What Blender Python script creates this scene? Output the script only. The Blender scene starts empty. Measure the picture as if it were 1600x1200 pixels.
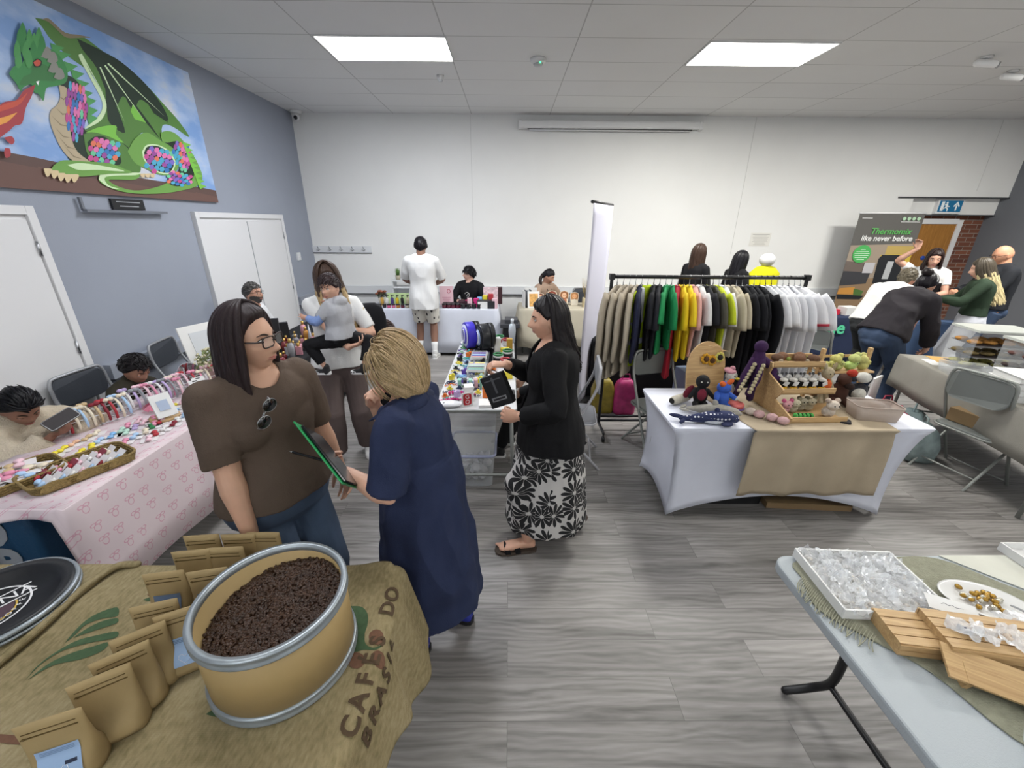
import bpy, math, random
import numpy as np
from mathutils import Vector, Matrix, Euler, noise
PI = math.pi
R = math.radians
scene = bpy.context.scene
col = scene.collection
rnd = random.Random(7)

# camera
cam_data = bpy.data.cameras.new('camera')
cam_data.sensor_fit = 'HORIZONTAL'; cam_data.sensor_width = 36.0
cam_data.lens = 36.0 * 640.0 / 1600.0
cam_data.clip_start = 0.02
camera = bpy.data.objects.new('camera', cam_data)
camera.matrix_world = (Matrix.Translation((0, 0, 2.0)) @ Matrix.Rotation(R(-0.535), 4, 'Z')
                       @ Matrix.Rotation(R(90 - 21.49), 4, 'X') @ Matrix.Rotation(R(0.4137), 4, 'Z'))
col.objects.link(camera)
scene.camera = camera

# world, exposure
world = bpy.data.worlds.new('world'); scene.world = world
world.use_nodes = True
world.node_tree.nodes['Background'].inputs[0].default_value = (0.75, 0.85, 1.0, 1)
world.node_tree.nodes['Background'].inputs[1].default_value = 0.6
scene.view_settings.view_transform = 'Standard'
scene.view_settings.look = 'None'
scene.view_settings.gamma = 1
scene.view_settings.use_curve_mapping = False
scene.view_settings.exposure = 0.35

XL, XR, YB, YF, ZC = -3.49, 8.62, 7.70, -3.0, 3.617

def area_light(name, loc, rot, sx, sy, power, color=(1, 1, 1)):
    l = bpy.data.lights.new(name, 'AREA'); l.shape = 'RECTANGLE'
    l.size = sx; l.size_y = sy; l.energy = power; l.color = color
    o = bpy.data.objects.new(name, l); o.location = loc; o.rotation_euler = rot
    col.objects.link(o); return o
# visible ceiling panels light the room, helped by added unseen ones; daylight comes through the windows of the wall behind the camera
PANELS = [(-1.22, 5.06), (2.53, 5.10), (-1.22, 1.95), (2.53, 1.95), (-1.22, -1.2), (2.53, -1.2), (6.3, 4.4), (6.3, 1.4), (6.3, -1.2)]
PANEL_W = {0: 62, 1: 94, 2: 20, 3: 10, 4: 6, 5: 8, 6: 120, 7: 30, 8: 16}
for i, (px, py) in enumerate(PANELS):
    area_light('ceiling_lamp', (px, py, ZC - 0.03), (0, 0, 0), 1.18, 0.58, PANEL_W[i], (0.93, 0.965, 1.04) if px < 0 else (1.03, 1.01, 0.95))
for wx, wp in ((-1.6, 150), (1.6, 90), (4.8, 90)):
    area_light('window_daylight', (wx, YF + 0.06, 1.9), (R(-112), 0, 0), 1.7, 1.3, wp, (0.88, 0.94, 1.0))

# materials
MATS = {}
def srgb(c):
    if isinstance(c, str):
        c = c.lstrip('#'); c = [int(c[i:i+2], 16) / 255 for i in (0, 2, 4)]
    return tuple((x / 12.92 if x <= 0.04045 else ((x + 0.055) / 1.055) ** 2.4) for x in c[:3])
class NT:
    def __init__(s, name):
        s.m = bpy.data.materials.new(name); s.m.use_nodes = True; s.t = s.m.node_tree
        s.b = s.t.nodes['Principled BSDF']
    def n(s, typ, **kw):
        nd = s.t.nodes.new(typ)
        for k, v in kw.items():
            if k.startswith('_'): setattr(nd, k[1:], v)
            else:
                key = int(k[1:]) if k[0] == 'i' and k[1:].isdigit() else k.replace('__', ' ')
                if hasattr(v, 'is_output'): s.t.links.new(v, nd.inputs[key])
                else: nd.inputs[key].default_value = v
        return nd
    def link(s, a, b): s.t.links.new(a, b)
    def math(s, op, a, b=0.0, c=0.0):
        nd = s.n('ShaderNodeMath', _operation=op)
        for i, v in enumerate((a, b, c)):
            if hasattr(v, 'is_output'): s.link(v, nd.inputs[i])
            else: nd.inputs[i].default_value = v
        return nd.outputs[0]
    def mix(s, f, a, b):
        nd = s.n('ShaderNodeMix', _data_type='RGBA')
        for k, v in ((0, f), (6, a), (7, b)):
            if hasattr(v, 'is_output'): s.link(v, nd.inputs[k])
            else: nd.inputs[k].default_value = v if k == 0 else (*v[:3], 1)
        return nd.outputs[2]
    def coords(s, kind='Object', scale=(1, 1, 1), rot=(0, 0, 0)):
        tc = s.n('ShaderNodeTexCoord'); mp = s.n('ShaderNodeMapping')
        s.link(tc.outputs[kind], mp.inputs[0]); mp.inputs['Scale'].default_value = scale; mp.inputs['Rotation'].default_value = rot
        return mp.outputs[0]
    def ramp(s, f, stops):
        nd = s.n('ShaderNodeValToRGB'); s.link(f, nd.inputs[0]); e = nd.color_ramp.elements
        while len(e) < len(stops): e.new(0.5)
        for el, (p, c) in zip(e, stops): el.position = p; el.color = (*c[:3], 1)
        return nd.outputs[0]
def mat(name, c, rough=0.6, metal=0.0, var=0.0, vscale=8.0, bump=0.0, bscale=60.0, alpha=1.0, trans=0.0, ior=1.45, sss=0.0, stretch=(1, 1, 1), emit=None, spec=None, coat=0.0):
    if name in MATS: return MATS[name]
    s = NT(name); b = s.b; c = srgb(c)
    b.inputs['Base Color'].default_value = (*c, 1); b.inputs['Roughness'].default_value = rough
    b.inputs['Metallic'].default_value = metal; b.inputs['IOR'].default_value = ior
    if spec is not None: b.inputs['Specular IOR Level'].default_value = spec
    if coat: b.inputs['Coat Weight'].default_value = coat
    if trans: b.inputs['Transmission Weight'].default_value = trans
    if alpha < 1: b.inputs['Alpha'].default_value = alpha
    if sss:
        b.inputs['Subsurface Weight'].default_value = sss; b.inputs['Subsurface Radius'].default_value = (0.012, 0.005, 0.003)
        b.inputs['Subsurface Scale'].default_value = 1.0
    if var or bump:
        co = s.coords(scale=stretch)
    if var:
        nz = s.n('ShaderNodeTexNoise', Vector=co, Scale=vscale, Detail=5.0)
        lo = tuple(x * (1 - var) for x in c); hi = tuple(min(1, x * (1 + var)) for x in c)
        s.link(s.ramp(nz.outputs[0], [(0.3, lo), (0.7, hi)]), b.inputs['Base Color'])
    if bump:
        nz = s.n('ShaderNodeTexNoise', Vector=co, Scale=bscale, Detail=4.0)
        bp = s.n('ShaderNodeBump', Height=nz.outputs[0], Strength=bump, Distance=0.01)
        s.link(bp.outputs[0], b.inputs['Normal'])
    if emit:
        b.inputs['Emission Color'].default_value = (*srgb(emit[0]), 1); b.inputs['Emission Strength'].default_value = emit[1]
    MATS[name] = s.m; return s.m
def cloth(name, c, rough=0.85, var=0.08, weave=900.0, bump=0.25):
    return mat(name, c, rough=rough, var=var, vscale=5, bump=bump, bscale=weave / 4, spec=0.25)
def plain(c, rough=0.55, **k):
    key = 'm_' + (c if isinstance(c, str) else '%02x%02x%02x' % tuple(int(x * 255) for x in c)) + '_%d' % int(rough * 100) + ''.join('%s%s' % (a, str(v)[:5]) for a, v in sorted(k.items()))
    return mat(key, c, rough, **k)

M_GLOSS = mat('black_gloss', '#121316', 0.15)
M_STL = mat('steel', '#b0b2b5', 0.3, metal=1.0)
M_BCARD = mat('black_card', '#26272b', 0.5)
M_TRIMD = mat('trim_dark', '#3c3d40', 0.6)
M_BPAP = mat('black_paper', '#1d1e21', 0.6)
M_WFILM = mat('white_film', '#d8d8dc', 0.25, bump=0.8, bscale=40)
M_SOLEW = mat('sole_white', '#dcdcdc', 0.6)
M_MARL = cloth('grey_marl', '#a4a5aa')
M_TRAIN = mat('black_trainer', '#1b1b1e', 0.6)
M_BTC = cloth('black_tablecloth', '#1c1d20')
RNG = lambda n: [2 * PI * k / n for k in range(n)]
def link(name, data, parent=None):
    o = bpy.data.objects.new(name, data); col.objects.link(o)
    if parent is not None: o.parent = parent
    return o
def tag(o, label=None, cat=None, group=None, kind=None):
    if label: o['label'] = label
    if cat: o['category'] = cat
    if group: o['group'] = group
    if kind: o['kind'] = kind
    return o
def thing(name, label, cat, loc=(0, 0, 0), rz=0.0, group=None):
    o = link(name, None); o.location = loc; o.rotation_euler = (0, 0, rz); o.empty_display_size = 0.05
    return tag(o, label, cat, group)
def copy_tree(o, parent=None):
    c = o.copy(); col.objects.link(c)
    if parent is not None: c.parent = parent
    for ch in list(o.children): copy_tree(ch, c)
    return c

class MB:
    """collects shapes into one mesh"""
    def __init__(s, M=None):
        s.v = []; s.f = []; s.mi = []; s.sm = []; s.M = M or Matrix.Identity(4); s.m = 0; s.smooth = False
    def raw(s, vs, fs, smooth=None, m=None):
        o = len(s.v); M = s.M
        s.v.extend([tuple(M @ Vector(v)) for v in vs])
        for f in fs:
            s.f.append(tuple(i + o for i in f)); s.mi.append(s.m if m is None else m); s.sm.append(s.smooth if smooth is None else smooth)
        return s
    def box(s, c, d, rot=None, m=None):
        x, y, z = d[0] / 2, d[1] / 2, d[2] / 2
        vs = [Vector((a * x, b * y, e * z)) for e in (-1, 1) for a, b in ((-1, -1), (1, -1), (1, 1), (-1, 1))]
        if rot is not None:
            r = Euler(rot).to_matrix(); vs = [r @ v for v in vs]
        vs = [v + Vector(c) for v in vs]
        return s.raw(vs, [(3, 2, 1, 0), (4, 5, 6, 7), (0, 1, 5, 4), (1, 2, 6, 5), (2, 3, 7, 6), (3, 0, 4, 7)], False, m)
    def prism(s, pts, z0, z1, m=None, axis='z', smooth=False):
        n = len(pts)
        def P(p, z):
            return {'z': (p[0], p[1], z), 'y': (p[0], z, p[1]), 'x': (z, p[0], p[1])}[axis]
        vs = [P(p, z0) for p in pts] + [P(p, z1) for p in pts]
        fs = [tuple(range(n))[::-1], tuple(range(n, 2 * n))] + [(i, (i + 1) % n, (i + 1) % n + n, i + n) for i in range(n)]
        return s.raw(vs, fs, smooth, m)
    def rbox(s, c, d, r=0.02, seg=4, m=None, axis='z'):
        """box with rounded vertical corners"""
        pts = rrect(d[0], d[1], r, seg)
        if axis == 'z': return s.prism([(p[0] + c[0], p[1] + c[1]) for p in pts], c[2] - d[2] / 2, c[2] + d[2] / 2, m)
        if axis == 'y':
            pts = rrect(d[0], d[2], r, seg)
            return s.prism([(p[0] + c[0], p[1] + c[2]) for p in pts], c[1] - d[1] / 2, c[1] + d[1] / 2, m, 'y')
        pts = rrect(d[1], d[2], r, seg)
        return s.prism([(p[0] + c[1], p[1] + c[2]) for p in pts], c[0] - d[0] / 2, c[0] + d[0] / 2, m, 'x')
    def loft(s, rings, cap=True, m=None, smooth=True, close=True):
        n = len(rings[0]); vs = [p for r in rings for p in r]; fs = []
        for i in range(len(rings) - 1):
            for j in range(n if close else n - 1):
                k = (j + 1) % n
                fs.append((i * n + j, i * n + k, (i + 1) * n + k, (i + 1) * n + j))
        if cap and close:
            fs.append(tuple(range(n))[::-1]); fs.append(tuple(range((len(rings) - 1) * n, len(rings) * n)))
        return s.raw(vs, fs, smooth, m)
    def tube(s, pts, r, seg=10, m=None, caps='round', flat=1.0, up=None, closed=False):
        """tube along points; r number or list; flat scales the second axis"""
        P = [Vector(p) for p in pts]
        rr = [r] * len(P) if not hasattr(r, '__len__') else list(r)
        if caps == 'round' and not closed:
            d0 = (P[0] - P[1]).normalized(); d1 = (P[-1] - P[-2]).normalized(); a, b = rr[0], rr[-1]
            pre = [(P[0] + d0 * a * q, a * math.sqrt(max(0.02, 1 - q * q))) for q in (0.98, 0.8, 0.45)]
            post = [(P[-1] + d1 * b * q, b * math.sqrt(max(0.02, 1 - q * q))) for q in (0.45, 0.8, 0.98)]
            P = [p for p, _ in pre] + P + [p for p, _ in post]; rr = [q for _, q in pre] + rr + [q for _, q in post]
        n = len(P); rings = []
        ref = Vector(up) if up is not None else None; prev = None
        for i in range(n):
            if closed: t = (P[(i + 1) % n] - P[i - 1])
            else: t = P[min(i + 1, n - 1)] - P[max(i - 1, 0)]
            if t.length < 1e-9: t = Vector((0, 0, 1))
            t.normalize()
            if prev is None:
                a = ref if ref is not None else (Vector((0, 0, 1)) if abs(t.z) < 0.9 else Vector((1, 0, 0)))
            else: a = prev
            x = a - t * a.dot(t)
            if x.length < 1e-6: x = t.orthogonal()
            x.normalize(); prev = x; y = t.cross(x)
            rings.append([P[i] + x * math.cos(q) * rr[i] * flat + y * math.sin(q) * rr[i] for q in [2 * PI * k / seg for k in range(seg)]])
        if closed:
            rings.append(rings[0]); return s.loft(rings, cap=False, m=m)
        return s.loft(rings, cap=True, m=m)
    def cyl(s, a, b, r, seg=20, m=None, r2=None, smooth=True):
        a, b = Vector(a), Vector(b); t = (b - a).normalized(); x = t.orthogonal().normalized(); y = t.cross(x)
        R2 = r if r2 is None else r2; an = [2 * PI * k / seg for k in range(seg)]
        return s.loft([[a + (x * math.cos(q) + y * math.sin(q)) * r for q in an], [b + (x * math.cos(q) + y * math.sin(q)) * R2 for q in an]], True, m, smooth)
    def lathe(s, prof, c=(0, 0, 0), seg=24, m=None, smooth=True):
        c = Vector(c)
        rings = [[c + Vector((r * math.cos(q), r * math.sin(q), z)) for q in [2 * PI * k / seg for k in range(seg)]] for r, z in prof]
        return s.loft(rings, False if (prof[0][0] > 0.0012 and prof[-1][0] > 0.0012 and prof[0] == prof[-1]) else True, m, smooth)
    def ell(s, c, r, rot=None, seg=16, rings=10, m=None):
        if not hasattr(r, '__len__'): r = (r, r, r)
        mm = Euler(rot).to_matrix() if rot is not None else Matrix.Identity(3); c = Vector(c)
        vs = []; fs = []
        for i in range(rings + 1):
            ph = -PI / 2 + PI * i / rings
            ph = max(-PI / 2 + 0.02, min(PI / 2 - 0.02, ph))
            for j in range(seg):
                q = 2 * PI * j / seg
                vs.append(c + mm @ Vector((r[0] * math.cos(ph) * math.cos(q), r[1] * math.cos(ph) * math.sin(q), r[2] * math.sin(ph))))
        for i in range(rings):
            for j in range(seg):
                k = (j + 1) % seg; fs.append((i * seg + j, i * seg + k, (i + 1) * seg + k, (i + 1) * seg + j))
        fs.append(tuple(range(seg))[::-1]); fs.append(tuple(range(rings * seg, rings * seg + seg)))
        return s.raw(vs, fs, True, m)
    def grid(s, fn, nu, nv, m=None, smooth=True, thick=0.0):
        vs = [fn(i / nu, j / nv) for j in range(nv + 1) for i in range(nu + 1)]
        fs = [(j * (nu + 1) + i, j * (nu + 1) + i + 1, (j + 1) * (nu + 1) + i + 1, (j + 1) * (nu + 1) + i) for j in range(nv) for i in range(nu)]
        return s.raw(vs, fs, smooth, m)
    def merge(s, o):
        k = len(s.v); s.v.extend([tuple(s.M @ Vector(v)) for v in o.v])
        s.f.extend([tuple(i + k for i in f) for f in o.f]); s.mi.extend(o.mi); s.sm.extend(o.sm); return s
    def mesh(s, name, mats):
        me = bpy.data.meshes.new(name)
        me.from_pydata([tuple(v) for v in s.v], [], s.f)
        if not isinstance(mats, (list, tuple)): mats = [mats]
        for m in mats: me.materials.append(m)
        me.polygons.foreach_set('material_index', [min(i, len(mats) - 1) for i in s.mi])
        me.polygons.foreach_set('use_smooth', s.sm)
        me.update(); return me
    def build(s, name, mats, parent=None, label=None, cat=None, group=None, kind=None, solid=0.0, bevel=0.0, sub=0, loc=None, rz=None, rot=None):
        o = link(name, s.mesh(name, mats), parent)
        if solid: q = o.modifiers.new('s', 'SOLIDIFY'); q.thickness = solid; q.offset = 0
        if bevel:
            q = o.modifiers.new('b', 'BEVEL'); q.width = bevel; q.segments = 2; q.limit_method = 'ANGLE'; q.angle_limit = R(40)
        if sub: q = o.modifiers.new('u', 'SUBSURF'); q.levels = q.render_levels = sub
        if loc is not None: o.location = loc
        if rz is not None: o.rotation_euler = (0, 0, rz)
        if rot is not None: o.rotation_euler = rot
        return tag(o, label, cat, group, kind)
def rrect(w, h, r, seg=4):
    pts = []; r = min(r, w / 2 - 1e-4, h / 2 - 1e-4)
    for cx, cy, a0 in ((w / 2 - r, h / 2 - r, 0), (-w / 2 + r, h / 2 - r, PI / 2), (-w / 2 + r, -h / 2 + r, PI), (w / 2 - r, -h / 2 + r, 1.5 * PI)):
        for i in range(seg + 1):
            a = a0 + PI / 2 * i / seg; pts.append((cx + r * math.cos(a), cy + r * math.sin(a)))
    return pts
def circle(r, n=24, cx=0, cy=0, ry=None):
    return [(cx + r * math.cos(2 * PI * k / n), cy + (ry or r) * math.sin(2 * PI * k / n)) for k in range(n)]
def smooth_path(pts, n=6):
    """catmull-rom through points"""
    P = [Vector(p) for p in pts]; P = [P[0] * 2 - P[1]] + P + [P[-1] * 2 - P[-2]]; out = []
    for i in range(1, len(P) - 2):
        for k in range(n):
            t = k / n; a, b, c, d = P[i-1], P[i], P[i+1], P[i+2]
            out.append(0.5 * ((2 * b) + (c - a) * t + (2 * a - 5 * b + 4 * c - d) * t * t + (3 * b - a - 3 * c + d) * t ** 3))
    out.append(P[-2]); return out
def smooth_list(a, n=6):
    return [v.x for v in smooth_path([(x, 0, 0) for x in a], n)]
def fuse(mb, voxel=0.008, smooth=3, factor=0.5, wrinkle=0.0, wscale=9.0, seed=0.0, wfn=None):
    """one continuous surface out of overlapping volumes; returns a mesh"""
    me = mb.mesh('tmp', [mat('tmpmat', '#ffffff')])
    o = bpy.data.objects.new('tmp', me); col.objects.link(o)
    q = o.modifiers.new('r', 'REMESH'); q.mode = 'VOXEL'; q.voxel_size = voxel; q.use_smooth_shade = True
    if smooth:
        q = o.modifiers.new('s', 'SMOOTH'); q.factor = factor; q.iterations = smooth
    bpy.context.view_layer.update()
    dg = bpy.context.evaluated_depsgraph_get()
    out = bpy.data.meshes.new_from_object(o.evaluated_get(dg))
    bpy.data.objects.remove(o)
    if wrinkle:
        n = len(out.vertices); co = np.empty(n * 3); out.vertices.foreach_get('co', co); co = co.reshape(-1, 3)
        no = np.empty(n * 3); out.vertices.foreach_get('normal', no); no = no.reshape(-1, 3)
        for i in range(n):
            p = co[i]
            q = Vector((p[0] * wscale + seed, p[1] * wscale, p[2] * wscale * 0.6))
            w = noise.noise(q) + 0.5 * noise.noise(q * 2.3)
            w2 = 1 - abs(noise.noise(q * 0.8 + Vector((7, 3, 1)))) * 2.2
            k = wfn(p) if wfn else 1.0
            co[i] += no[i] * (wrinkle * k * (0.6 * w + 0.8 * (w2 - 0.6)))
        out.vertices.foreach_set('co', co.ravel()); out.update()
    return out
def put_mesh(name, me, m, parent=None, **k):
    me.materials.clear(); me.materials.append(m)
    for kk in [] if not isinstance(m, list) else m: me.materials.append(kk)
    me.polygons.foreach_set('use_smooth', [True] * len(me.polygons))
    me.polygons.foreach_set('material_index', [0] * len(me.polygons))
    o = link(name, me, parent); return tag(o, **k)
def text_mesh(txt, size, m, name, parent, M, depth=0.001, font_bold=False, align='CENTER', shear=0.0, sx=1.0, space=1.0, offset=0.0):
    cu = bpy.data.curves.new('txt', 'FONT'); cu.body = txt; cu.size = size; cu.extrude = depth; cu.align_x = align; cu.align_y = 'CENTER'
    cu.shear = shear; cu.space_character = space; cu.offset = offset; cu.resolution_u = 3
    o = bpy.data.objects.new('txt', cu); col.objects.link(o)
    bpy.context.view_layer.update(); dg = bpy.context.evaluated_depsgraph_get()
    me = bpy.data.meshes.new_from_object(o.evaluated_get(dg)); bpy.data.objects.remove(o)
    me.transform(M @ Matrix.Diagonal((sx, 1, 1, 1)))
    me.materials.clear(); me.materials.append(m)
    o = link(name, me, parent); return o
def frame(o, x, y):
    """matrix with origin o, local x and y axes"""
    x = Vector(x).normalized(); z = x.cross(Vector(y)).normalized(); y = z.cross(x)
    m = Matrix((x, y, z)).transposed().to_4x4(); m.translation = Vector(o); return m
# points of the photographed walls and boards, given where the plane stands
def ray(x, y):
    u = (x - 800) / 640.; t = (600 - y) / 640.; P = R(21.49); W = R(-0.535); Q = R(0.4137)
    u, t = u * math.cos(Q) - t * math.sin(Q), t * math.cos(Q) + u * math.sin(Q)
    b = math.cos(P) + t * math.sin(P); z = -math.sin(P) + t * math.cos(P)
    return (u * math.cos(W) - b * math.sin(W), b * math.cos(W) + u * math.sin(W), z)
def on_x(x, y, X):
    d = ray(x, y); t = X / d[0]; return (d[1] * t, 2 + d[2] * t)
def on_z(x, y, Z):
    d = ray(x, y); t = (Z - 2) / d[2]; return (d[0] * t, d[1] * t)
# ================================================================ ROOM
def m_floor():
    s = NT('vinyl_planks'); co = s.coords()
    br = s.n('ShaderNodeTexBrick', Vector=co, Scale=1.0); br.offset = 0.37; br.inputs['Mortar Size'].default_value = 0.0012
    br.inputs['Brick Width'].default_value = 1.22; br.inputs['Row Height'].default_value = 0.185; br.inputs['Mortar Smooth'].default_value = 0.2
    br.inputs['Color1'].default_value = (0.0, 0.0, 0.0, 1); br.inputs['Color2'].default_value = (1, 1, 1, 1); br.inputs['Mortar'].default_value = (0.3, 0.3, 0.3, 1)
    add = s.n('ShaderNodeVectorMath', _operation='MULTIPLY_ADD'); s.link(br.outputs[0], add.inputs[0]); add.inputs[1].default_value = (9, 5, 3); s.link(co, add.inputs[2])
    mp = s.n('ShaderNodeMapping'); s.link(add.outputs[0], mp.inputs[0]); mp.inputs['Scale'].default_value = (0.55, 7.5, 1)
    n1 = s.n('ShaderNodeTexNoise', Vector=mp.outputs[0], Scale=2.2, Detail=9.0, Roughness=0.62, Distortion=0.9)
    mp2 = s.n('ShaderNodeMapping'); s.link(add.outputs[0], mp2.inputs[0]); mp2.inputs['Scale'].default_value = (1.0, 3.2, 1)
    wv = s.n('ShaderNodeTexWave', Vector=mp2.outputs[0], Scale=3.0, Distortion=14.0, Detail=3.0); wv.bands_direction = 'Y'; wv.inputs['Detail Scale'].default_value = 0.6
    g = s.math('ADD', s.math('MULTIPLY', n1.outputs[0], 0.85), s.math('MULTIPLY', wv.outputs[1], 0.10))
    c = s.ramp(g, [(0.26, srgb('#5a5754')), (0.45, srgb('#7d7a77')), (0.6, srgb('#908c89')), (0.80, srgb('#a9a5a1'))])
    tone = s.n('ShaderNodeHueSaturation', Color=c, Saturation=0.9); s.link(s.math('MULTIPLY_ADD', br.outputs[0], 0.32, 0.88), tone.inputs['Value'])
    dk = s.mix(s.math('MULTIPLY', br.outputs[1], 0.6), tone.outputs[0], srgb('#3a3838'))
    s.link(dk, s.b.inputs['Base Color'])
    s.b.inputs['Roughness'].default_value = 0.42; s.b.inputs['Specular IOR Level'].default_value = 0.45
    bp = s.n('ShaderNodeBump', Height=g, Strength=0.12, Distance=0.004); s.link(bp.outputs[0], s.b.inputs['Normal'])
    return s.m
def m_ceiling():
    s = NT('ceiling_tiles'); co = s.coords()
    mp = s.n('ShaderNodeMapping'); s.link(co, mp.inputs[0]); mp.inputs['Location'].default_value = (0.61, 0.27, 0)
    br = s.n('ShaderNodeTexBrick', Vector=mp.outputs[0], Scale=1.0); br.offset = 0.0
    br.inputs['Mortar Size'].default_value = 0.006; br.inputs['Brick Width'].default_value = 1.255; br.inputs['Row Height'].default_value = 0.627
    br.inputs['Color1'].default_value = (*srgb('#dededf'), 1); br.inputs['Color2'].default_value = (*srgb('#e2e2e2'), 1); br.inputs['Mortar'].default_value = (*srgb('#b2b2b2'), 1)
    nz = s.n('ShaderNodeTexNoise', Vector=co, Scale=1.3, Detail=5.0)
    c = s.mix(s.math('MULTIPLY', nz.outputs[0], 0.22), br.outputs[0], srgb('#c2beb8'))
    s.link(c, s.b.inputs['Base Color']); s.b.inputs['Roughness'].default_value = 0.9
    n2 = s.n('ShaderNodeTexNoise', Vector=co, Scale=260.0, Detail=2.0)
    bp = s.n('ShaderNodeBump', Strength=0.15, Distance=0.004); s.link(n2.outputs[0], bp.inputs['Height']); s.link(bp.outputs[0], s.b.inputs['Normal'])
    return s.m
def m_brick():
    s = NT('brick'); co = s.coords(rot=(R(90), 0, 0))
    br = s.n('ShaderNodeTexBrick', Vector=co, Scale=1.0)
    br.inputs['Brick Width'].default_value = 0.225; br.inputs['Row Height'].default_value = 0.075; br.inputs['Mortar Size'].default_value = 0.006
    br.inputs['Color1'].default_value = (*srgb('#5a3226'), 1); br.inputs['Color2'].default_value = (*srgb('#7a4a36'), 1); br.inputs['Mortar'].default_value = (*srgb('#8a8178'), 1)
    s.link(br.outputs[0], s.b.inputs['Base Color']); s.b.inputs['Roughness'].default_value = 0.85
    return s.m
def m_oak(name='oak_veneer', c1='#8a5c24', c2='#b17c3a', axis=(14, 14, 1)):
    s = NT(name); co = s.coords(scale=axis)
    n = s.n('ShaderNodeTexNoise', Vector=co, Scale=2.5, Detail=8.0, Distortion=1.2)
    s.link(s.ramp(n.outputs[0], [(0.3, srgb(c1)), (0.7, srgb(c2))]), s.b.inputs['Base Color']); s.b.inputs['Roughness'].default_value = 0.5
    return s.m
M_WHITE = mat('wall_white', '#e3e3e1', 0.85, var=0.02, vscale=1.5, bump=0.08, bscale=90)
M_GREY = mat('wall_grey', '#969ca8', 0.8, var=0.03, vscale=1.5, bump=0.08, bscale=90)
M_DGREY = mat('wall_dark_grey', '#6d7076', 0.8, var=0.03, vscale=1.5)
M_DOOR = mat('door_white_paint', '#d9d9da', 0.5)
M_TRUNK = mat('trunking_white', '#d6d8da', 0.4)
M_RAIL = mat('rail_grey_paint', '#979ca6', 0.5)
M_DARKPL = mat('dark_plastic', '#1b1c1f', 0.4)
M_OAK = m_oak()
def struct(name, mb, m, parent=None, **k):
    o = mb.build(name, m, parent, **k)
    if parent is None: o['kind'] = 'structure'
    return o
b = MB(); b.box(((XL + 10.6) / 2, (YF + 10) / 2, -0.05), (10.6 - XL + 0.4, 10 - YF + 0.4, 0.1)); struct('floor', b, m_floor())
b = MB(); b.box(((XL + XR) / 2, (YF + YB) / 2, ZC + 0.05), (XR - XL + 0.4, YB - YF + 0.4, 0.1)); struct('ceiling', b, m_ceiling())
b = MB(); b.box((XL - 0.06, (YF + YB) / 2, ZC / 2), (0.12, YB - YF + 0.2, ZC)); struct('wall_left', b, M_GREY)
RX = 6.98
b = MB(); b.box(((XL + RX) / 2 - 0.05, YB + 0.06, ZC / 2), (RX - XL + 0.1, 0.12, ZC))
b.box(((RX + XR) / 2, YB + 0.06, (2.46 + ZC) / 2), (XR - RX, 0.12, ZC - 2.46))
b.box(((RX + XR) / 2, YB + 0.19, (2.17 + 2.46) / 2), (XR - RX, 0.14, 0.29)); struct('wall_back', b, M_WHITE)
b = MB(); b.box(((RX + XR) / 2, YB + 0.32, 1.23), (XR - RX + 0.2, 0.12, 2.46)); struct('wall_recess', b, m_brick())
b = MB(); b.box((XR + 0.06, (YF + YB + 0.4) / 2, ZC / 2), (0.12, YB - YF + 0.4, ZC)); struct('wall_right', b, M_DGREY)
b = MB()
zs0, zs1 = 1.2, 2.6
b.box(((XL + XR) / 2, YF - 0.06, zs0 / 2), (XR - XL, 0.12, zs0)); b.box(((XL + XR) / 2, YF - 0.06, (zs1 + ZC) / 2), (XR - XL, 0.12, ZC - zs1))
xs = [XL, -2.5, -0.7, 0.7, 2.5, 3.9, 5.7, XR]
for i in range(0, 8, 2): b.box(((xs[i] + xs[i + 1]) / 2, YF - 0.06, (zs0 + zs1) / 2), (xs[i + 1] - xs[i], 0.12, zs1 - zs0))
struct('wall_front', b, M_WHITE)
for i, x in enumerate((-1.6, 1.6, 4.8)):
    w = MB()
    for sx in (-1, 1): w.box((x + sx * 0.87, YF - 0.06, 1.9), (0.06, 0.1, 1.4))
    for z in (1.23, 2.57): w.box((x, YF - 0.06, z), (1.8, 0.1, 0.06))
    w.box((x, YF - 0.06, 1.9), (0.05, 0.08, 1.34)); o = struct('window_%d' % (i + 1), w, M_DOOR)
    MB().box((x, YF - 0.07, 1.9), (1.74, 0.008, 1.3)).build('pane', mat('window_glass', '#ffffff', 0.02, trans=1.0), o)
for i, (x, z0, z1) in enumerate(((3.99, 1.5, 3.61), (-0.63, 1.6, 3.61), (8.02, 2.56, 3.61))):
    b = MB(); b.box((x, YB - 0.002, (z0 + z1) / 2), (0.006, 0.004, z1 - z0)); struct('trim_%d' % (i + 1), b, mat('joint_line', '#c6c6c4', 0.8))
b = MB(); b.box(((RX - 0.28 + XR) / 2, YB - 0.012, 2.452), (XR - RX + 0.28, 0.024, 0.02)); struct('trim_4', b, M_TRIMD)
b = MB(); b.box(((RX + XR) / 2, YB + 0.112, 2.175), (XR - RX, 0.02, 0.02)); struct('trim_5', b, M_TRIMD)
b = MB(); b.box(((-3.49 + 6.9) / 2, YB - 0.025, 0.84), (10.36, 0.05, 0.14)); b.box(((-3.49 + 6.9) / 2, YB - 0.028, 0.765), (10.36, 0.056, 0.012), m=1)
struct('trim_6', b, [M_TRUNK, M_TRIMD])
b = MB()
for y0, y1 in ((3.36, 4.82), (6.82, YB)):
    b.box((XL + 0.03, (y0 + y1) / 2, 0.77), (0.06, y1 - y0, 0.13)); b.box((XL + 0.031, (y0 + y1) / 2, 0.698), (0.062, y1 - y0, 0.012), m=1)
struct('trim_7', b, [M_RAIL, M_TRIMD])
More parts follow.
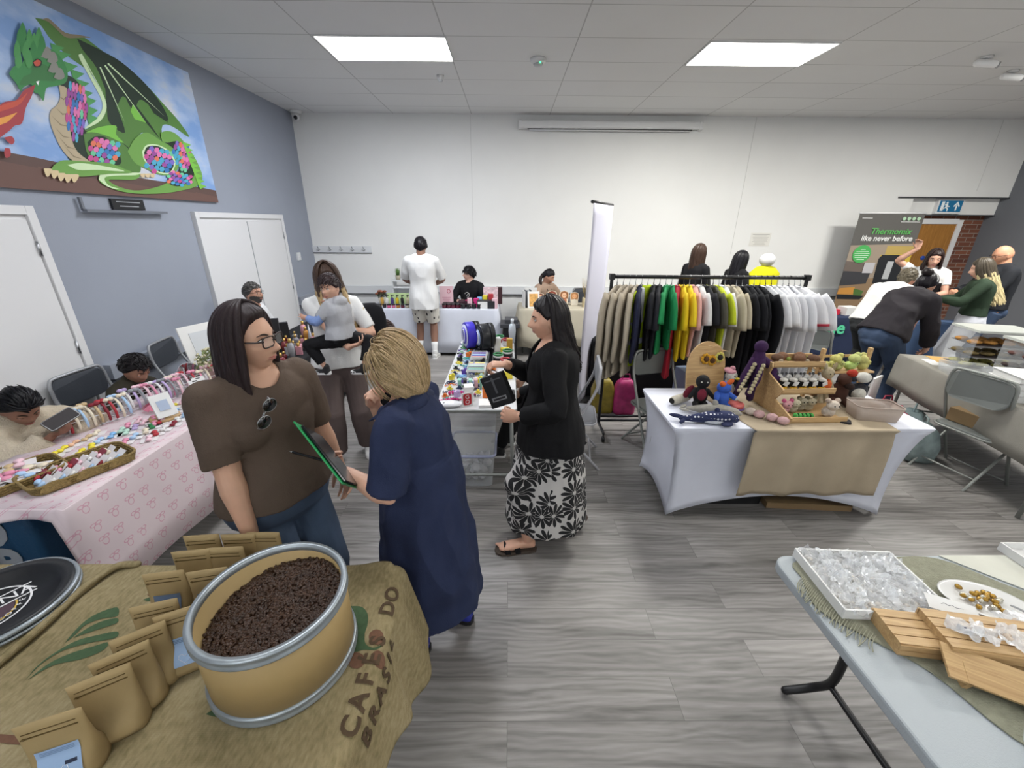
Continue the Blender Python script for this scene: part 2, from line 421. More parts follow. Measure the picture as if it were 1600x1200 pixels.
b = MB(); b.box(((XL + 6.9) / 2, YB - 0.01, 0.05), (10.3, 0.02, 0.1)); struct('baseboard_back', b, M_TRUNK)
b = MB()
for y0, y1 in ((-2.9, 1.3), (3.36, 4.82), (6.82, 7.69)): b.box((XL + 0.01, (y0 + y1) / 2, 0.05), (0.02, y1 - y0, 0.1))
struct('baseboard_left', b, M_RAIL)
def door(n, y0, y1, h):
    yc = (y0 + y1) / 2; w = y1 - y0
    d = MB(); d.box((XL + 0.012, yc, h / 2), (0.024, w, h)); o = struct('door_%d' % n, d, M_DOOR)
    f = MB()
    for y in (y0 + 0.03, y1 - 0.03): f.box((XL + 0.025, y, h / 2), (0.05, 0.06, h))
    f.box((XL + 0.025, yc, h - 0.03), (0.05, w - 0.12, 0.06)); f.build('door_frame', M_DOOR, o, bevel=0.004)
    l = MB(); l.box((XL + 0.03, yc, (h - 0.08) / 2), (0.014, w - 0.14, h - 0.1)); l.build('door_leaf', M_DOOR, o, bevel=0.003)
    hb = MB()
    for z in (0.3, 1.05, 1.8): hb.cyl((XL + 0.045, y1 - 0.07, z - 0.05), (XL + 0.045, y1 - 0.07, z + 0.05), 0.008)
    hb.build('hinge', M_STL, o)
door(1, 2.05, 3.25, 2.09); door(2, 4.88, 6.76, 2.09)
MB().box((XL + 0.041, 5.82, 1.0), (0.01, 0.008, 1.98)).build('leaf_gap', mat('joint_line2', '#aeb0b2', 0.8), bpy.data.objects['door_2'])
d = MB(); d.box((7.66, YB + 0.245, 1.015), (0.94, 0.03, 2.03)); o = struct('door_3', d, M_OAK)
f = MB()
for x in (7.145, 8.175): f.box((x, YB + 0.235, 1.05), (0.09, 0.05, 2.1))
f.box((7.66, YB + 0.235, 2.075), (0.94, 0.05, 0.09)); f.build('door_frame', M_DOOR, o)
MB().cyl((7.72, YB + 0.229, 1.44), (7.72, YB + 0.222, 1.44), 0.04).build('door_sign', mat('sign_blue', '#2c4fae', 0.4), o)
MB().tube([(7.28, YB + 0.17, 1.0), (7.4, YB + 0.17, 1.0)], 0.01).cyl((7.28, YB + 0.23, 1.0), (7.28, YB + 0.17, 1.0), 0.012).build('door_handle', M_STL, o)

M_GLOW = mat('light_diffuser', '#ffffff', 0.4, emit=('#fffdf8', 6.0))
M_ALU = mat('white_metal', '#dcdcdc', 0.4)
labs = ['lit ceiling light panel at left, near the small detector', 'lit ceiling light panel at right, with a dim band across it', 'lit ceiling panel over the left aisle, out of frame', 'lit ceiling panel over the right foreground, out of frame',
        'lit ceiling panel behind the camera at left', 'lit ceiling panel behind the camera in the middle', 'lit ceiling panel by the far right corner', 'lit ceiling panel along the right wall, middle one', 'lit ceiling panel behind the camera at right']
for i, (px, py) in enumerate(PANELS):  # panels after the first pair are out of view, added to brighten the room
    t = thing('ceiling_light', labs[i], 'ceiling light', (px, py, ZC), group='ceiling light panels')
    f = MB()
    for sx in (-1, 1): f.box((sx * 0.618, 0, -0.006), (0.012, 0.627, 0.012))
    for sy in (-1, 1): f.box((0, sy * 0.308, -0.006), (1.24, 0.012, 0.012))
    f.build('frame', M_ALU, t)
    MB().box((0, 0, -0.004), (1.225, 0.60, 0.006)).build('diffuser', M_GLOW, t)
def detector(x, y, r, lab, green=False):
    t = thing('smoke_detector', lab, 'smoke detector', (x, y, ZC))
    MB().lathe([(r, 0), (r, -0.012), (r * 0.92, -0.03), (r * 0.6, -0.045), (0.001, -0.05)], seg=24).build('housing', M_ALU, t)
    MB().lathe([(r * 0.62, -0.045), (r * 0.5, -0.062), (0.001, -0.064)], seg=20).build('sensor', mat('grey_sensor', '#b4b6b8', 0.4), t)
    if green: MB().ell((0.02, -r * 0.62, -0.045), 0.008).build('indicator', mat('green_led', '#40ff80', 0.4, emit=('#40ff80', 3)), t)
x, y = on_z(841, 92, ZC); detector(x, y, 0.085, 'large round white detector on the ceiling between the two light panels', True)
x, y = on_z(688, 118, ZC); detector(x, y, 0.045, 'small round white detector just past the left light panel')
t = thing('security_camera', 'small white dome camera in the far left ceiling corner', 'security camera', (-3.36, 7.58, ZC))
MB().lathe([(0.09, 0), (0.085, -0.03), (0.03, -0.04)]).build('base', M_ALU, t)
MB().ell((0, -0.02, -0.09), 0.055).build('dome', M_ALU, t)
MB().ell((0.01, -0.06, -0.105), 0.03).build('lens', M_DARKPL, t)
for (qx, qy), lab in (((1543, 88), 'white twin spotlight on the ceiling, the nearer one at the right edge'), ((1583, 110), 'white twin spotlight on the ceiling, the farther one at the right edge')):
    x, y = on_z(qx, qy, ZC); t = thing('spotlight', lab, 'spotlight', (x, y, ZC), group='ceiling spotlights')
    MB().cyl((0, 0, 0), (0, 0, -0.02), 0.05).build('mount', M_ALU, t)
    MB().cyl((0, 0, -0.02), (0, 0, -0.05), 0.01).tube([(-0.06, 0.02, -0.05), (0.07, -0.03, -0.075)], 0.035, 14).build('lamp_head', mat('white_gloss', '#e8e8e8', 0.15), t)
    MB().cyl((0.098, -0.04, -0.083), (0.106, -0.043, -0.085), 0.028).build('lens', M_STL, t)
t = thing('projector_screen', 'long white rolled projector screen case high on the back wall', 'projector screen', (1.62, YB, 3.47))
MB().rbox((0, -0.07, 0), (2.86, 0.1, 0.11), 0.03, axis='x').build('case', M_ALU, t)
MB().box((0, -0.055, -0.058), (2.66, 0.03, 0.012)).build('slot', M_DARKPL, t)
MB().cyl((-1.3, -0.055, -0.075), (1.3, -0.055, -0.075), 0.012).build('bottom_bar', M_ALU, t)
for sx in (-1, 1): MB().rbox((sx * 1.45, -0.07, 0), (0.05, 0.12, 0.13), 0.03, axis='x').build('end_cap', M_ALU, t)
t = thing('coat_rack', 'white rail with five coat hooks on the far left of the back wall', 'coat rack', (-2.98, YB, 1.54))
MB().box((0, -0.01, 0), (1.06, 0.02, 0.11)).build('rail', M_TRUNK, t)
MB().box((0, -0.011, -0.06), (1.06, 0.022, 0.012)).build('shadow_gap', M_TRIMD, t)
for i in range(5):
    f = MB(); x = -0.4 + i * 0.2
    f.tube([(x, -0.02, 0.02), (x, -0.06, 0.03), (x, -0.07, 0.05)], 0.006); f.tube([(x, -0.02, -0.01), (x, -0.045, -0.02), (x - 0.03, -0.05, 0.0)], 0.006); f.tube([(x, -0.02, -0.01), (x, -0.045, -0.02), (x + 0.03, -0.05, 0.0)], 0.006)
    f.build('hook', M_STL, t)
b = MB(); b.box((XL + 0.012, 7.1, 1.46), (0.024, 0.11, 0.12)); b.box((XL + 0.026, 7.1, 1.46), (0.006, 0.04, 0.05), m=1)
b.build('light_switch', [M_TRUNK, M_ALU], label='white light switch on the grey wall beside the far left door', cat='light switch')
def radiator(x, w, lab):
    t = thing('radiator', lab, 'radiator', (x, YB, 0), group='radiators')
    f = MB(); f.box((0, -0.09, 0.55), (w, 0.02, 0.5)); f.box((0, -0.115, 0.55), (w, 0.02, 0.5))
    f.build('panel', M_TRUNK, t)
    f = MB(); n = int(w / 0.04)
    for i in range(n): f.rbox((-w / 2 + (i + 0.5) * w / n, -0.13, 0.55), (0.022, 0.014, 0.44), 0.006)
    f.build('fins', M_TRUNK, t)
    MB().box((0, -0.1, 0.805), (w, 0.08, 0.008)).build('grille', mat('grille_grey', '#a9adb2', 0.5), t)
radiator(-0.95, 1.0, 'white panel radiator behind the cosmetics table'); radiator(1.15, 1.2, 'white panel radiator behind the table of printed portraits')
t = thing('notice', 'faded white printed notice on the back wall above the clothes rail', 'notice', (4.47, YB - 0.003, 1.75))
MB().box((0, 0, 0), (0.36, 0.004, 0.22)).build('paper', mat('paper', '#dcdad4', 0.7), t)
f = MB()
for i in range(8): w = (0.3, 0.22, 0.28, 0.26, 0.24, 0.28, 0.18, 0.22)[i]; f.box((0, -0.003, 0.085 - i * 0.024), (w, 0.002, 0.005 if i else 0.009))
f.build('printed_lines', mat('print_grey', '#9c9a94', 0.8), t)
sc = (7.72, YB + 0.09, 2.32)
t = thing('exit_sign', 'blue fire exit sign with running figure and upward arrow', 'exit sign', sc)
MB().box((0, 0, 0), (0.46, 0.06, 0.24)).build('box', M_ALU, t)
MB().box((0, -0.033, 0), (0.4, 0.008, 0.18)).build('panel', mat('sign_teal', '#1f6f9c', 0.4), t)
f = MB(); W = lambda pts: f.prism([(a, c) for a, c in pts], -0.0385, -0.041, axis='y')
W([(0.09, -0.07), (0.115, -0.07), (0.115, 0.02), (0.09, 0.02)]); W([(0.045, 0.0), (0.1025, 0.075), (0.16, 0.0), (0.14, -0.01), (0.1025, 0.04), (0.065, -0.01)])
W([(-0.17, -0.075), (-0.12, -0.075), (-0.12, 0.075), (-0.17, 0.075)]); W(circle(0.017, 12, -0.075, 0.055))
W([(-0.11, 0.03), (-0.06, 0.04), (-0.045, 0.0), (-0.02, 0.005), (-0.02, -0.01), (-0.055, -0.015), (-0.06, -0.02), (-0.03, -0.045), (-0.035, -0.08), (-0.05, -0.08), (-0.05, -0.05), (-0.085, -0.03), (-0.13, -0.06), (-0.135, -0.045), (-0.09, -0.015), (-0.085, 0.015), (-0.105, 0.01)])
f.build('symbols', mat('sign_white', '#f0f4f4', 0.5), t)
MB().rbox((XR - 0.05, 7.35, 2.93), (0.1, 0.16, 0.16), 0.03).build('wall_sensor', M_ALU, label='small white box sensor high on the right grey wall', cat='sensor')

# mural, painted board on the left wall
MX = XL + 0.032
def mural():
    t = thing('mural_board', 'large painted board of a green dragon with patchwork scales on the left wall', 'mural', (XL, 3.9, 2.8))
    inv = Matrix.Translation((-XL, -3.9, -2.8))
    yz = lambda p: on_x(p[0] * 0.3, p[1] * 0.3, MX)
    bm = MB(inv); bm.box((XL + 0.017, 3.75, 2.84), (0.03, 3.2, 1.28)); bm.build('board', mat('board_edge', '#8a8f98', 0.6), t)
    s = NT('painted_sky'); co = s.coords(scale=(1, 1, 2.0))
    n = s.n('ShaderNodeTexNoise', Vector=co, Scale=1.6, Detail=7.0, Roughness=0.55)
    s.link(s.ramp(n.outputs[0], [(0.4, srgb('#7ea2d6')), (0.55, srgb('#a9c0e2')), (0.66, srgb('#ccd0d8'))]), s.b.inputs['Base Color']); s.b.inputs['Roughness'].default_value = 0.55
    P = MB(inv); lay = [0]
    def poly(pts, c, px=True, sm=True):
        lay[0] += 1; X = MX + 0.0002 * lay[0]
        q = [yz(p) for p in pts] if px else pts
        if sm and len(q) > 4:
            v = [(a, bb, 0) for a, bb in q]; v2 = smooth_path(v + [v[0]], 4)[:-1]; q = [(a.x, a.y) for a in v2]
        P.raw([(X, a, bb) for a, bb in q], [tuple(range(len(q)))[::-1]], False, c)
    cols = ['#604a44', '#3c7a42', '#4f9a55', '#7cc04a', '#274d24', '#1c3020', '#b9a98c', '#8d8066', '#55803c', '#6fa04c', '#c9543f', '#e8a04a', '#a83f45', '#8f8f86', '#cfe6b8', '#d8c39a',
            '#c44f8f', '#e07ab0', '#4fa8c8', '#7e6bc0', '#e0785a', '#6fc89a', '#3b78b8', '#9a4f9a', '#6c5048', '#1d3a1c', '#3d8a4a', '#ffffff']
    base = [(0, 0)]
    lay[0] = 1
    P.raw([(MX + 0.0006, a, c) for a, c in ((2.15, 2.2), (5.35, 2.2), (5.35, 3.48), (2.15, 3.48))], [(0, 1, 2, 3)], False, 28)
    G = [(2.16, 2.45), (3.0, 2.44), (3.4, 2.42), (3.9, 2.38), (4.5, 2.36), (5.0, 2.35), (5.35, 2.33)]
    for (a, c), (a2, c2) in zip(G, G[1:]):
        P.raw([(MX + 0.0009, a, 2.2), (MX + 0.0009, a2, 2.2), (MX + 0.0009, a2, c2), (MX + 0.0009, a, c)], [(0, 1, 2, 3)], False, 0)
        P.raw([(MX + 0.0012, a, 2.2), (MX + 0.0012, a2, 2.2), (MX + 0.0012, a2, c2 - 0.07), (MX + 0.0012, a, c - 0.06)], [(0, 1, 2, 3)], False, 24)
    lay[0] = 6
    poly([(180, 92), (260, 110), (340, 170), (430, 190), (540, 270), (620, 320), (740, 420), (850, 540), (930, 630), (985, 715), (900, 660), (845, 655), (835, 740), (740, 690), (665, 775), (560, 710), (430, 690), (500, 640), (540, 570), (530, 480), (470, 380), (350, 290), (260, 200), (225, 150)], 8)
    poly([(400, 200), (540, 270), (640, 330), (760, 440), (850, 560), (870, 630), (740, 520), (700, 560), (640, 500), (600, 560), (550, 470), (500, 350), (430, 260)], 5)
    poly([(545, 440), (600, 540), (650, 690), (570, 640), (555, 560)], 5); poly([(640, 470), (740, 590), (830, 720), (760, 640), (680, 560)], 5)
    poly([(690, 540), (760, 640), (700, 620), (680, 580)], 3); poly([(700, 430), (820, 560), (875, 640), (800, 590)], 5)
    for a, bb in (((545, 340), (760, 640)), ((520, 350), (650, 640)), ((560, 330), (860, 610)), ((420, 280), (545, 500))):
        d = Vector((bb[0] - a[0], bb[1] - a[1])).normalized(); nx, ny = -d.y * 4, d.x * 4
        poly([(a[0] - nx, a[1] - ny), (a[0] + nx, a[1] + ny), bb], 14, sm=False)
    poly([(215, 100), (250, 96), (290, 130), (340, 172), (400, 180), (470, 195), (420, 196), (345, 196), (300, 160), (255, 118)], 7)
    poly([(420, 280), (470, 380), (530, 480), (553, 560), (520, 630), (440, 670), (470, 640), (520, 590), (530, 530), (480, 430), (410, 300)], 14)
    for x, y, w in ((300, 235, 60), (330, 270, 70), (370, 330, 60), (405, 370, 60), (430, 420, 60), (450, 470, 60), (470, 510, 55), (480, 560, 50), (480, 600, 50)):
        poly([(x - w * .7, y - 12), (x + w * .55, y + 14), (x - w * .4, y + 50)], 2, sm=False)
    poly([(290, 390), (370, 400), (430, 470), (455, 580), (440, 680), (560, 700), (680, 780), (720, 860), (700, 900), (560, 880), (440, 900), (380, 860), (330, 780), (290, 660), (330, 520)], 5)
    poly([(300, 440), (350, 470), (360, 600), (365, 700), (400, 790), (490, 860), (440, 862), (380, 840), (320, 780), (275, 690), (255, 620), (262, 575), (295, 545), (310, 500)], 6)
    for a, bb in (((300, 500), (355, 495)), ((285, 560), (358, 590)), ((262, 600), (362, 660)), ((280, 660), (368, 720)), ((300, 710), (395, 780)), ((330, 760), (430, 830))):
        poly([a, ((a[0] + bb[0]) / 2, (a[1] + bb[1]) / 2 + 16), bb, ((a[0] + bb[0]) / 2, (a[1] + bb[1]) / 2 + 24)], 7)
    def scales(cx, cy, rx, ry, n, seed):
        l0 = lay[0]
        q = random.Random(seed); k = 0
        for j in range(n):
            for i in range(n):
                x = cx - rx + (i + 0.5 + (j % 2) * 0.5) * 2 * rx / n; y = cy - ry + (j + 0.5) * 2 * ry / n + (i * 6)
                if ((x - cx) / rx) ** 2 + ((y - cy) / ry) ** 2 > 1.0: continue
                w, h = rx / n * 1.08, ry / n * 1.15; lay[0] = l0 + 2 * ((i + 2 * j) % 3)
                poly([(x - w, y), (x - w * .5, y - h), (x + w * .5, y - h), (x + w, y), (x + w * .5, y + h), (x - w * .5, y + h)], q.choice([16, 17, 18, 19, 20, 21, 22, 23, 18, 17]), sm=False)
    scales(395, 570, 60, 150, 7, 1)
    poly([(430, 700), (500, 680), (600, 720), (680, 790), (725, 850), (720, 900), (640, 880), (560, 860), (500, 850), (450, 800)], 8)
    poly([(440, 690), (520, 660), (600, 655), (600, 700), (640, 745), (560, 710), (490, 690)], 3)
    poly([(450, 740), (490, 710), (545, 715), (600, 770), (628, 840), (600, 862), (530, 850), (470, 810)], 5); scales(538, 785, 85, 75, 6, 2)
    poly([(660, 790), (700, 720), (760, 690), (830, 730), (900, 770), (930, 850), (900, 905), (830, 910), (760, 880), (700, 850)], 9)
    poly([(735, 790), (760, 755), (820, 755), (880, 790), (910, 850), (880, 905), (810, 895), (750, 840)], 14); poly([(745, 795), (765, 763), (820, 762), (872, 795), (902, 850), (876, 898), (812, 888), (757, 838)], 5); scales(825, 828, 80, 70, 6, 3)
    poly([(840, 740), (835, 690), (900, 690), (970, 760), (1030, 860), (1050, 930), (1020, 970), (900, 1000), (760, 1010), (640, 1000), (550, 970), (508, 935), (530, 900), (640, 900), (720, 905), (700, 935), (600, 935), (560, 940), (620, 975), (720, 992), (850, 960), (920, 900), (935, 830), (910, 780), (870, 745)], 9)
    poly([(508, 935), (530, 897), (640, 898), (725, 900), (700, 912), (600, 915), (540, 925), (560, 965), (620, 985), (560, 975)], 14)
    poly([(860, 745), (930, 740), (985, 830), (1005, 900), (990, 940), (930, 970), (880, 960), (870, 930), (925, 890), (932, 830), (905, 780)], 5)
    scales(935, 790, 45, 60, 5, 4); scales(960, 850, 35, 40, 4, 6); scales(930, 925, 68, 42, 6, 5)
    for k in range(9): x = 960 + 10 * k; y = 735 + 27 * k; poly([(x - 18, y), (x + 30, y + 20), (x - 5, y + 34)], 3, sm=False)
    poly([(270, 860), (320, 835), (420, 840), (560, 850), (640, 880), (680, 900), (560, 905), (420, 920), (320, 905), (260, 890)], 9)
    poly([(340, 858), (420, 850), (560, 870), (640, 892), (500, 885), (400, 885)], 14)
    for x, y in ((240, 895), (275, 905), (310, 918), (345, 925), (380, 925)): poly([(x - 22, y - 18), (x + 20, y - 15), (x + 12, y + 12), (x - 4, y + 26), (x - 16, y + 8)], 15)
    for x in (735, 760, 785): poly([(x - 14, 905), (x + 12, 903), (x + 10, 925), (x - 8, 922)], 15)
    poly([(35, 380), (60, 345), (105, 325), (120, 280), (170, 250), (240, 250), (300, 290), (340, 370), (330, 430), (270, 450), (230, 460), (215, 525), (190, 490), (165, 480), (150, 440), (110, 455), (95, 475), (70, 430), (40, 395)], 26)
    poly([(150, 330), (205, 330), (270, 370), (280, 420), (200, 420), (130, 440), (90, 440), (110, 400), (150, 380)], 1)
    for x, y in ((105, 150), (190, 175), (90, 180), (140, 185), (75, 245), (110, 220), (165, 205), (205, 215), (80, 290), (120, 250), (160, 245), (195, 255), (135, 290)):
        poly([(x - 14, y - 5), (x, y - 34), (x + 16, y), (x + 20, y + 45), (x, y + 66), (x - 16, y + 40)], 2 if (x + y) % 3 else 26)
    poly([(155, 325), (180, 305), (204, 318), (198, 345), (170, 350)], 5); poly([(160, 325), (180, 311), (198, 320), (192, 340), (172, 343)], 10)
    for x, y in ((235, 280), (265, 305), (270, 355), (300, 390)): poly([(x - 35, y + 15), (x - 10, y - 35), (x + 12, y - 25), (x + 22, y + 12), (x - 5, y + 25)], 13)
    poly([(172, 425), (190, 420), (184, 445)], 27, sm=False)
    poly([(170, 440), (150, 500), (120, 560), (100, 640), (60, 655), (20, 690), (-80, 740), (-300, 700), (-500, 640), (-300, 560), (-60, 560), (10, 530), (70, 520), (110, 470)], 12)
    poly([(75, 585), (40, 620), (0, 645), (-160, 690), (-300, 650), (-140, 620), (-20, 615)], 11); poly([(130, 480), (90, 540), (20, 570), (-100, 600), (0, 545), (80, 520)], 10)
    poly([(5, 715), (45, 710), (60, 735), (45, 752), (20, 735)], 12); poly([(10, 770), (35, 775), (38, 810), (15, 822), (5, 795)], 12)
    P.build('painting', [plain(c, 0.6) for c in cols] + [s.m], t)
mural()
t = thing('plaque', 'small black plaque with two lines of white writing under the dragon mural', 'plaque', (XL, 4.1, 2.13))
MB().box((0.012, 0, 0.0), (0.02, 0.34, 0.09)).build('plate', M_DARKPL, t)
MB().box((0.023, 0, 0.02), (0.002, 0.25, 0.006)).box((0.023, 0, -0.015), (0.002, 0.2, 0.006)).build('lettering', plain('#b9bcc0'), t)
f = MB()
t2 = thing('screen_bracket', 'slim dark metal bracket holding the plaque under the mural', 'bracket', (XL, 4.05, 2.12))
f.box((0.05, 0, -0.05), (0.04, 0.84, 0.02)); f.box((0.03, -0.41, 0.0), (0.02, 0.02, 0.1)); f.build('bracket_arm', mat('bracket_grey', '#70747c', 0.5), t2)
# ================================================================ PEOPLE
def sst(a, b, x):
    t = max(0.0, min(1.0, (x - a) / (b - a))); return t * t * (3 - 2 * t)
def gau(x, m, s): return math.exp(-0.5 * ((x - m) / s) ** 2)
def head_point(az, el, f=1.0, child=False):
    """az 0 = face direction, el up; returns point in head space (face towards +y)"""
    sz = math.sin(el); z = 0.116 * sz
    rc = math.sqrt(max(0.0, 1 - sz * sz))
    fx, fy = math.sin(az), math.cos(az)
    if sz < 0:
        k = sst(0.0, 0.105, -z)
        rx = (1 - abs(sz) ** 2.7) ** 0.5 * (1 - 0.27 * k)
        ry = (1 - abs(sz) ** 3.4) ** 0.5 * (1 - 0.05 * k) if fy > 0 else rc * (1 - 0.38 * k)
        if fy > 0: w = min(1, fy * 1.6); ry = ry * w + rc * (1 - 0.38 * k) * (1 - w)
    else: rx = ry = rc
    x = 0.0745 * rx * fx; y = (0.094 if fy > 0 else 0.1) * ry * fy
    if fy > 0:
        w = sst(0.15, 0.6, fy); ax = abs(x)
        if child: ns, br = 0.6, 0.3
        else: ns, br = 1.0, f
        y += w * ns * (0.026 * gau(x, 0, 0.0095) * gau(z, -0.026, 0.011) + 0.013 * gau(x, 0, 0.008) * gau(z, -0.004, 0.016) + 0.006 * gau(ax, 0.013, 0.006) * gau(z, -0.032, 0.007))
        y += w * (0.004 * br * gau(ax, 0.03, 0.02) * gau(z, 0.030, 0.009) - 0.0095 * gau(ax, 0.031, 0.014) * gau(z, 0.008, 0.012))
        y += w * (0.004 * gau(ax, 0.042, 0.016) * gau(z, -0.028, 0.018))
        y += w * (0.006 * gau(x, 0, 0.022) * (gau(z, -0.055, 0.006) + gau(z, -0.067, 0.0065)) - 0.004 * gau(x, 0, 0.02) * gau(z, -0.061, 0.002) - 0.003 * gau(x, 0, 0.02) * gau(z, -0.079, 0.005) + 0.009 * gau(x, 0, 0.017) * gau(z, -0.098, 0.011))
        y -= w * 0.006 * gau(ax, 0.05, 0.015) * gau(z, -0.075, 0.02)
    return (x, y, z)
_cache = {}
def head_grid(f, child, na=96, ne=72):
    k = (f, child, na, ne)
    if k not in _cache:
        vs = [head_point(2 * PI * j / na, -PI / 2 + PI * (i + 0.5) / ne, f, child) for i in range(ne) for j in range(na)]
        fs = [(i * na + j, i * na + (j + 1) % na, (i + 1) * na + (j + 1) % na, (i + 1) * na + j) for i in range(ne - 1) for j in range(na)]
        fs = [q[::-1] for q in fs]
        fs.append(tuple(range(na))); fs.append(tuple(range((ne - 1) * na, ne * na))[::-1])
        _cache[k] = (vs, fs)
    return _cache[k]
def face_y(x, z, f=1.0, child=False):
    vs, _ = head_grid(f, child); return max((v for v in vs if v[1] > 0), key=lambda v: -((v[0] - x) ** 2 + (v[2] - z) ** 2))[1]

def ik(a, t, l1, l2, pole):
    a, t = Vector(a), Vector(t); d = t - a; L = min(d.length, (l1 + l2) * 0.999); L = max(L, abs(l1 - l2) + 0.01); u = d.normalized()
    t = a + u * L
    c = (l1 * l1 + L * L - l2 * l2) / (2 * l1 * L); c = max(-1, min(1, c)); sn = math.sqrt(1 - c * c)
    p = Vector(pole); p = p - u * p.dot(u)
    if p.length < 1e-5: p = u.orthogonal()
    return a + u * (l1 * c) + p.normalized() * (l1 * sn), t

def hand_mb(mb, w, d, n, side, s=1.0, curl=30, spread=6, thumb=35, curls=None, thumb_curl=20):
    """w wrist point, d finger direction, n palm normal (fingers curl towards it), side +1: thumb on +cross(d,n)"""
    d = Vector(d).normalized(); n = Vector(n); n = (n - d * n.dot(d)).normalized(); x = d.cross(n) * side; w = Vector(w)
    rings = []
    for q, hw, ht in ((-0.012, 0.024, 0.019), (0.012, 0.030, 0.0185), (0.045, 0.039, 0.016), (0.075, 0.041, 0.0145), (0.09, 0.037, 0.011)):
        c = w + d * q * s + n * 0.002
        rings.append([c + x * math.cos(a) * hw * s + n * math.sin(a) * ht * s for a in RNG(14)])
    mb.loft(rings)
    ls = [(0.042, 0.027, 0.021), (0.046, 0.030, 0.022), (0.043, 0.028, 0.021), (0.034, 0.022, 0.019)]
    for i in range(4):
        c = curls[i] if curls else curl + i * 4
        off = 0.031 - i * 0.0205; p = w + d * (0.084 - abs(i - 1.2) * 0.004) * s + x * off * s
        a = R(c * 0.7); sp = R((1.3 - i) * spread); dd = (d * math.cos(sp) + x * math.sin(sp)).normalized(); pts = [p - dd * 0.012 * s, p]
        ang = 0
        for k, l in enumerate(ls[i]):
            ang += R(c) * (0.8, 1.1, 0.8)[k]
            p = p + (dd * math.cos(ang) + n * math.sin(ang)) * l * s; pts.append(p)
        r = (0.0095, 0.0093, 0.009, 0.0082, 0.0068) if i < 3 else (0.0085, 0.0082, 0.0078, 0.007, 0.006)
        mb.tube(pts, [q * s for q in r], 10)
    b = w + d * 0.02 * s + x * 0.024 * s + n * 0.006 * s; t = R(thumb); tc = R(thumb_curl)
    d1 = (d * math.cos(t) + x * math.sin(t) + n * 0.3).normalized(); d2 = (d * math.cos(t - tc) + x * math.sin(t - tc) + n * 0.45).normalized()
    p1 = b + d1 * 0.038 * s; p2 = p1 + d2 * 0.03 * s; p3 = p2 + d2 * 0.024 * s
    mb.tube([b, p1, p2, p3], [0.0135 * s, 0.0115 * s, 0.0098 * s, 0.0078 * s], 10)

TORSO_F = [(-0.24, .105, .085), (-.14, .162, .112), (-.02, .174, .122), (.12, .160, .112), (.34, .130, .098), (.54, .140, .104), (.72, .152, .110), (.86, .152, .100), (.95, .125, .080), (1.02, .062, .060)]
TORSO_M = [(-0.24, .100, .085), (-.14, .150, .110), (-.02, .160, .118), (.12, .156, .112), (.34, .146, .106), (.54, .160, .114), (.72, .176, .120), (.86, .176, .108), (.95, .140, .085), (1.02, .068, .064)]

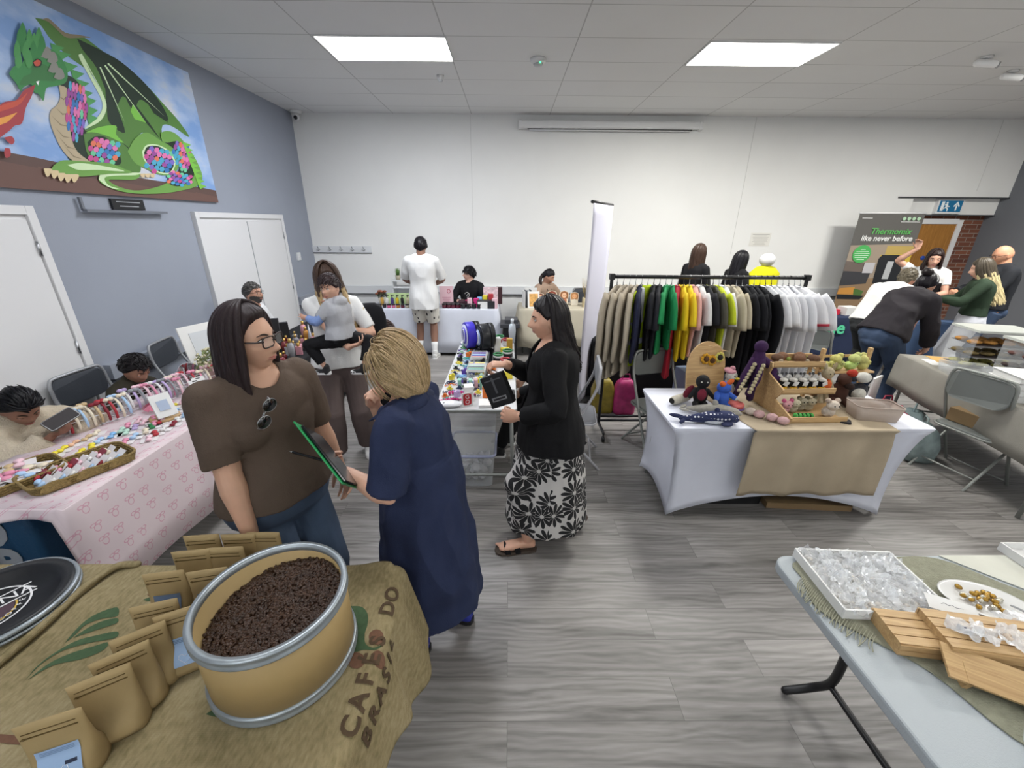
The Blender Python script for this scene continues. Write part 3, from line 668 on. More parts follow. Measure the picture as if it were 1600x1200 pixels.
class Person:
    def __init__(s, label, loc, rz, h=1.66, male=False, child=False, skin='#c89b80', pel=None, lean=(0, 0), side=0.0, twist=0.0,
                 head=(0, 0, 0), hs=None, fat=1.0, belly=0.0, bust=0.0, armL=None, armR=None, legL=None, legR=None, handL={}, handR={}, shw=None, name='person', group=None, cat='person', vox=0.006, body_from=None, armk=1.0, barefoot=False, toe=(0, 0), headf=0.0):
        s.root = thing(name, label, cat, loc, R(rz), group); s.h = h; k = s.k = h / 1.7; s.vox = vox; s.male = male; s.child = child; s.barefoot = barefoot
        s.f = 1.6 if male else 0.8
        P = s.P = Vector(pel if pel else (0, 0, 0.925 * k))
        l0, l1 = R(lean[0]), R(lean[1]); sd = R(side)
        s.d0 = Vector((math.sin(sd), math.sin(l0), math.cos(l0))).normalized(); s.d1 = Vector((math.sin(sd), math.sin(l1), math.cos(l1))).normalized()
        s.m = P + s.d0 * 0.23 * k; s.nb = s.m + s.d1 * 0.30 * k; s.twist = R(twist)
        s.T = TORSO_M if male else TORSO_F; s.fat = fat; s.belly = belly; s.bust = bust
        s.hk = (hs if hs else (1.0 if not child else 0.98)) * (k ** 0.5 if not child else 1)
        up = Vector((0, math.sin(R(-head[1]) * 0.6 + l1 * 0.35), math.cos(R(-head[1]) * 0.6 + l1 * 0.35)))
        nd = (s.d1 * 0.4 + up * 0.7 + Vector((math.sin(sd) * .2, headf, 0))).normalized()
        s.hc = s.nb + nd * 0.125 * (s.hk if not child else s.hk * 0.95) + Vector((0, 0.018, 0)) * k
        s.HM = Matrix.Translation(s.hc) @ Matrix.Rotation(R(head[0]), 4, 'Z') @ Matrix.Rotation(R(head[1]), 4, 'X') @ Matrix.Rotation(R(head[2]), 4, 'Y') @ Matrix.Scale(s.hk, 4)
        sw = (shw if shw else (0.182 if male else 0.158)) * k
        tw = s.twist; ax = Vector((math.cos(tw), math.sin(tw), 0)); c, _, _ = s.spine(0.865)
        s.ax1 = (ax - s.d1 * ax.dot(s.d1)).normalized()
        s.arms = {}; s.legs = {}
        for sg, spec, hd in ((-1, armL, handL), (1, armR, handR)):
            sh = c + s.ax1 * sw * sg
            tgt, pole = spec if spec else ((sg * 0.27 * k, 0.03, 0.80 * k), (sg * 0.6, -1, 0))
            e, w = ik(sh, tgt, 0.285 * k * armk, 0.245 * k * armk, pole)
            hd = dict(hd); d = hd.pop('d', None) or (w - e); n = hd.pop('n', None) or (-sg, 0.1, 0)
            s.arms[sg] = (sh, e, w, Vector(d), Vector(n), hd)
        for sg, spec in ((-1, legL), (1, legR)):
            hp = P + Vector((sg * 0.088 * k, 0, -0.03 * k))
            tgt, pole = spec[:2] if spec else ((sg * 0.11 * k, 0, 0.085 * k), (0, 1, 0))
            kn, an = ik(hp, tgt, 0.425 * k, 0.425 * k, pole); fd = Vector(spec[2]) if spec and len(spec) > 2 else Vector((sg * 0.12, 1, 0))
            s.legs[sg] = (hp, kn, an, fd.normalized())
        s.build_body(skin)
    def spine(s, t):
        k = s.k; ax = Vector((1, 0, 0))
        if t < 0.5: q = max(0, (t - 0.25) / 0.25)
        if t <= 0.4: c = s.P + s.d0 * (t / 0.434 * 0.23 * k) if t > -1 else s.P
        else: c = None
        L0, L1 = 0.434, 0.566
        if t <= L0: c = s.P + s.d0 * (t / L0) * 0.23 * k
        else: c = s.m + s.d1 * ((t - L0) / L1) * 0.30 * k
        w = sst(L0 - 0.25, L0 + 0.25, t); d = (s.d0 * (1 - w) + s.d1 * w).normalized()
        if abs(t - L0) < 0.25: 
            b = (1 - abs(t - L0) / 0.25) ** 2; c = c - (s.d0 - s.d1) * 0.0 * b
        tw = s.twist * sst(0.1, 0.8, t); x = Vector((math.cos(tw), math.sin(tw), 0)); x = (x - d * x.dot(d)).normalized(); y = d.cross(x)
        return c, x, y
    def torso_rings(s, e=0.0, t0=-0.24, t1=1.02, n=26, ex=None, seg=28, flare=0.0, fold=0.0, keep=False):
        tt = [a[0] for a in s.T]; out = []
        for i in range(n + 1):
            t = t0 + (t1 - t0) * i / n
            w = np.interp(t, tt, [a[1] for a in s.T]) * s.k; d = np.interp(t, tt, [a[2] for a in s.T]) * s.k
            if keep and t < -0.02: w = 0.172 * s.k if not s.male else 0.16 * s.k; d = 0.12 * s.k
            fb = 1 + (s.fat - 1) * (1 - 0.65 * sst(0.75, 1.0, t)); w *= fb; d *= fb
            c, x, y = s.spine(t)
            bl = s.belly * gau(t, 0.22, 0.17); ee = e + (ex(t) if ex else 0)
            if flare: ee += flare * sst(0.5, -0.2, t) if False else flare * max(0.0, (0.45 - t))
            ring = []
            for j in range(seg):
                q = 2 * PI * j / seg; cx, cy = math.cos(q), math.sin(q)
                fo = fold * math.cos(q * 7 + t * 3) * max(0, 0.8 - t)
                ring.append(c + x * (w + ee + fo) * abs(cx) ** 0.85 * (1 if cx > 0 else -1) + y * ((d + ee + fo) * abs(cy) ** 0.9 * (1 if cy > 0 else -1) + (bl if cy > 0 else 0) * max(0, cy)))
            out.append(ring)
        return out
    def bust_add(s, mb, e=0.0):
        if s.bust:
            for sg in (-1, 1):
                c, x, y = s.spine(0.63); mb.ell(c + x * sg * 0.066 * s.k * s.fat + y * 0.060 * s.k * s.fat, ((0.078 * s.k + e) * s.bust, (0.064 * s.k + e) * s.bust, (0.082 * s.k + e) * s.bust), seg=24, rings=16)
            if e > 0: c, x, y = s.spine(0.60); mb.ell(c + y * 0.060 * s.k * s.fat, (0.10 * s.k + e, 0.058 * s.k + e, 0.085 * s.k + e), seg=24, rings=16)
    def arm_path(s, sg, f0=0.0, f1=2.0, e=0.0, n=8, taper=None, elf=1.0):
        sh, el, w, d, nn, hd = s.arms[sg]; k = s.k * (0.75 + 0.25 * s.fat)
        rr = [(0, .050), (.15, .050), (.5, .044), (.85, .039), (1.0, .038), (1.25, .041), (1.6, .033), (2.0, .0255)]
        if s.male: rr = [(a, b * 1.1) for a, b in rr]
        if s.fat > 1.12: rr = [(a, b * (1.0 + 0.16 * (1 - a / 2.6))) for a, b in rr]
        pts = []; rad = []
        m = max(3, int((f1 - f0) * n))
        for i in range(m + 1):
            f = f0 + (f1 - f0) * i / m
            p = sh.lerp(el, f) if f <= 1 else el.lerp(w, f - 1)
            if abs(f - 1) < 0.12: p = p * 0.8 + (sh.lerp(el, 0.9) + el.lerp(w, 0.1)) * 0.1
            pts.append(p); rad.append(np.interp(f, [a[0] for a in rr], [a[1] for a in rr]) * k + e + (taper(f) if taper else 0))
        return pts, rad
    def leg_path(s, sg, f0=0.0, f1=2.0, e=0.0, n=10, taper=None):
        hp, kn, an, fd = s.legs[sg]; k = s.k * (0.7 + 0.3 * s.fat)
        rr = [(0, .088), (.25, .082), (.6, .068), (.9, .056), (1.0, .054), (1.3, .056), (1.55, .048), (1.85, .036), (2.0, .035)]
        pts = []; rad = []; m = max(3, int((f1 - f0) * n))
        for i in range(m + 1):
            f = f0 + (f1 - f0) * i / m
            p = hp.lerp(kn, f) if f <= 1 else kn.lerp(an, f - 1)
            pts.append(p); rad.append(np.interp(f, [a[0] for a in rr], [a[1] for a in rr]) * k + e + (taper(f) if taper else 0))
        return pts, rad
    def foot_mb(s, mb, sg, e=0.0, bare=False):
        hp, kn, an, fd = s.legs[sg]; k = s.k; fd = Vector(fd); fd.z = 0 if abs(fd.z) < 0.3 else fd.z; fd.normalize()
        upv = Vector((0, 0, 1)); upv = (upv - fd * upv.dot(fd)).normalized(); x = fd.cross(upv); rings = []
        for q, w, t, zc in ((-0.055, .022, .022, -.045), (-0.04, .031, .034, -.042), (0, .034, .042, -.036), (0.05, .037, .034, -.044), (0.10, .044, .026, -.054), (0.145, .046, .020, -.060), (0.175, .040, .016, -.064), (0.193, .024, .011, -.068)):
            c = Vector(an) + fd * q * k + upv * zc * k
            rings.append([c + x * math.cos(a) * (w * k + e) + upv * (math.sin(a) * (t * k + e) if math.sin(a) > 0 else max(math.sin(a) * (t * k + e), -(0.080 + zc) * k - e)) for a in RNG(16)])
        mb.loft(rings)
        if bare:
            for i in range(5):
                c = Vector(an) + fd * (0.178 - i * 0.012) * k + x * (-0.030 + i * 0.0155) * -sg * -1 * k + upv * -0.068 * k
                mb.tube([c, c + fd * 0.03 * k], (0.0105 if i == 0 else 0.008) * k, 8)
    def build_body(s, skin):
        mb = MB(); mb.loft(s.torso_rings(-0.004)); s.bust_add(mb, -0.004)
        for sg in (-1, 1):
            sh = s.arms[sg][0]; c, x, y = s.spine(0.97); mb.tube([c, c.lerp(sh, 0.5) + s.d1 * 0.004 * s.k, sh], [0.055 * s.k, 0.052 * s.k, 0.047 * s.k], 14)
            p, r = s.arm_path(sg); mb.tube(p, r, 14)
            sh, el, w, d, n, hd = s.arms[sg]; hand_mb(mb, w, d, n, hd.pop('thumb_side', sg * (1)) * -1, s.k * (1.0 if not s.child else 0.95), **hd)
            p, r = s.leg_path(sg); mb.tube(p, r, 14); s.foot_mb(mb, sg, 0.0, s.barefoot)
            kn = s.legs[sg][1]; mb.ell(kn, 0.052 * s.k)
        nr = (0.060 if s.male else 0.051) * s.k * (0.85 if s.child else 1) * (1 + (s.fat - 1) * 0.6)
        hb = s.HM @ Vector((0, -0.018, -0.05))
        mb.tube([s.nb - s.d1 * 0.05 * s.k, s.nb, hb], [nr * 1.35, nr * 1.1, nr * 0.98], 16)
        vs, fs = head_grid(s.f, s.child); mb.raw([s.HM @ Vector(v) for v in vs], fs, True)
        for sg in (-1, 1):
            M = s.HM @ Matrix.Translation((sg * 0.073, -0.008, -0.006)) @ Matrix.Rotation(R(sg * -22), 4, 'Z') @ Matrix.Rotation(R(8), 4, 'X')
            t = MB(M); t.ell((0, 0, 0), (0.009, 0.017, 0.030)); t.ell((sg * 0.004, -0.005, 0.008), (0.007, 0.014, 0.02)); t.ell((0, 0.0, -0.022), (0.008, 0.01, 0.010)); mb.merge(t)
        me = fuse(mb, s.vox, 2, 0.5)
        m = mat('skin_' + skin.strip('#'), skin, 0.5, var=0.05, vscale=14, sss=0.12, bump=0.05, bscale=500)
        s.body = put_mesh('body', me, m, s.root)
        s.skin = m
    # ---- face
    def face(s, iris='#3a2a1e', brow='#2a2019', lips='#a8605a', smile=0.0, detail=True, gaze=0.0, lid=0.0, openm=0.0):
        F = lambda x, z: face_y(x, z, s.f, s.child); es = 1.15 if s.child else 1.0; ez = 0.008 if not s.child else 0.0
        for sg in (-1, 1):
            ex = sg * 0.0305; y = F(ex, ez)
            mb = MB(s.HM); mb.ell((ex, y - 0.0045, ez), (0.0142 * es, 0.0085, 0.0078 * es), seg=20, rings=12, m=0)
            mb.ell((ex + gaze * 0.005, y + 0.0012, ez), (0.0058 * es, 0.0032, 0.0060 * es), m=1); mb.ell((ex + gaze * 0.005, y + 0.0035, ez), (0.0028, 0.0012, 0.0028), m=2)
            lidm = [(ex - sg * 0.0155 * es, y - 0.005, ez - 0.0005), (ex - sg * 0.009, y + 0.0012, ez + 0.0064 * es), (ex, y + 0.0035, ez + 0.0086 * es), (ex + sg * 0.009, y + 0.0002, ez + 0.0068 * es), (ex + sg * 0.0165 * es, y - 0.007, ez + 0.0005)]
            mb.tube(smooth_path(lidm, 4), [0.0016] * 17, 6, m=2)
            if lid: mb.ell((ex, y - 0.003, ez + 0.006), (0.0155 * es, 0.0088, 0.0066 + 0.004 * lid), m=3)
            low = [(ex - sg * 0.015 * es, y - 0.005, ez - 0.001), (ex, y + 0.0022, ez - 0.0085 * es), (ex + sg * 0.016 * es, y - 0.007, ez)]
            mb.tube(smooth_path(low, 5), [0.0013] * 11, 6, m=3)
            mb.build('eye', [mat('eye_white', '#dcd6d0', 0.25), mat('iris_' + iris.strip('#'), iris, 0.2), mat('pupil', '#0c0a0a', 0.15), s.skin], s.root)
            pts = [(sg * 0.014, F(sg * 0.014, 0.028) + 0.0005, 0.026 + ez - .008), (sg * 0.03, F(sg * 0.03, 0.032) + 0.001, 0.0315 + ez - .008), (sg * 0.047, F(sg * 0.047, 0.027) + 0.0005, 0.0255 + ez - .008)]
            b = MB(s.HM); b.tube(smooth_path(pts, 5), [0.0022, 0.003, 0.0034, 0.0034, 0.0034, 0.0033, 0.003, 0.0026, 0.0022, 0.0016, 0.001][:11], 6, flat=1.0)
            b.build('eyebrow', mat('brow_' + brow.strip('#'), brow, 0.8), s.root)
        zm = -0.0605; mb = MB(s.HM)
        def lip(z0, amp, th):
            pts = []
            for i in range(9):
                u = -1 + i / 4; x = 0.0235 * u; z = z0 + amp * (1 - u * u) + smile * 0.006 * u * u; pts.append((x, F(x, z) + 0.0003 - 0.0006 * abs(u), z))
            mb.tube(pts, [0.001, th * .6, th * .9, th, th * .95, th, th * .9, th * .6, 0.001], 8)
        lip(zm + 0.0016, 0.0026, 0.0024); lip(zm - 0.0018, -0.0036, 0.0029)
        mb.build('lips', mat('lips_' + lips.strip('#'), lips, 0.4), s.root)
    # ---- hair
    def hair(s, c, c2=None, line=None, thick=0.014, rough=0.4, locks=None, noise_amp=0.004, seed=1, name='hair', part=0.0, tip=None):
        q = random.Random(seed)
        line = line or [(0, .066), (30, .06), (55, .042), (75, .012), (90, -.018), (110, -.012), (130, -.05), (180, -.082)]
        vs, fs = head_grid(s.f, s.child); out = []
        for v in vs:
            p = Vector(v); az = abs(math.degrees(math.atan2(p.x, p.y))); zl = np.interp(az, [a for a, _ in line], [b for _, b in line])
            m = sst(-0.008, 0.008, p.z - zl); d = p.normalized()
            nz = noise.noise(p * 30 + Vector((seed, 0, 0))) * noise_amp + noise.noise(Vector((az * 0.12, p.z * 6, seed))) * noise_amp
            out.append(p + d * ((thick + nz) * m - 0.006 * (1 - m)) + Vector((0, 0, 0.004 * m)))
        mb = MB(s.HM); mb.raw(out, fs, True, 0)
        mats = [hair_mat(c, rough)]
        if c2: mats.append(hair_mat(c2, rough))
        if locks: locks(mb, q)
        return mb.build(name, mats, s.root)
def hair_mat(c, rough=0.42):
    key = 'hair_' + c.strip('#')
    if key in MATS: return MATS[key]
    s = NT(key); co = s.coords(scale=(260, 260, 14)); b = s.b
    n = s.n('ShaderNodeTexNoise', Vector=co, Scale=1.0, Detail=3.0); cc = srgb(c)
    s.link(s.ramp(n.outputs[0], [(0.35, tuple(x * 0.7 for x in cc)), (0.55, cc), (0.72, tuple(min(1, x * 1.3 + 0.005) for x in cc))]), b.inputs['Base Color'])
    b.inputs['Roughness'].default_value = rough; b.inputs['Specular IOR Level'].default_value = 0.2; bp = s.n('ShaderNodeBump', Height=n.outputs[0], Strength=0.25, Distance=0.002); s.link(bp.outputs[0], b.inputs['Normal'])
    MATS[key] = s.m; return s.m
def long_locks(zend=-0.32, az0=58, az1=180, n=46, out=1.10, wave=0.006, w=0.013, front=None, split=None, spread=0.02, back_in=0.0, face_back=0.0, z_jit=0.03, wfreq=40, curl_in=0.0):
    """hair falling from the crown: az0 = how far from the face the curtain starts"""
    def fn(mb, q):
        for sg in (-1, 1):
            for layer in range(2):
                for i in range(n):
                    az = az0 + (az1 - az0) * (i + q.random() * 0.8) / n; a = R(az) * sg
                    ph = q.random() * 6.3; ww = w * q.uniform(0.8, 1.25); o = out + layer * 0.045 + q.uniform(-0.02, 0.03)
                    ze = zend + q.uniform(-1, 1) * z_jit; pts = []; rr = []
                    for k in range(7):
                        el = R(86 - k * 15); x = 0.078 * math.cos(el) * math.sin(a) * o; y = 0.101 * math.cos(el) * math.cos(a) * o; z = 0.12 * math.sin(el) * (o + 0.02)
                        pts.append([x, y, z]); rr.append(ww * (0.5 + 0.5 * min(1, k / 3)))
                    x0, y0, z0 = pts[-1]; m = 9
                    for k in range(1, m + 1):
                        t = k / m; z = z0 + (ze - z0) * t; sp = 1 + spread * 10 * t * (1 - 0.3 * t)
                        x = x0 * sp - curl_in * x0 * 6 * t ** 4; y = (y0 * (1 - back_in * t)) - face_back * t
                        pts.append([x + wave * math.sin(z * wfreq + ph) * t, y + wave * math.cos(z * wfreq * 0.9 + ph) * t - curl_in * y0 * 6 * t ** 4, z]); rr.append(ww * (1 - 0.55 * t ** 2.2))
                    P = [Vector(p) for p in pts]
                    if split is None: mb.tube(smooth_path(P, 2), smooth_list(rr, 2), 6, flat=0.45, up=(math.sin(a), math.cos(a), 0.2))
                    else:
                        ks = next((k for k, p in enumerate(pts) if p[2] < split + q.uniform(-0.05, 0.05)), len(pts) - 2); ks = max(2, min(len(pts) - 2, ks))
                        mb.tube(P[:ks + 1], rr[:ks + 1], 6, flat=0.45, m=0, up=(math.sin(a), math.cos(a), 0.2)); mb.tube(P[ks:], rr[ks:], 6, flat=0.45, m=1, up=(math.sin(a), math.cos(a), 0.2))
    return fn
def tuft_locks(n=160, ln=0.03, w=0.007, zmin=0.0, up=0.2, az0=0, curl=0.5, thick=0.012, front_line=0.06, dirn=(0, 1, 0), drop=0.0, side=0.0):
    """short locks lying on the cap"""
    def fn(mb, q):
        for i in range(n):
            az = q.uniform(-180, 180); z = q.uniform(zmin, 1.0)
            el = math.asin(max(-0.98, min(0.99, z)))
            zl = 0.116 * math.sin(el)
            if abs(az) < 70 and zl < front_line: continue
            if 70 <= abs(az) < 115 and zl < 0.01: continue
            a = R(az); d = Vector((math.cos(el) * math.sin(a), math.cos(el) * math.cos(a), math.sin(el)))
            p = Vector((d.x * 0.076, d.y * 0.098, d.z * 0.118)) + d * (thick * 0.6)
            t = Vector(dirn) + Vector((q.uniform(-1, 1), q.uniform(-1, 1), q.uniform(-1, 1))) * curl + Vector((side, 0, -drop)); t = (t - d * t.dot(d)).normalized()
            l = ln * q.uniform(0.7, 1.3)
            pts = [p - t * l * 0.4 - d * 0.004, p + d * thick * 0.5, p + t * l * 0.5 + d * (thick * 0.5 + up * l * 0.4), p + t * l + d * (up * l - 0.004)]
            mb.tube(smooth_path(pts, 2), smooth_list([w * 0.5, w, w * 0.8, w * 0.2], 2), 5, flat=0.6, up=d)
    return fn
def flow_locks(n=400, flow=(0, -0.8, -0.6), ln=0.16, w=0.006, o0=1.14, o1=0.16, az_min=40, zlo=-0.1, end_in=0.10, jitter=0.35, mats=2, puff=0.06, el_lo=-10, fl_side=0.0):
    def fn(mb, q):
        for i in range(n):
            az = q.uniform(18, 180) * q.choice((-1, 1)); el = math.asin(q.uniform(math.sin(R(el_lo)), 0.995)); a = R(az)
            if abs(az) < az_min and el < R(30 + (az_min - abs(az)) * 0.5): continue
            if el > R(60): a = q.uniform(-PI, PI)
            o = o0 + o1 * q.random(); d = Vector((math.cos(el) * math.sin(a), math.cos(el) * math.cos(a), math.sin(el)))
            nz3 = noise.noise_vector(d * 2.6 + Vector((5, 2, 9))); clump = noise.noise(d * 7.0)
            o += 0.07 * noise.noise(d * 3.5 + Vector((1, 7, 3))) + 0.05 * clump
            f = Vector(flow) + nz3 * 0.75 + Vector((q.uniform(-1, 1), q.uniform(-1, 1), q.uniform(-1, 1))) * jitter + Vector((fl_side * (1 if d.x > 0 else -1), 0, 0)); pts = []; rr = []; m = 8; ww = w * q.uniform(0.7, 1.3)
            for k in range(m + 1):
                t = k / m; oo = o + puff * math.sin(PI * min(1, t * 1.1)) - end_in * t ** 3
                if k == 0: oo = 0.98
                p = Vector((0.076 * d.x, 0.099 * d.y, 0.118 * d.z)) * oo
                if d.z < -0.35: p.x *= 1 + (-d.z - .35) * 0.5; p.y *= 1 + (-d.z - .35) * 0.3
                if p.z < zlo: break
                pts.append(p); rr.append(ww * (0.45 + 0.75 * math.sin(PI * min(1, 0.15 + t * 0.75))) * (1 - 0.6 * t ** 4))
                g = f + Vector((0, 0, -0.9 * max(0, -d.y + 0.2))); g = g - d * g.dot(d)
                if g.length < 1e-3: break
                d = (d + g.normalized() * (ln / m / 0.1)).normalized()
            if len(pts) < 4: continue
            mb.tube(smooth_path(pts, 2), smooth_list(rr, 2), 5, flat=0.5, m=(1 if clump + q.uniform(-.35, .35) > 0.02 else 0) if mats > 1 else 0, up=d)
    return fn
# ---- clothes
def garment_top(p, m, e=0.012, t0=0.0, t1=0.985, sleeve=0.8, se=0.012, ex=None, hem=None, cut=None, wr=0.006, name='top', scut=None, flare=0.0, sleeve_taper=None, vox=None, armw=1.0, extra=None, fold=0.0, seed=0.0, arms=(-1, 1), solid=0.003):
    mb = MB(); mb.loft(p.torso_rings(e, t0, t1, 22, ex=ex, flare=flare, fold=fold, keep=True)); p.bust_add(mb, e)
    for sg in (-1, 1):
        c, x, y = p.spine(0.95); sh = p.arms[sg][0]
        mb.tube([c, c.lerp(sh, 0.5) + p.d1 * 0.004 * p.k, sh], [0.055 * p.k + e, 0.053 * p.k + e, 0.048 * p.k + min(e, se)], 16)
        if sg in arms:
            mb.ell(sh, (0.050 + 0.0) * p.k * (0.75 + 0.25 * p.fat) * (1.16 if p.fat > 1.12 else 1.0) * (1.1 if p.male else 1.0) + se + (sleeve_taper(0) if sleeve_taper else 0))
            pp, rr = p.arm_path(sg, 0.0, sleeve, se, taper=sleeve_taper); mb.tube(pp, rr, 16, caps='flat')
    if extra: extra(mb)
    me = fuse(mb, vox or p.vox, 9, 0.5, wrinkle=wr * 1.5, wscale=7.5 / p.k, seed=seed)
    if cut: me = cut_mesh(me, cut)
    o = put_mesh(name, me, m, p.root)
    if cut: q = o.modifiers.new('s', 'SOLIDIFY'); q.thickness = solid; q.offset = -1
    return o
def cut_mesh(me, fn):
    import bmesh
    bm = bmesh.new(); bm.from_mesh(me)
    dead = [f for f in bm.faces if fn(f.calc_center_median())]
    bmesh.ops.delete(bm, geom=dead, context='FACES')
    nb = {}
    for e in bm.edges:
        if len(e.link_faces) == 1:
            a, b = e.verts; nb.setdefault(a, []).append(b); nb.setdefault(b, []).append(a)
    for it in range(14):
        new = {v: v.co * 0.5 + (l[0].co + l[1].co) * 0.25 for v, l in nb.items() if len(l) == 2}
        for v, c in new.items(): v.co = c
    bm.to_mesh(me); bm.free(); return me
def garment_bottom(p, m, e=0.010, t1=0.22, length=1.95, le=0.010, taper=None, wr=0.004, name='trousers', vox=None, belly=0.0, seed=3.0):
    mb = MB(); mb.loft(p.torso_rings(e, -0.24, t1, 12))
    for sg in (-1, 1):
        pp, rr = p.leg_path(sg, 0.0, length, le, taper=taper); mb.tube(pp, rr, 16, caps='flat')
        mb.ell(p.P + Vector((sg * 0.075 * p.k, -0.055 * p.k, -0.03 * p.k)), 0.085 * p.k * (0.6 + 0.4 * p.fat))
    for sg in (-1, 1):
        kn = p.legs[sg][1]
        if length > 1: mb.ell(kn, 0.056 * p.k + le + (taper(1) if taper else 0))
        pp, rr = p.leg_path(sg, 0, .3); mb.tube([p.P - p.d0 * 0.05 * p.k, pp[0], pp[-1]], [0.085 * p.k + e, rr[0] + le + 0.004, rr[-1] + le + 0.003], 14)
    c, x, y = p.spine(-0.2); mb.ell(c, (0.125 * p.k + e, 0.10 * p.k + e, 0.07 * p.k))
    me = fuse(mb, vox or p.vox, 5, 0.5, wrinkle=wr, wscale=8 / p.k, seed=seed)
    return put_mesh(name, me, m, p.root)
def shoes(p, m, sole=None, e=0.006, name='shoe', sides=(-1, 1), flat=False, h=0.0):
    for sg in sides:
        mb = MB(); p.foot_mb(mb, sg, e)
        hp, kn, an, fd = p.legs[sg]
        if not flat: mb.tube([an + Vector((0, 0, 0.015 + h)), an + Vector((0, 0, -0.03))], [0.04 * p.k + e] * 2, 14)
        me = fuse(mb, 0.005, 2, 0.5); o = put_mesh(name, me, m, p.root)
        if sole:
            f = Vector((fd.x, fd.y, 0)).normalized(); x = Vector((f.y, -f.x, 0)); k = p.k
            z = an.z - 0.085 * k
            pts = [an + f * a * k + x * b * k for a, b in ((-0.066, 0.0), (-0.06, 0.026), (-0.03, 0.037), (0.05, 0.04), (0.11, 0.05), (0.16, 0.049), (0.195, 0.03), (0.206, 0.0), (0.195, -0.03), (0.16, -0.049), (0.11, -0.05), (0.05, -0.04), (-0.03, -0.037), (-0.06, -0.026))]
            b = MB(); b.prism([(q.x, q.y) for q in pts], z - 0.004, z + 0.022); b.build('sole', sole, o, bevel=0.004)
def glasses(p, c='#2a2220', r=0.0018, w=0.024, hgt=0.017, y0=None, lens=True, rim=True):
    F = lambda x, z: face_y(x, z, p.f, p.child); fy = F(0, 0.004) + 0.004
    root = thing('spectacles', 'x', 'x'); bpy.data.objects.remove(root)
    mb = MB(p.HM)
    for sg in (-1, 1):
        pts = [(sg * 0.0315 + a, fy - 0.006 - abs(a + sg * 0.0315) * 0.12, 0.005 + b) for a, b in rrect(w * 2, hgt * 2, 0.012, 4)]
        mb.tube(pts, r, 6, closed=True)
        mb.tube([(sg * 0.055, fy - 0.012, 0.011), (sg * 0.074, fy - 0.03, 0.012), (sg * 0.079, 0.0, 0.008), (sg * 0.080, -0.02, 0.0)], r * 1.1, 6)
    mb.tube([(-0.008, fy - 0.006, 0.009), (0, fy - 0.002, 0.011), (0.008, fy - 0.006, 0.009)], r, 6)
    o = mb.build('spectacles', mat('frame_' + c.strip('#'), c, 0.25), p.root)
    if lens:
        for sg in (-1, 1):
            b = MB(p.HM); pts = [(sg * 0.0315 + a, fy - 0.006 - abs(a + sg * 0.0315) * 0.12, 0.005 + q) for a, q in rrect(w * 2, hgt * 2, 0.012, 4)]
            b.raw(pts, [tuple(range(len(pts)))], False); b.build('lens', mat('clear_lens', '#ffffff', 0.03, alpha=0.12, spec=0.6), o)
    return o
DENIM = mat('denim', '#45566e', 0.85, var=0.22, vscale=5, bump=0.2, bscale=300)
DENIM_D = mat('denim_dark', '#33435c', 0.85, var=0.2, vscale=5, bump=0.2, bscale=300)
BLACKC = cloth('black_cloth', '#17171a')
# --- woman in the brown top
p = Person('woman in brown short-sleeved top and jeans with black-framed glasses and long dark hair', (-1.0, 1.50, 0), -118, h=1.71, skin='#c79d84', fat=1.24, belly=0.02, bust=1.0, lean=(0, 2), twist=-6,
           head=(24, -2, 0), vox=0.0045, armR=((0.22, 0.16, 0.76), (0.9, -1, 0)), armL=((-0.30, 0.05, 0.80), (-0.5, -1, 0)), handR=dict(curl=22), handL=dict(curl=22))
p.face(iris='#4a3a2e', brow='#3a2b24', lips='#a5625c', gaze=0.3)
p.hair('#2c2223', rough=0.5, locks=long_locks(zend=-0.27, az0=72, n=44, out=1.14, spread=0.016, w=0.014, wave=0.004, back_in=-0.05, z_jit=0.02), thick=0.018,
       line=[(0, .088), (20, .085), (42, .07), (56, .045), (68, .0), (80, -.06), (180, -.1)])
TOPB = cloth('brown_knit', '#56493f', var=0.05)
nk = p.nb.copy()
garment_top(p, TOPB, e=0.014, t0=0.0, sleeve=0.84, se=0.015, wr=0.008, flare=0.03, vox=0.005, sleeve_taper=lambda f: 0.004 + 0.008 * f, cut=lambda c: c.z > nk.z - 0.045 and (c.x ** 2 + (c.y - nk.y - 0.03) ** 2) < 0.078 ** 2)
garment_bottom(p, DENIM, e=0.008, t1=0.16, le=0.012, vox=0.006, wr=0.005, taper=lambda f: 0.008 * f)
shoes(p, BLACKC)
glasses(p, '#2b1f1c', r=0.0027, w=0.027, hgt=0.019)
mb = MB(); c = nk + Vector((0, 0.055, -0.01))
mb.tube(smooth_path([(-0.07, nk.y + 0.02, nk.z - 0.005), (-0.04, nk.y + 0.078, nk.z - 0.05), (0, nk.y + 0.098, nk.z - 0.075), (0.04, nk.y + 0.078, nk.z - 0.05), (0.07, nk.y + 0.02, nk.z - 0.005)], 5), 0.0011, 6)
mb.build('necklace', mat('gold', '#b89550', 0.3, metal=1.0), p.root)
t = thing('sunglasses', 'round dark sunglasses hanging from the neckline of the brown top', 'sunglasses', (0, 0, 0))
c0, x0, y0 = p.spine(0.72); S = p.root.matrix_basis.copy()
S = Matrix.Translation(p.root.location) @ Matrix.Rotation(p.root.rotation_euler.z, 4, 'Z') @ Matrix.Translation(c0 + Vector((0.075, 0.176, 0.035))) @ Matrix.Rotation(R(-12), 4, 'X') @ Matrix.Rotation(R(68), 4, 'Y')
t.location = S.translation; t.rotation_euler = S.to_euler()
mb = MB()
for sg in (-1, 1): mb.tube([(sg * 0.034 + 0.026 * math.cos(a), 0, 0.026 * math.sin(a)) for a in RNG(24)], 0.0016, 6, closed=True); mb.tube([(sg * 0.06, 0, 0.01), (sg * 0.063, -0.01, 0.01), (sg * -0.03, -0.014, 0.0)], 0.0016, 6)
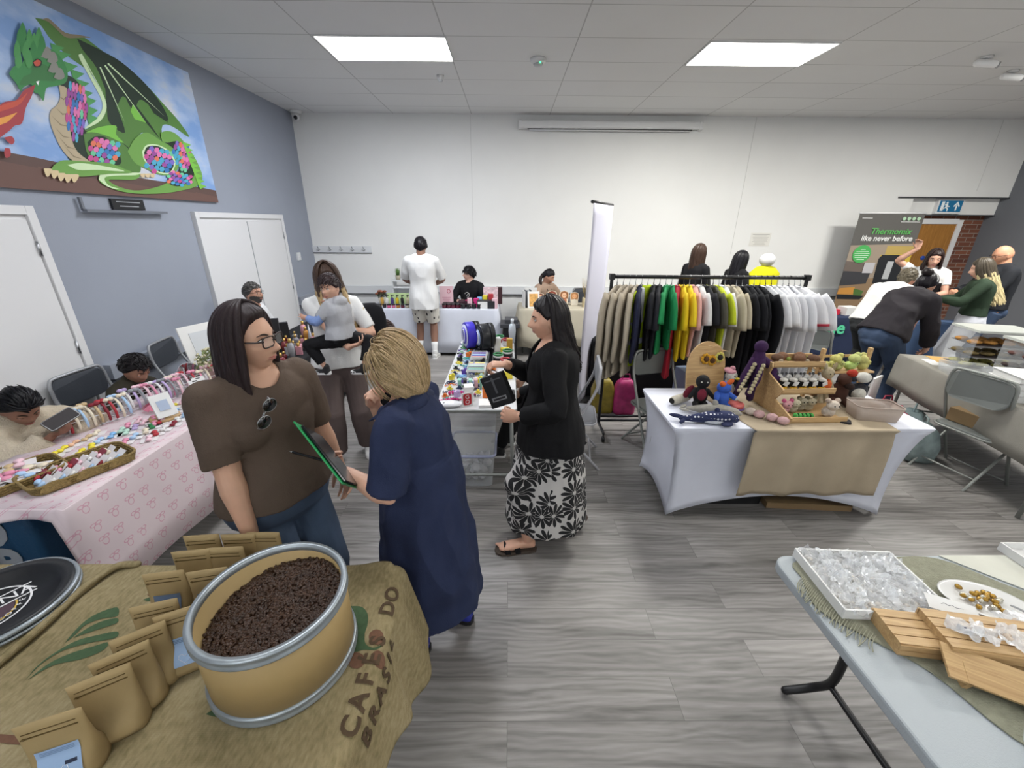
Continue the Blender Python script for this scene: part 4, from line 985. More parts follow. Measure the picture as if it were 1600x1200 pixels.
mb.tube([(-0.009, 0, 0.008), (0, 0.003, 0.013), (0.009, 0, 0.008)], 0.0016, 6); mb.build('frame', M_STL, t)
for sg in (-1, 1): mb = MB(); mb.cyl((sg * 0.034, -0.001, 0), (sg * 0.034, 0.001, 0), 0.025); mb.build('lens', mat('dark_lens', '#0c0c0e', 0.05, coat=1.0), t)

# --- woman in the navy dress
p = Person('woman in navy short-sleeved dress with short blonde hair, hand raised to her chin', (-0.375, 1.52, 0), 80, h=1.575, skin='#d2a68e', fat=1.22, belly=0.02, bust=0.95, lean=(0, 8),
           head=(13, -8, 0), vox=0.0045, armR=((0.035, 0.20, 1.275), (0.6, -0.2, -1)), armL=((-0.16, 0.25, 1.06), (-0.6, -0.6, -1)),
           handR=dict(d=(-0.35, -0.05, 1), n=(-0.5, -1, 0), curl=58, thumb=30), handL=dict(d=(0.25, 1, 0.25), n=(0.9, -0.3, 0.3), curl=45, thumb=40),
           legR=((0.10, -0.12, 0.085), (0, 1, 0)), legL=((-0.10, 0.05, 0.085), (0, 1, 0)))
p.face(iris='#4a4034', brow='#8a6c4c', lips='#b0746a')
p.hair('#96805c', '#b39a76', locks=flow_locks(n=3400, ln=0.20, w=0.0026, flow=(0.0, -1.0, -0.62), az_min=52, zlo=-0.122, o0=1.27, o1=0.05, jitter=0.14, end_in=0.08), thick=0.02, line=[(0, .06), (30, .05), (50, .02), (65, -.01), (80, -.03), (100, -.055), (130, -.08), (180, -.1)], rough=0.38)
NAVY = cloth('navy_linen', '#28304b', var=0.1)
def skirt_rings(p, ztop, zbot, w0, w1, d0, d1, fold=0.01, nf=9, seg=64, cy0=0.0, cy1=0.0, cx1=0.0, n=14, amp_top=0.0, seed=0.0):
    out = []
    for i in range(n + 1):
        t = i / n; z = ztop + (zbot - ztop) * t; w = w0 + (w1 - w0) * t ** 0.8; d = d0 + (d1 - d0) * t ** 0.8; r = []
        for j in range(seg):
            q = 2 * PI * j / seg; f = fold * (amp_top + t) * (math.cos(q * nf + seed + t) + 0.5 * math.cos(q * (nf * 2 - 3) + 1.3 + seed))
            r.append((p.P.x + cx1 * t + (w + f) * math.cos(q), p.P.y + cy0 + (cy1 - cy0) * t + (d + f) * math.sin(q), z))
        out.append(r)
    return out
o = garment_top(p, NAVY, e=0.018, t0=0.25, sleeve=0.95, se=0.018, wr=0.012, vox=0.005, name='dress', sleeve_taper=lambda f: 0.006 + 0.012 * f,
    cut=lambda c: c.z > p.nb.z - 0.05 and (c.x ** 2 + (c.y - p.nb.y - 0.035) ** 2) < 0.075 ** 2,
    extra=lambda mb: mb.loft(skirt_rings(p, 1.10, 0.30, 0.18, 0.245, 0.15, 0.25, fold=0.010, nf=7)[0:]))
mb = MB(); c, x, y = p.spine(0.37)
mb.loft([[c + x * (0.186 + q) * math.cos(a) + y * (0.150 + q) * math.sin(a) + Vector((0, 0, z)) for a in RNG(40)] for z, q in ((-0.022, -0.012), (-0.018, 0.0), (0.018, 0.0), (0.022, -0.012))], cap=False)
mb.build('belt', cloth('navy_belt', '#232a44'), p.root)
mb = MB()
for sg in (-1, 1):
    n0 = p.nb
    A = [(sg * 0.0, n0.y - 0.075, n0.z + 0.03), (sg * 0.06, n0.y - 0.045, n0.z + 0.025), (sg * 0.075, n0.y + 0.02, n0.z + 0.0), (sg * 0.045, n0.y + 0.085, n0.z - 0.05)]
    B = [(sg * 0.0, n0.y - 0.105, n0.z - 0.02), (sg * 0.10, n0.y - 0.075, n0.z - 0.012), (sg * 0.125, n0.y + 0.03, n0.z - 0.03), (sg * 0.10, n0.y + 0.12, n0.z - 0.075)]
    a, b = smooth_path(A, 5), smooth_path(B, 5)
    mb.raw([v for q in zip(a, b) for v in q], [(2 * i, 2 * i + 1, 2 * i + 3, 2 * i + 2) for i in range(len(a) - 1)], True)
mb.build('collar', NAVY, p.root, solid=0.005)
mb = MB(); sh, el, w, *_ = p.arms[-1]; c = sh.lerp(el, 0.84)
mb.cyl(c + Vector((-0.066, 0.0, 0)), c + Vector((-0.073, 0, 0)), 0.009); mb.build('button', mat('button_grey', '#8a8478', 0.4), p.root)
mb = MB(p.HM); mb.ell((-0.083, 0.0, -0.03), 0.006); mb.build('earring', mat('pearl', '#e8e4dc', 0.2), p.root)
shoes(p, mat('blue_velvet', '#232f8a', 0.7), mat('sole_black', '#151517', 0.6), flat=True)
w = p.arms[-1][2]
Wp = Matrix.Translation(p.root.location) @ Matrix.Rotation(p.root.rotation_euler.z, 4, 'Z')
t = thing('clipboard', 'green folder and black tablet held by the woman in the navy dress', 'folder')
P1, P2 = Vector((-0.745, 1.335, 1.275)), Vector((-0.545, 1.20, 1.105)); e2 = Vector((-0.42, 0.86, -0.20)).normalized()
Fm = frame((P1 + P2) / 2 + e2 * 0.09, P2 - P1, e2); t.location = Fm.translation; t.rotation_euler = Fm.to_euler()
mb = MB(); mb.box((0, 0, 0), (0.30, 0.20, 0.006)); mb.build('folder', mat('green_plastic', '#1c8a4c', 0.35), t, bevel=0.002)
mb = MB(); mb.box((0.01, 0.01, 0.010), (0.27, 0.19, 0.009)); mb.build('tablet', M_GLOSS, t, bevel=0.002)
mb = MB(); mb.box((-0.12, 0, -0.006), (0.02, 0.1, 0.008)); mb.tube([(-0.14, -0.02, -0.006), (-0.15, 0, -0.01), (-0.14, 0.02, -0.006)], 0.002, 6); mb.build('clip', M_STL, t)
t = thing('pen', 'black pen tucked behind the green folder', 'pen'); mb = MB(); mb.tube([(-0.80, 1.33, 1.20), (-0.68, 1.30, 1.185)], 0.005, 8); mb.build('barrel', M_GLOSS, t)
mb = MB(); mb.cyl((-0.80, 1.33, 1.20), (-0.815, 1.334, 1.2018), 0.004, r2=0.001); mb.build('tip', M_STL, t)

# --- walking woman
def floral():
    s = NT('flower_print'); tc = s.n('ShaderNodeTexCoord'); sp = s.n('ShaderNodeSeparateXYZ'); s.link(tc.outputs['Object'], sp.inputs[0])
    ang = s.math('ARCTAN2', sp.outputs[1], sp.outputs[0]); u = s.math('MULTIPLY', ang, 0.21)
    cb = s.n('ShaderNodeCombineXYZ'); s.link(u, cb.inputs[0]); s.link(sp.outputs[2], cb.inputs[1])
    vo = s.n('ShaderNodeTexVoronoi', Vector=cb.outputs[0], Scale=7.0, Randomness=0.75); vo.voronoi_dimensions = '2D'
    sub = s.n('ShaderNodeVectorMath', _operation='SUBTRACT'); ms = s.n('ShaderNodeVectorMath', _operation='SCALE'); s.link(cb.outputs[0], ms.inputs[0]); ms.inputs['Scale'].default_value = 1.0
    s.link(ms.outputs[0], sub.inputs[0]); s.link(vo.outputs['Position'], sub.inputs[1])
    s2 = s.n('ShaderNodeSeparateXYZ'); s.link(sub.outputs[0], s2.inputs[0])
    th = s.math('ARCTAN2', s2.outputs[1], s2.outputs[0]); r = s.math('MULTIPLY', vo.outputs['Distance'], 1.0)
    rr = s.math('SQRT', s.math('ADD', s.math('POWER', s.math('ABSOLUTE', s2.outputs[0]), 2.0), s.math('POWER', s.math('ABSOLUTE', s2.outputs[1]), 2.0)))
    pet = s.math('ABSOLUTE', s.math('SINE', s.math('MULTIPLY', th, 5.5)))
    edge = s.math('MULTIPLY_ADD', s.math('POWER', pet, 0.5), 0.082, 0.006)
    inside = s.math('LESS_THAN', rr, edge); core = s.math('GREATER_THAN', rr, 0.013)
    gap = s.math('GREATER_THAN', s.math('MULTIPLY', pet, rr), 0.0045)
    f = s.math('MULTIPLY', s.math('MULTIPLY', inside, core), gap)
    s.link(s.mix(f, srgb('#b9b6b3'), srgb('#17171a')), s.b.inputs['Base Color']); s.b.inputs['Roughness'].default_value = 0.85
    return s.m
FLORAL = floral()
p = Person('walking woman in black cardigan and black and white flowered dress carrying a small bag', (0.26, 2.22, 0), 88, h=1.62, skin='#cfa188', fat=1.16, bust=0.95, belly=0.015, lean=(0, 3), head=(2, -6, 0), vox=0.005,
           armR=((0.10, 0.28, 1.21), (0.8, -0.6, -0.7)), armL=((-0.18, 0.19, 1.0), (-0.8, -0.8, -0.4)), handR=dict(d=(-0.1, 1, 0.05), n=(0.1, 0.1, -1), curl=48, thumb=25, thumb_side=1), handL=dict(d=(0.1, 1, 0.1), n=(1, 0, -0.1), curl=55),
           legR=((0.13, -0.20, 0.14), (0, 1, 0), (0.1, 1, -0.45)), legL=((-0.12, 0.13, 0.10), (0, 1, 0), (-0.1, 1, 0)), barefoot=True)
p.face(iris='#3a2a20', brow='#241c1a', lips='#a45c58', smile=0.8)
p.hair('#1f1b1d', locks=long_locks(zend=-0.30, az0=98, n=36, out=1.10, wave=0.014, w=0.014, spread=0.018, back_in=-0.25, face_back=0.02, wfreq=45), thick=0.016,
       line=[(0, .072), (30, .066), (50, .052), (66, .03), (80, .012), (95, .02), (115, -.03), (140, -.09), (180, -.1)])
mb = MB(p.HM); mb.tube([(0.07 * math.cos(a), 0.055 - 0.01 * math.cos(a), 0.105 * math.sin(a) + 0.012) for a in [R(30 + 12 * k) for k in range(11)]], 0.004, 6, flat=1.5); mb.build('hairband', M_GLOSS, p.root)
mb = MB(); mb.loft(p.torso_rings(0.006, 0.2, 0.90, 12)); p.bust_add(mb, 0.006)
sk = skirt_rings(p, 0.98, 0.16, 0.17, 0.21, 0.17, 0.265, fold=0.010, nf=8, cy1=0.01); mb.loft(sk)
for sg in (-1, 1):
    pp, rr = p.leg_path(sg, 0.1, 1.72, 0.022); mb.tube(pp, rr, 16); mb.ell(p.legs[sg][1], 0.085)
me = fuse(mb, 0.006, 6, 0.5, wrinkle=0.006)
me = cut_mesh(me, lambda c: c.y > 0.02 and c.z > p.nb.z - 0.12 + abs(c.x) * 0.9)
put_mesh('dress', me, FLORAL, p.root)
CARD = cloth('black_knit', '#131315', var=0.1)
garment_top(p, CARD, e=0.026, t0=-0.22, sleeve=1.88, se=0.018, flare=0.085, wr=0.008, name='cardigan', cut=lambda c: (c.y > p.P.y + 0.01 and abs(c.x) < 0.055 + max(0, (c.z - 1.15)) * 0.16) or (c.z > p.nb.z - 0.03 and (c.x ** 2 + (c.y - p.nb.y - 0.02) ** 2) < 0.085 ** 2) or c.z < p.P.z - 0.115, solid=0.01, vox=0.006)
for sg in (-1, 1):
    hp, kn, an, fd = p.legs[sg]; f = Vector(fd).normalized(); upv = Vector((0, 0, 1)); upv = (upv - f * upv.dot(f)).normalized(); x = f.cross(upv); k = p.k
    M = Matrix((x, f, upv)).transposed().to_4x4(); M.translation = an
    mb = MB(M); pts = [(-0.0, -0.066), (0.028, -0.055), (0.036, -0.02), (0.04, 0.05), (0.052, 0.12), (0.05, 0.17), (0.03, 0.205), (0.0, 0.212), (-0.03, 0.205), (-0.05, 0.17), (-0.052, 0.12), (-0.04, 0.05), (-0.036, -0.02), (-0.028, -0.055)]
    mb.prism(pts, -0.100, -0.080); o = mb.build('sandal', mat('cork', '#4a4038', 0.8), p.root, bevel=0.003)
    for y in (0.06, 0.125):
        b = MB(M); b.loft([[(0.05 * math.cos(a) * (1.0 if y > .1 else .92), y + w_ + 0.01 * math.sin(a), -0.085 + (0.055 if y < .1 else 0.045) * math.sin(a)) for a in [PI * j / 14 for j in range(15)]] for w_ in (-0.018, 0.018)], cap=False, close=False); b.build('strap', BLACKC, o, solid=0.004)
w = p.arms[1]; Wp = Matrix.Translation(p.root.location) @ Matrix.Rotation(p.root.rotation_euler.z, 4, 'Z')
grip = Wp @ (w[2] + w[3].normalized() * 0.11 * p.k + Vector((0, 0, -0.03)))
t = thing('gift_bag', 'small black paper bag with a grey ribbon and label held by the walking woman', 'bag')
Fm = frame(grip + Vector((0.01, 0.0, -0.015)), (0.84, -0.3, 0.42), (-0.40, 0.2, 0.88)); t.location = Fm.translation; t.rotation_euler = Fm.to_euler()
mb = MB(); mb.box((0.0, -0.125, 0), (0.15, 0.2, 0.05)); mb.build('bag', M_BPAP, t, bevel=0.002)
mb = MB(); mb.tube([(-0.04, -0.02, 0), (-0.02, 0.0, 0.0), (0.0, 0.012, 0), (0.02, 0.0, 0.0), (0.04, -0.02, 0)], 0.0025, 6); mb.build('handle', M_BPAP, t)
mb = MB(); mb.box((0, -0.175, 0.026), (0.10, 0.026, 0.001)); mb.build('label_plate', mat('label_grey', '#8b8c8e', 0.5), t)
mb = MB(); mb.box((0, -0.175, 0.0268), (0.08, 0.012, 0.001)); mb.build('print', M_BPAP, t)
mb = MB(); mb.box((0, -0.055, 0.026), (0.11, 0.008, 0.001), rot=(0, 0, 0.0)); mb.box((0.0, -0.09, 0.0262), (0.014, 0.10, 0.001)); mb.build('ribbon', mat('ribbon_grey', '#55565a', 0.4), t)
WHITET = cloth('white_jersey', '#d9d9d8', var=0.04)
BLK = [(0, .062), (40, .056), (62, .03), (78, .0), (95, -.02), (115, -.01), (135, -.05), (180, -.075)]
# --- mother with the toddler
p = Person('mother with long fair-tipped hair, white T-shirt and grey-brown trousers carrying a toddler', (-1.42, 3.30, 0), -160, h=1.69, skin='#cfa38c', fat=1.08, bust=0.8, lean=(0, -3), head=(8, -6, 6), vox=0.006,
           armR=((-0.12, 0.42, 1.09), (0.9, 0.3, -0.9)), armL=((-0.05, 0.15, 1.2), (-0.9, 0.1, -0.7)), handR=dict(d=(-0.95, 0.25, 0.25), n=(0, -0.3, 1), curl=25), handL=dict(d=(0.8, 0.1, 0.5), n=(0.3, -1, 0), curl=30),
           legR=((0.13, 0.05, 0.085), (0, 1, 0)), legL=((-0.13, -0.04, 0.085), (0, 1, 0)))
p.face(iris='#3a2a20', brow='#4a382a', lips='#a8625a')
p.hair('#46362e', '#b39a70', locks=long_locks(zend=-0.40, az0=54, n=36, out=1.2, wave=0.012, w=0.015, spread=0.055, split=-0.04, back_in=0.1, face_back=-0.07, wfreq=25), thick=0.014, line=[(0, .075), (20, .066), (40, .04), (60, .0), (80, -.04), (180, -.09)])
garment_top(p, WHITET, e=0.02, t0=-0.06, sleeve=0.82, se=0.016, flare=0.04, wr=0.007, cut=lambda c: c.z > p.nb.z - 0.03 and (c.x ** 2 + (c.y - p.nb.y - 0.02) ** 2) < 0.07 ** 2)
garment_bottom(p, cloth('taupe_trousers', '#5e5250'), le=0.016, taper=lambda f: 0.018 * f, length=1.97)
shoes(p, WHITET, WHITET)
t = thing('backpack', 'small black backpack with striped straps on the mother\'s shoulder', 'backpack', (-1.16, 3.42, 1.18), R(-160))
mb = MB(); mb.loft([[(x * a, y * a * 0.55, z) for x, y in rrect(0.24, 0.26, 0.06)] for z, a in ((-0.17, 0.8), (-0.15, 1.0), (0.08, 1.0), (0.16, 0.8), (0.19, 0.4))]); mb.build('pack', BLACKC, t, bevel=0.004)
mb = MB(); mb.tube(smooth_path([(0.05, 0.07, 0.16), (0.06, 0.11, 0.05), (0.05, 0.10, -0.10), (0.03, 0.06, -0.16)], 4), 0.014, 8, flat=0.4); mb.build('strap', cloth('strap_striped', '#c9b98c'), t)

# --- toddler
TODL = dict(h=0.86, child=True, hs=0.80)
p = Person('toddler in grey hooded top with blue sleeves and black trousers held on the mother\'s arm', (-1.27, 3.04, 0.63), 72, skin='#d3a58e', lean=(2, 6), twist=0, fat=1.25, head=(92, -6, 6), vox=0.005, cat='child', name='toddler', armk=0.95,
           pel=(0.0, 0, 0.56), armL=((-0.11, 0.19, 0.71), (-0.7, -0.6, -0.8)), armR=((0.12, 0.16, 0.76), (0.6, -0.5, -1)), handL=dict(d=(-0.2, 1, 0.15), n=(0.9, 0.2, 0), curl=12, spread=14), handR=dict(curl=20),
           legL=((-0.10, 0.10, 0.32), (-0.5, 1, 0.5), (-0.2, 0.9, -0.1)), legR=((-0.05, -0.20, 0.34), (0.2, -1, 0.4), (-0.2, 0.9, -0.2)), **TODL)
p.face(iris='#2c201a', brow='#4a3a30', lips='#b86a60')
p.hair('#35292a', '#4a3a36', locks=tuft_locks(n=150, ln=0.05, w=0.007, up=0.05, dirn=(0, 1, -0.2), thick=0.010, front_line=0.045), thick=0.012, line=[(0, .05), (35, .044), (60, .02), (80, -.01), (110, -.01), (140, -.05), (180, -.07)])
garment_top(p, M_MARL, e=0.024, t0=-0.02, sleeve=0.7, se=0.012, wr=0.004, vox=0.005, name='hooded_top', extra=lambda mb: mb.ell(p.nb + Vector((0, -0.05, -0.01)), (0.07, 0.04, 0.05)))
for sg in (-1, 1):
    mb = MB(); pp, rr = p.arm_path(sg, 0.5, 1.88, 0.010); mb.tube(pp, rr, 14, caps='flat'); put_mesh('sleeve', fuse(mb, 0.005, 3, wrinkle=0.004, wscale=18), cloth('blue_sleeve', '#7f96c8'), p.root)
garment_bottom(p, BLACKC, e=0.012, t1=0.2, le=0.014, length=1.75, vox=0.005)
shoes(p, M_TRAIN, M_SOLEW, e=0.004)

# --- child behind the blonde woman
p = Person('small child with brown hair in a grey top standing beside the mother', (-1.10, 3.58, 0), 120, h=1.13, child=True, hs=0.93, skin='#cfa38c', vox=0.007, name='child', cat='child', fat=1.1)
p.face(iris='#3a2a20'); p.hair('#3d2e2b', locks=tuft_locks(n=120, ln=0.05, w=0.009, up=0.05, dirn=(0, 1, -0.2)), thick=0.014, line=BLK)
garment_top(p, M_MARL, e=0.016, t0=-0.1, sleeve=0.9, se=0.014); garment_bottom(p, BLACKC, le=0.014); shoes(p, BLACKC, M_SOLEW)

def seated(label, loc, rz, sh=0.45, **k):
    h = k.get('h', 1.6); kk = h / 1.7; pz = sh + 0.10 * kk
    k.setdefault('legL', ((-0.13, 0.44 * kk, 0.085 * kk), (0, 1, 1))); k.setdefault('legR', ((0.13, 0.44 * kk, 0.085 * kk), (0, 1, 1)))
    return Person(label, loc, rz, pel=(0, 0, pz), **k)
# --- man behind the perfume table
p = seated('man with grey hair, beard and glasses in a white shirt sitting behind the black table', (-2.98, 4.80, 0), -75, h=1.74, male=True, skin='#bf9079', lean=(-4, 4), head=(-22, 4, 0), vox=0.008, armR=((0.2, 0.30, 0.62), (1, -1, 0)), armL=((-0.2, 0.30, 0.62), (-1, -1, 0)))
p.face(brow='#3a3432', lips='#a0625a'); glasses(p, '#332722', lens=False)
p.hair('#5a5755', locks=tuft_locks(n=130, ln=0.03, w=0.008, up=0.1), thick=0.010, line=BLK)
mb = MB(); vs, fs = head_grid(p.f, False); mb.raw([p.HM @ (Vector(v) + Vector(v).normalized() * (0.004 if (v[2] < -0.048 - 0.03 * (abs(v[0]) < 0.05) * 0 + abs(v[0]) * 0.35 and v[1] > -0.01 and not (abs(v[0]) < 0.022 and -0.068 < v[2] < -0.054)) else -0.004)) for v in vs], fs, True); mb.build('beard', hair_mat('#4a4644'), p.root)
garment_top(p, cloth('white_shirt', '#d4d5d6', var=0.04), e=0.02, sleeve=1.9, se=0.014); garment_bottom(p, DENIM_D); shoes(p, BLACKC)
# --- man at the cosmetics table
p = Person('man with black hair seen from behind in white T-shirt and patterned shorts', (-1.28, 6.24, 0), 2, h=1.80, male=True, skin='#8f6a58', fat=1.02, head=(4, -14, 0), vox=0.008, armR=((0.14, 0.30, 1.10), (1, -0.3, -0.8)), armL=((-0.14, 0.30, 1.10), (-1, -0.3, -0.8)),
           legR=((0.12, -0.05, 0.085), (0, 1, 0)), legL=((-0.12, 0.03, 0.085), (0, 1, 0)))
p.face(); p.hair('#17151a', locks=tuft_locks(n=260, ln=0.03, w=0.008, up=0.4, curl=1.4, dirn=(0, 0, 0.2)), thick=0.02, line=BLK)
garment_top(p, WHITET, e=0.026, t0=-0.36, sleeve=0.92, se=0.020, wr=0.008, flare=0.01, ex=lambda t: 0.014 * (1 - sst(0.0, 0.35, t)), sleeve_taper=lambda f: 0.01 * f)
def prints():
    s = NT('printed_shorts'); co = s.coords(scale=(1, 1, 0.55)); vo = s.n('ShaderNodeTexVoronoi', Vector=co, Scale=15.0, Randomness=0.8); nz = s.n('ShaderNodeTexNoise', Vector=co, Scale=30.0)
    f = s.math('LESS_THAN', s.math('ADD', vo.outputs['Distance'], s.math('MULTIPLY', nz.outputs[0], 0.2)), 0.36)
    s.link(s.mix(f, srgb('#d8d5cc'), srgb('#2c2a2c')), s.b.inputs['Base Color']); s.b.inputs['Roughness'].default_value = 0.8; return s.m
garment_bottom(p, prints(), e=0.014, le=0.03, length=0.88, name='shorts', taper=lambda f: 0.012 * f)
for sg in (-1, 1): mb = MB(); pp, rr = p.leg_path(sg, 1.62, 2.0, 0.005); mb.tube(pp, rr, 14, caps='flat'); mb.build('sock', WHITET, p.root)
shoes(p, cloth('white_trainer', '#cfcfcc'), M_SOLEW)
# --- boy behind the cosmetics table
p = seated('boy with short black hair in a black sweatshirt sitting behind the cosmetics table', (-0.66, 7.12, 0), 165, h=1.66, male=True, skin='#cfa795', head=(-62, 2, 0), vox=0.008, armR=((0.1, 0.30, 0.78), (1, -1, 0)), armL=((-0.15, 0.30, 0.78), (-1, -1, 0)))
p.face(); p.hair('#131216', locks=tuft_locks(n=220, ln=0.05, w=0.009, up=0.25, curl=0.9, front_line=0.04, drop=0.3), thick=0.018, line=[(0, .045), (50, .04), (75, .0), (95, -.02), (115, -.03), (180, -.08)])
o = garment_top(p, BLACKC, e=0.022, sleeve=1.9, se=0.018, name='sweatshirt'); garment_bottom(p, BLACKC); shoes(p, BLACKC)
c, x, y = p.spine(0.62)
mb = MB(); M = c + y * 0.16
mb.tube([M + x * 0.04 * math.cos(a) + Vector((0.0, 0, 0.04 * math.sin(a))) for a in [R(20 + 15 * i) for i in range(18)]], 0.003, 5); mb.tube([M + Vector((-0.02, 0.001, 0.02)), M + Vector((0.01, 0.001, -0.02))], 0.003, 5); mb.build('chest_print', WHITET, p.root)
# --- woman behind the portraits table
p = seated('woman with dark hair tied back in a beige top looking down behind the beige table', (0.58, 7.10, 0), -140, h=1.66, skin='#b78a74', lean=(0, 14), head=(28, -26, 0), vox=0.008, armR=((0.15, 0.32, 0.80), (1, -1, 0)), armL=((-0.15, 0.32, 0.80), (-1, -1, 0)))
p.face(lid=1); p.hair('#19171b', locks=None, thick=0.010, line=[(0, .06), (40, .052), (65, .02), (85, .0), (100, .01), (120, -.03), (180, -.08)])
mb = MB(p.HM); mb.tube(smooth_path([(0, -0.10, -0.02), (0.06, -0.09, -0.10), (0.09, -0.02, -0.18), (0.08, 0.03, -0.28)], 4), [0.03] * 6 + [0.024] * 5 + [0.012] * 2, 10); mb.build('ponytail', hair_mat('#2a211f'), p.root)
garment_top(p, cloth('beige_knit', '#9c8675'), e=0.02, sleeve=1.85, se=0.018, name='jumper'); garment_bottom(p, cloth('cream_trousers', '#b8afa0')); shoes(p, BLACKC)
mb = MB(); n0 = p.nb; mb.tube(smooth_path([(-0.06, n0.y, n0.z), (-0.05, n0.y + 0.1, n0.z - 0.1), (0, n0.y + 0.12, n0.z - 0.24), (0.05, n0.y + 0.1, n0.z - 0.1), (0.06, n0.y, n0.z)], 5), 0.004, 6); mb.build('lanyard', BLACKC, p.root)
# --- two women behind the clothes rail
p = Person('woman with brown shoulder-length hair in black behind the clothes rail', (2.66, 6.0, 0), -62, h=1.73, skin='#c79f8b', head=(-12, -4, 0), vox=0.008, bust=0.8)
p.face(); p.hair('#3a2a22', locks=long_locks(zend=-0.25, az0=72, n=24, w=0.02, spread=0.012), line=[(0, .07), (40, .055), (65, .02), (85, -.04), (180, -.09)])
garment_top(p, BLACKC, e=0.014, sleeve=1.9); garment_bottom(p, BLACKC); shoes(p, BLACKC)
p = Person('woman with long black hair in black behind the middle of the clothes rail', (3.32, 6.12, 0), -72, h=1.63, skin='#b48874', head=(-8, -10, 0), vox=0.008, bust=0.8)
p.face(); p.hair('#141318', locks=long_locks(zend=-0.36, az0=64, n=26, w=0.018, spread=0.010), line=[(0, .07), (40, .055), (60, .02), (85, -.04), (180, -.09)])
garment_top(p, BLACKC, e=0.014, sleeve=1.9); garment_bottom(p, BLACKC); shoes(p, BLACKC)
# --- children behind the pink table
p = seated('boy in a dark olive shirt bending his head over the pink table', (-3.12, 3.05, 0), -92, sh=0.36, h=1.30, child=True, hs=0.98, skin='#a87d68', lean=(10, 26), head=(-6, -34, 0), vox=0.007, armR=((0.12, 0.30, 0.62), (1, -1, 0)), armL=((-0.12, 0.30, 0.62), (-1, -1, 0)))
p.face(lid=1); p.hair('#1d1a1c', locks=tuft_locks(n=220, ln=0.035, w=0.008, up=0.4, curl=0.7, dirn=(0, 1, 0.3)), thick=0.016, line=BLK)
garment_top(p, cloth('olive_cloth', '#3c392f'), e=0.02, sleeve=1.88, se=0.02, name='shirt', extra=lambda mb: mb.tube([p.nb + Vector((0, -0.01, -0.01)), p.nb + Vector((0, 0.012, 0.03))], 0.062 * p.k + 0.012, 14, caps='flat')); garment_bottom(p, DENIM_D); shoes(p, BLACKC)
p = seated('girl with parted black hair in a cream fleece looking down at a phone', (-3.10, 2.28, 0), -104, sh=0.36, h=1.42, child=True, hs=1.0, skin='#8d6654', lean=(8, 26), head=(-6, -36, 0), vox=0.007, armR=((-0.02, 0.34, 0.78), (1, -0.4, -0.6)), armL=((-0.10, 0.36, 0.84), (-1, -0.4, -0.6)),
           handR=dict(d=(-0.4, 1, 0.3), n=(-0.3, 0, 1), curl=40), handL=dict(d=(0.4, 1, 0.25), n=(0.8, 0, 0.5), curl=40))
p.face(lid=1); p.hair('#101014', locks=tuft_locks(n=240, ln=0.06, w=0.008, up=0.0, curl=0.3, dirn=(0, -1, -0.4)), thick=0.012, line=[(0, .058), (40, .05), (60, .03), (85, .0), (110, -.02), (180, -.08)])
mb = MB(p.HM)
for sg in (-1, 1): mb.ell((sg * 0.05, -0.10, 0.02), 0.03)
mb.build('hair_bunch', hair_mat('#101014'), p.root)
FLEECE = mat('cream_fleece', '#c4b7a2', 0.95, var=0.08, vscale=20, bump=0.9, bscale=120)
garment_top(p, FLEECE, e=0.045, t0=-0.1, sleeve=1.82, se=0.05, wr=0.012, name='fleece_jacket', extra=lambda mb: mb.tube([p.nb + Vector((0, -0.02, -0.02)), p.nb + Vector((0, 0.03, 0.02))], 0.095 * p.k, 14, caps='flat')); garment_bottom(p, DENIM_D); shoes(p, BLACKC)
W2 = Matrix.Translation(p.root.location) @ Matrix.Rotation(p.root.rotation_euler.z, 4, 'Z')
q = W2 @ (p.arms[-1][2] + p.arms[-1][3].normalized() * 0.10 + Vector((0.03, 0.0, 0.035)))
t = thing('phone', 'dark phone held by the girl in the cream fleece', 'phone'); Fm = frame(q, (0.3, 1, 0.3), (-0.7, 0.2, 0.7)); t.location = q; t.rotation_euler = Fm.to_euler()
mb = MB(); mb.rbox((0, 0, 0), (0.16, 0.08, 0.009), 0.012); mb.build('phone_body', M_GLOSS, t, bevel=0.002)
mb = MB(); mb.rbox((0, 0, 0.0056), (0.148, 0.07, 0.001), 0.008); mb.build('screen', mat('screen_mat', '#2a2426', 0.6), t)
# --- seated seller hidden behind the walking woman
p = seated('seller in black seated behind the long table of printed toys', (0.45, 3.30, 0), 82, h=1.56, skin='#c79d84', head=(0, -14, 0), vox=0.008, lean=(-4, 6), armR=((0.15, 0.34, 0.66), (1, -1, 0)), armL=((-0.15, 0.34, 0.66), (-1, -1, 0)), legL=((-0.12, 0.52, 0.085), (0, 1, 1)), legR=((0.12, 0.46, 0.085), (0, 1, 1)))
p.face(); p.hair('#2a211f', locks=long_locks(zend=-0.22, az0=75, n=16, w=0.022), line=[(0, .07), (40, .055), (65, .02), (85, -.04), (180, -.09)])
garment_top(p, BLACKC, e=0.02, sleeve=1.9, se=0.018); garment_bottom(p, BLACKC, le=0.02, length=1.9); shoes(p, M_TRAIN, M_SOLEW)
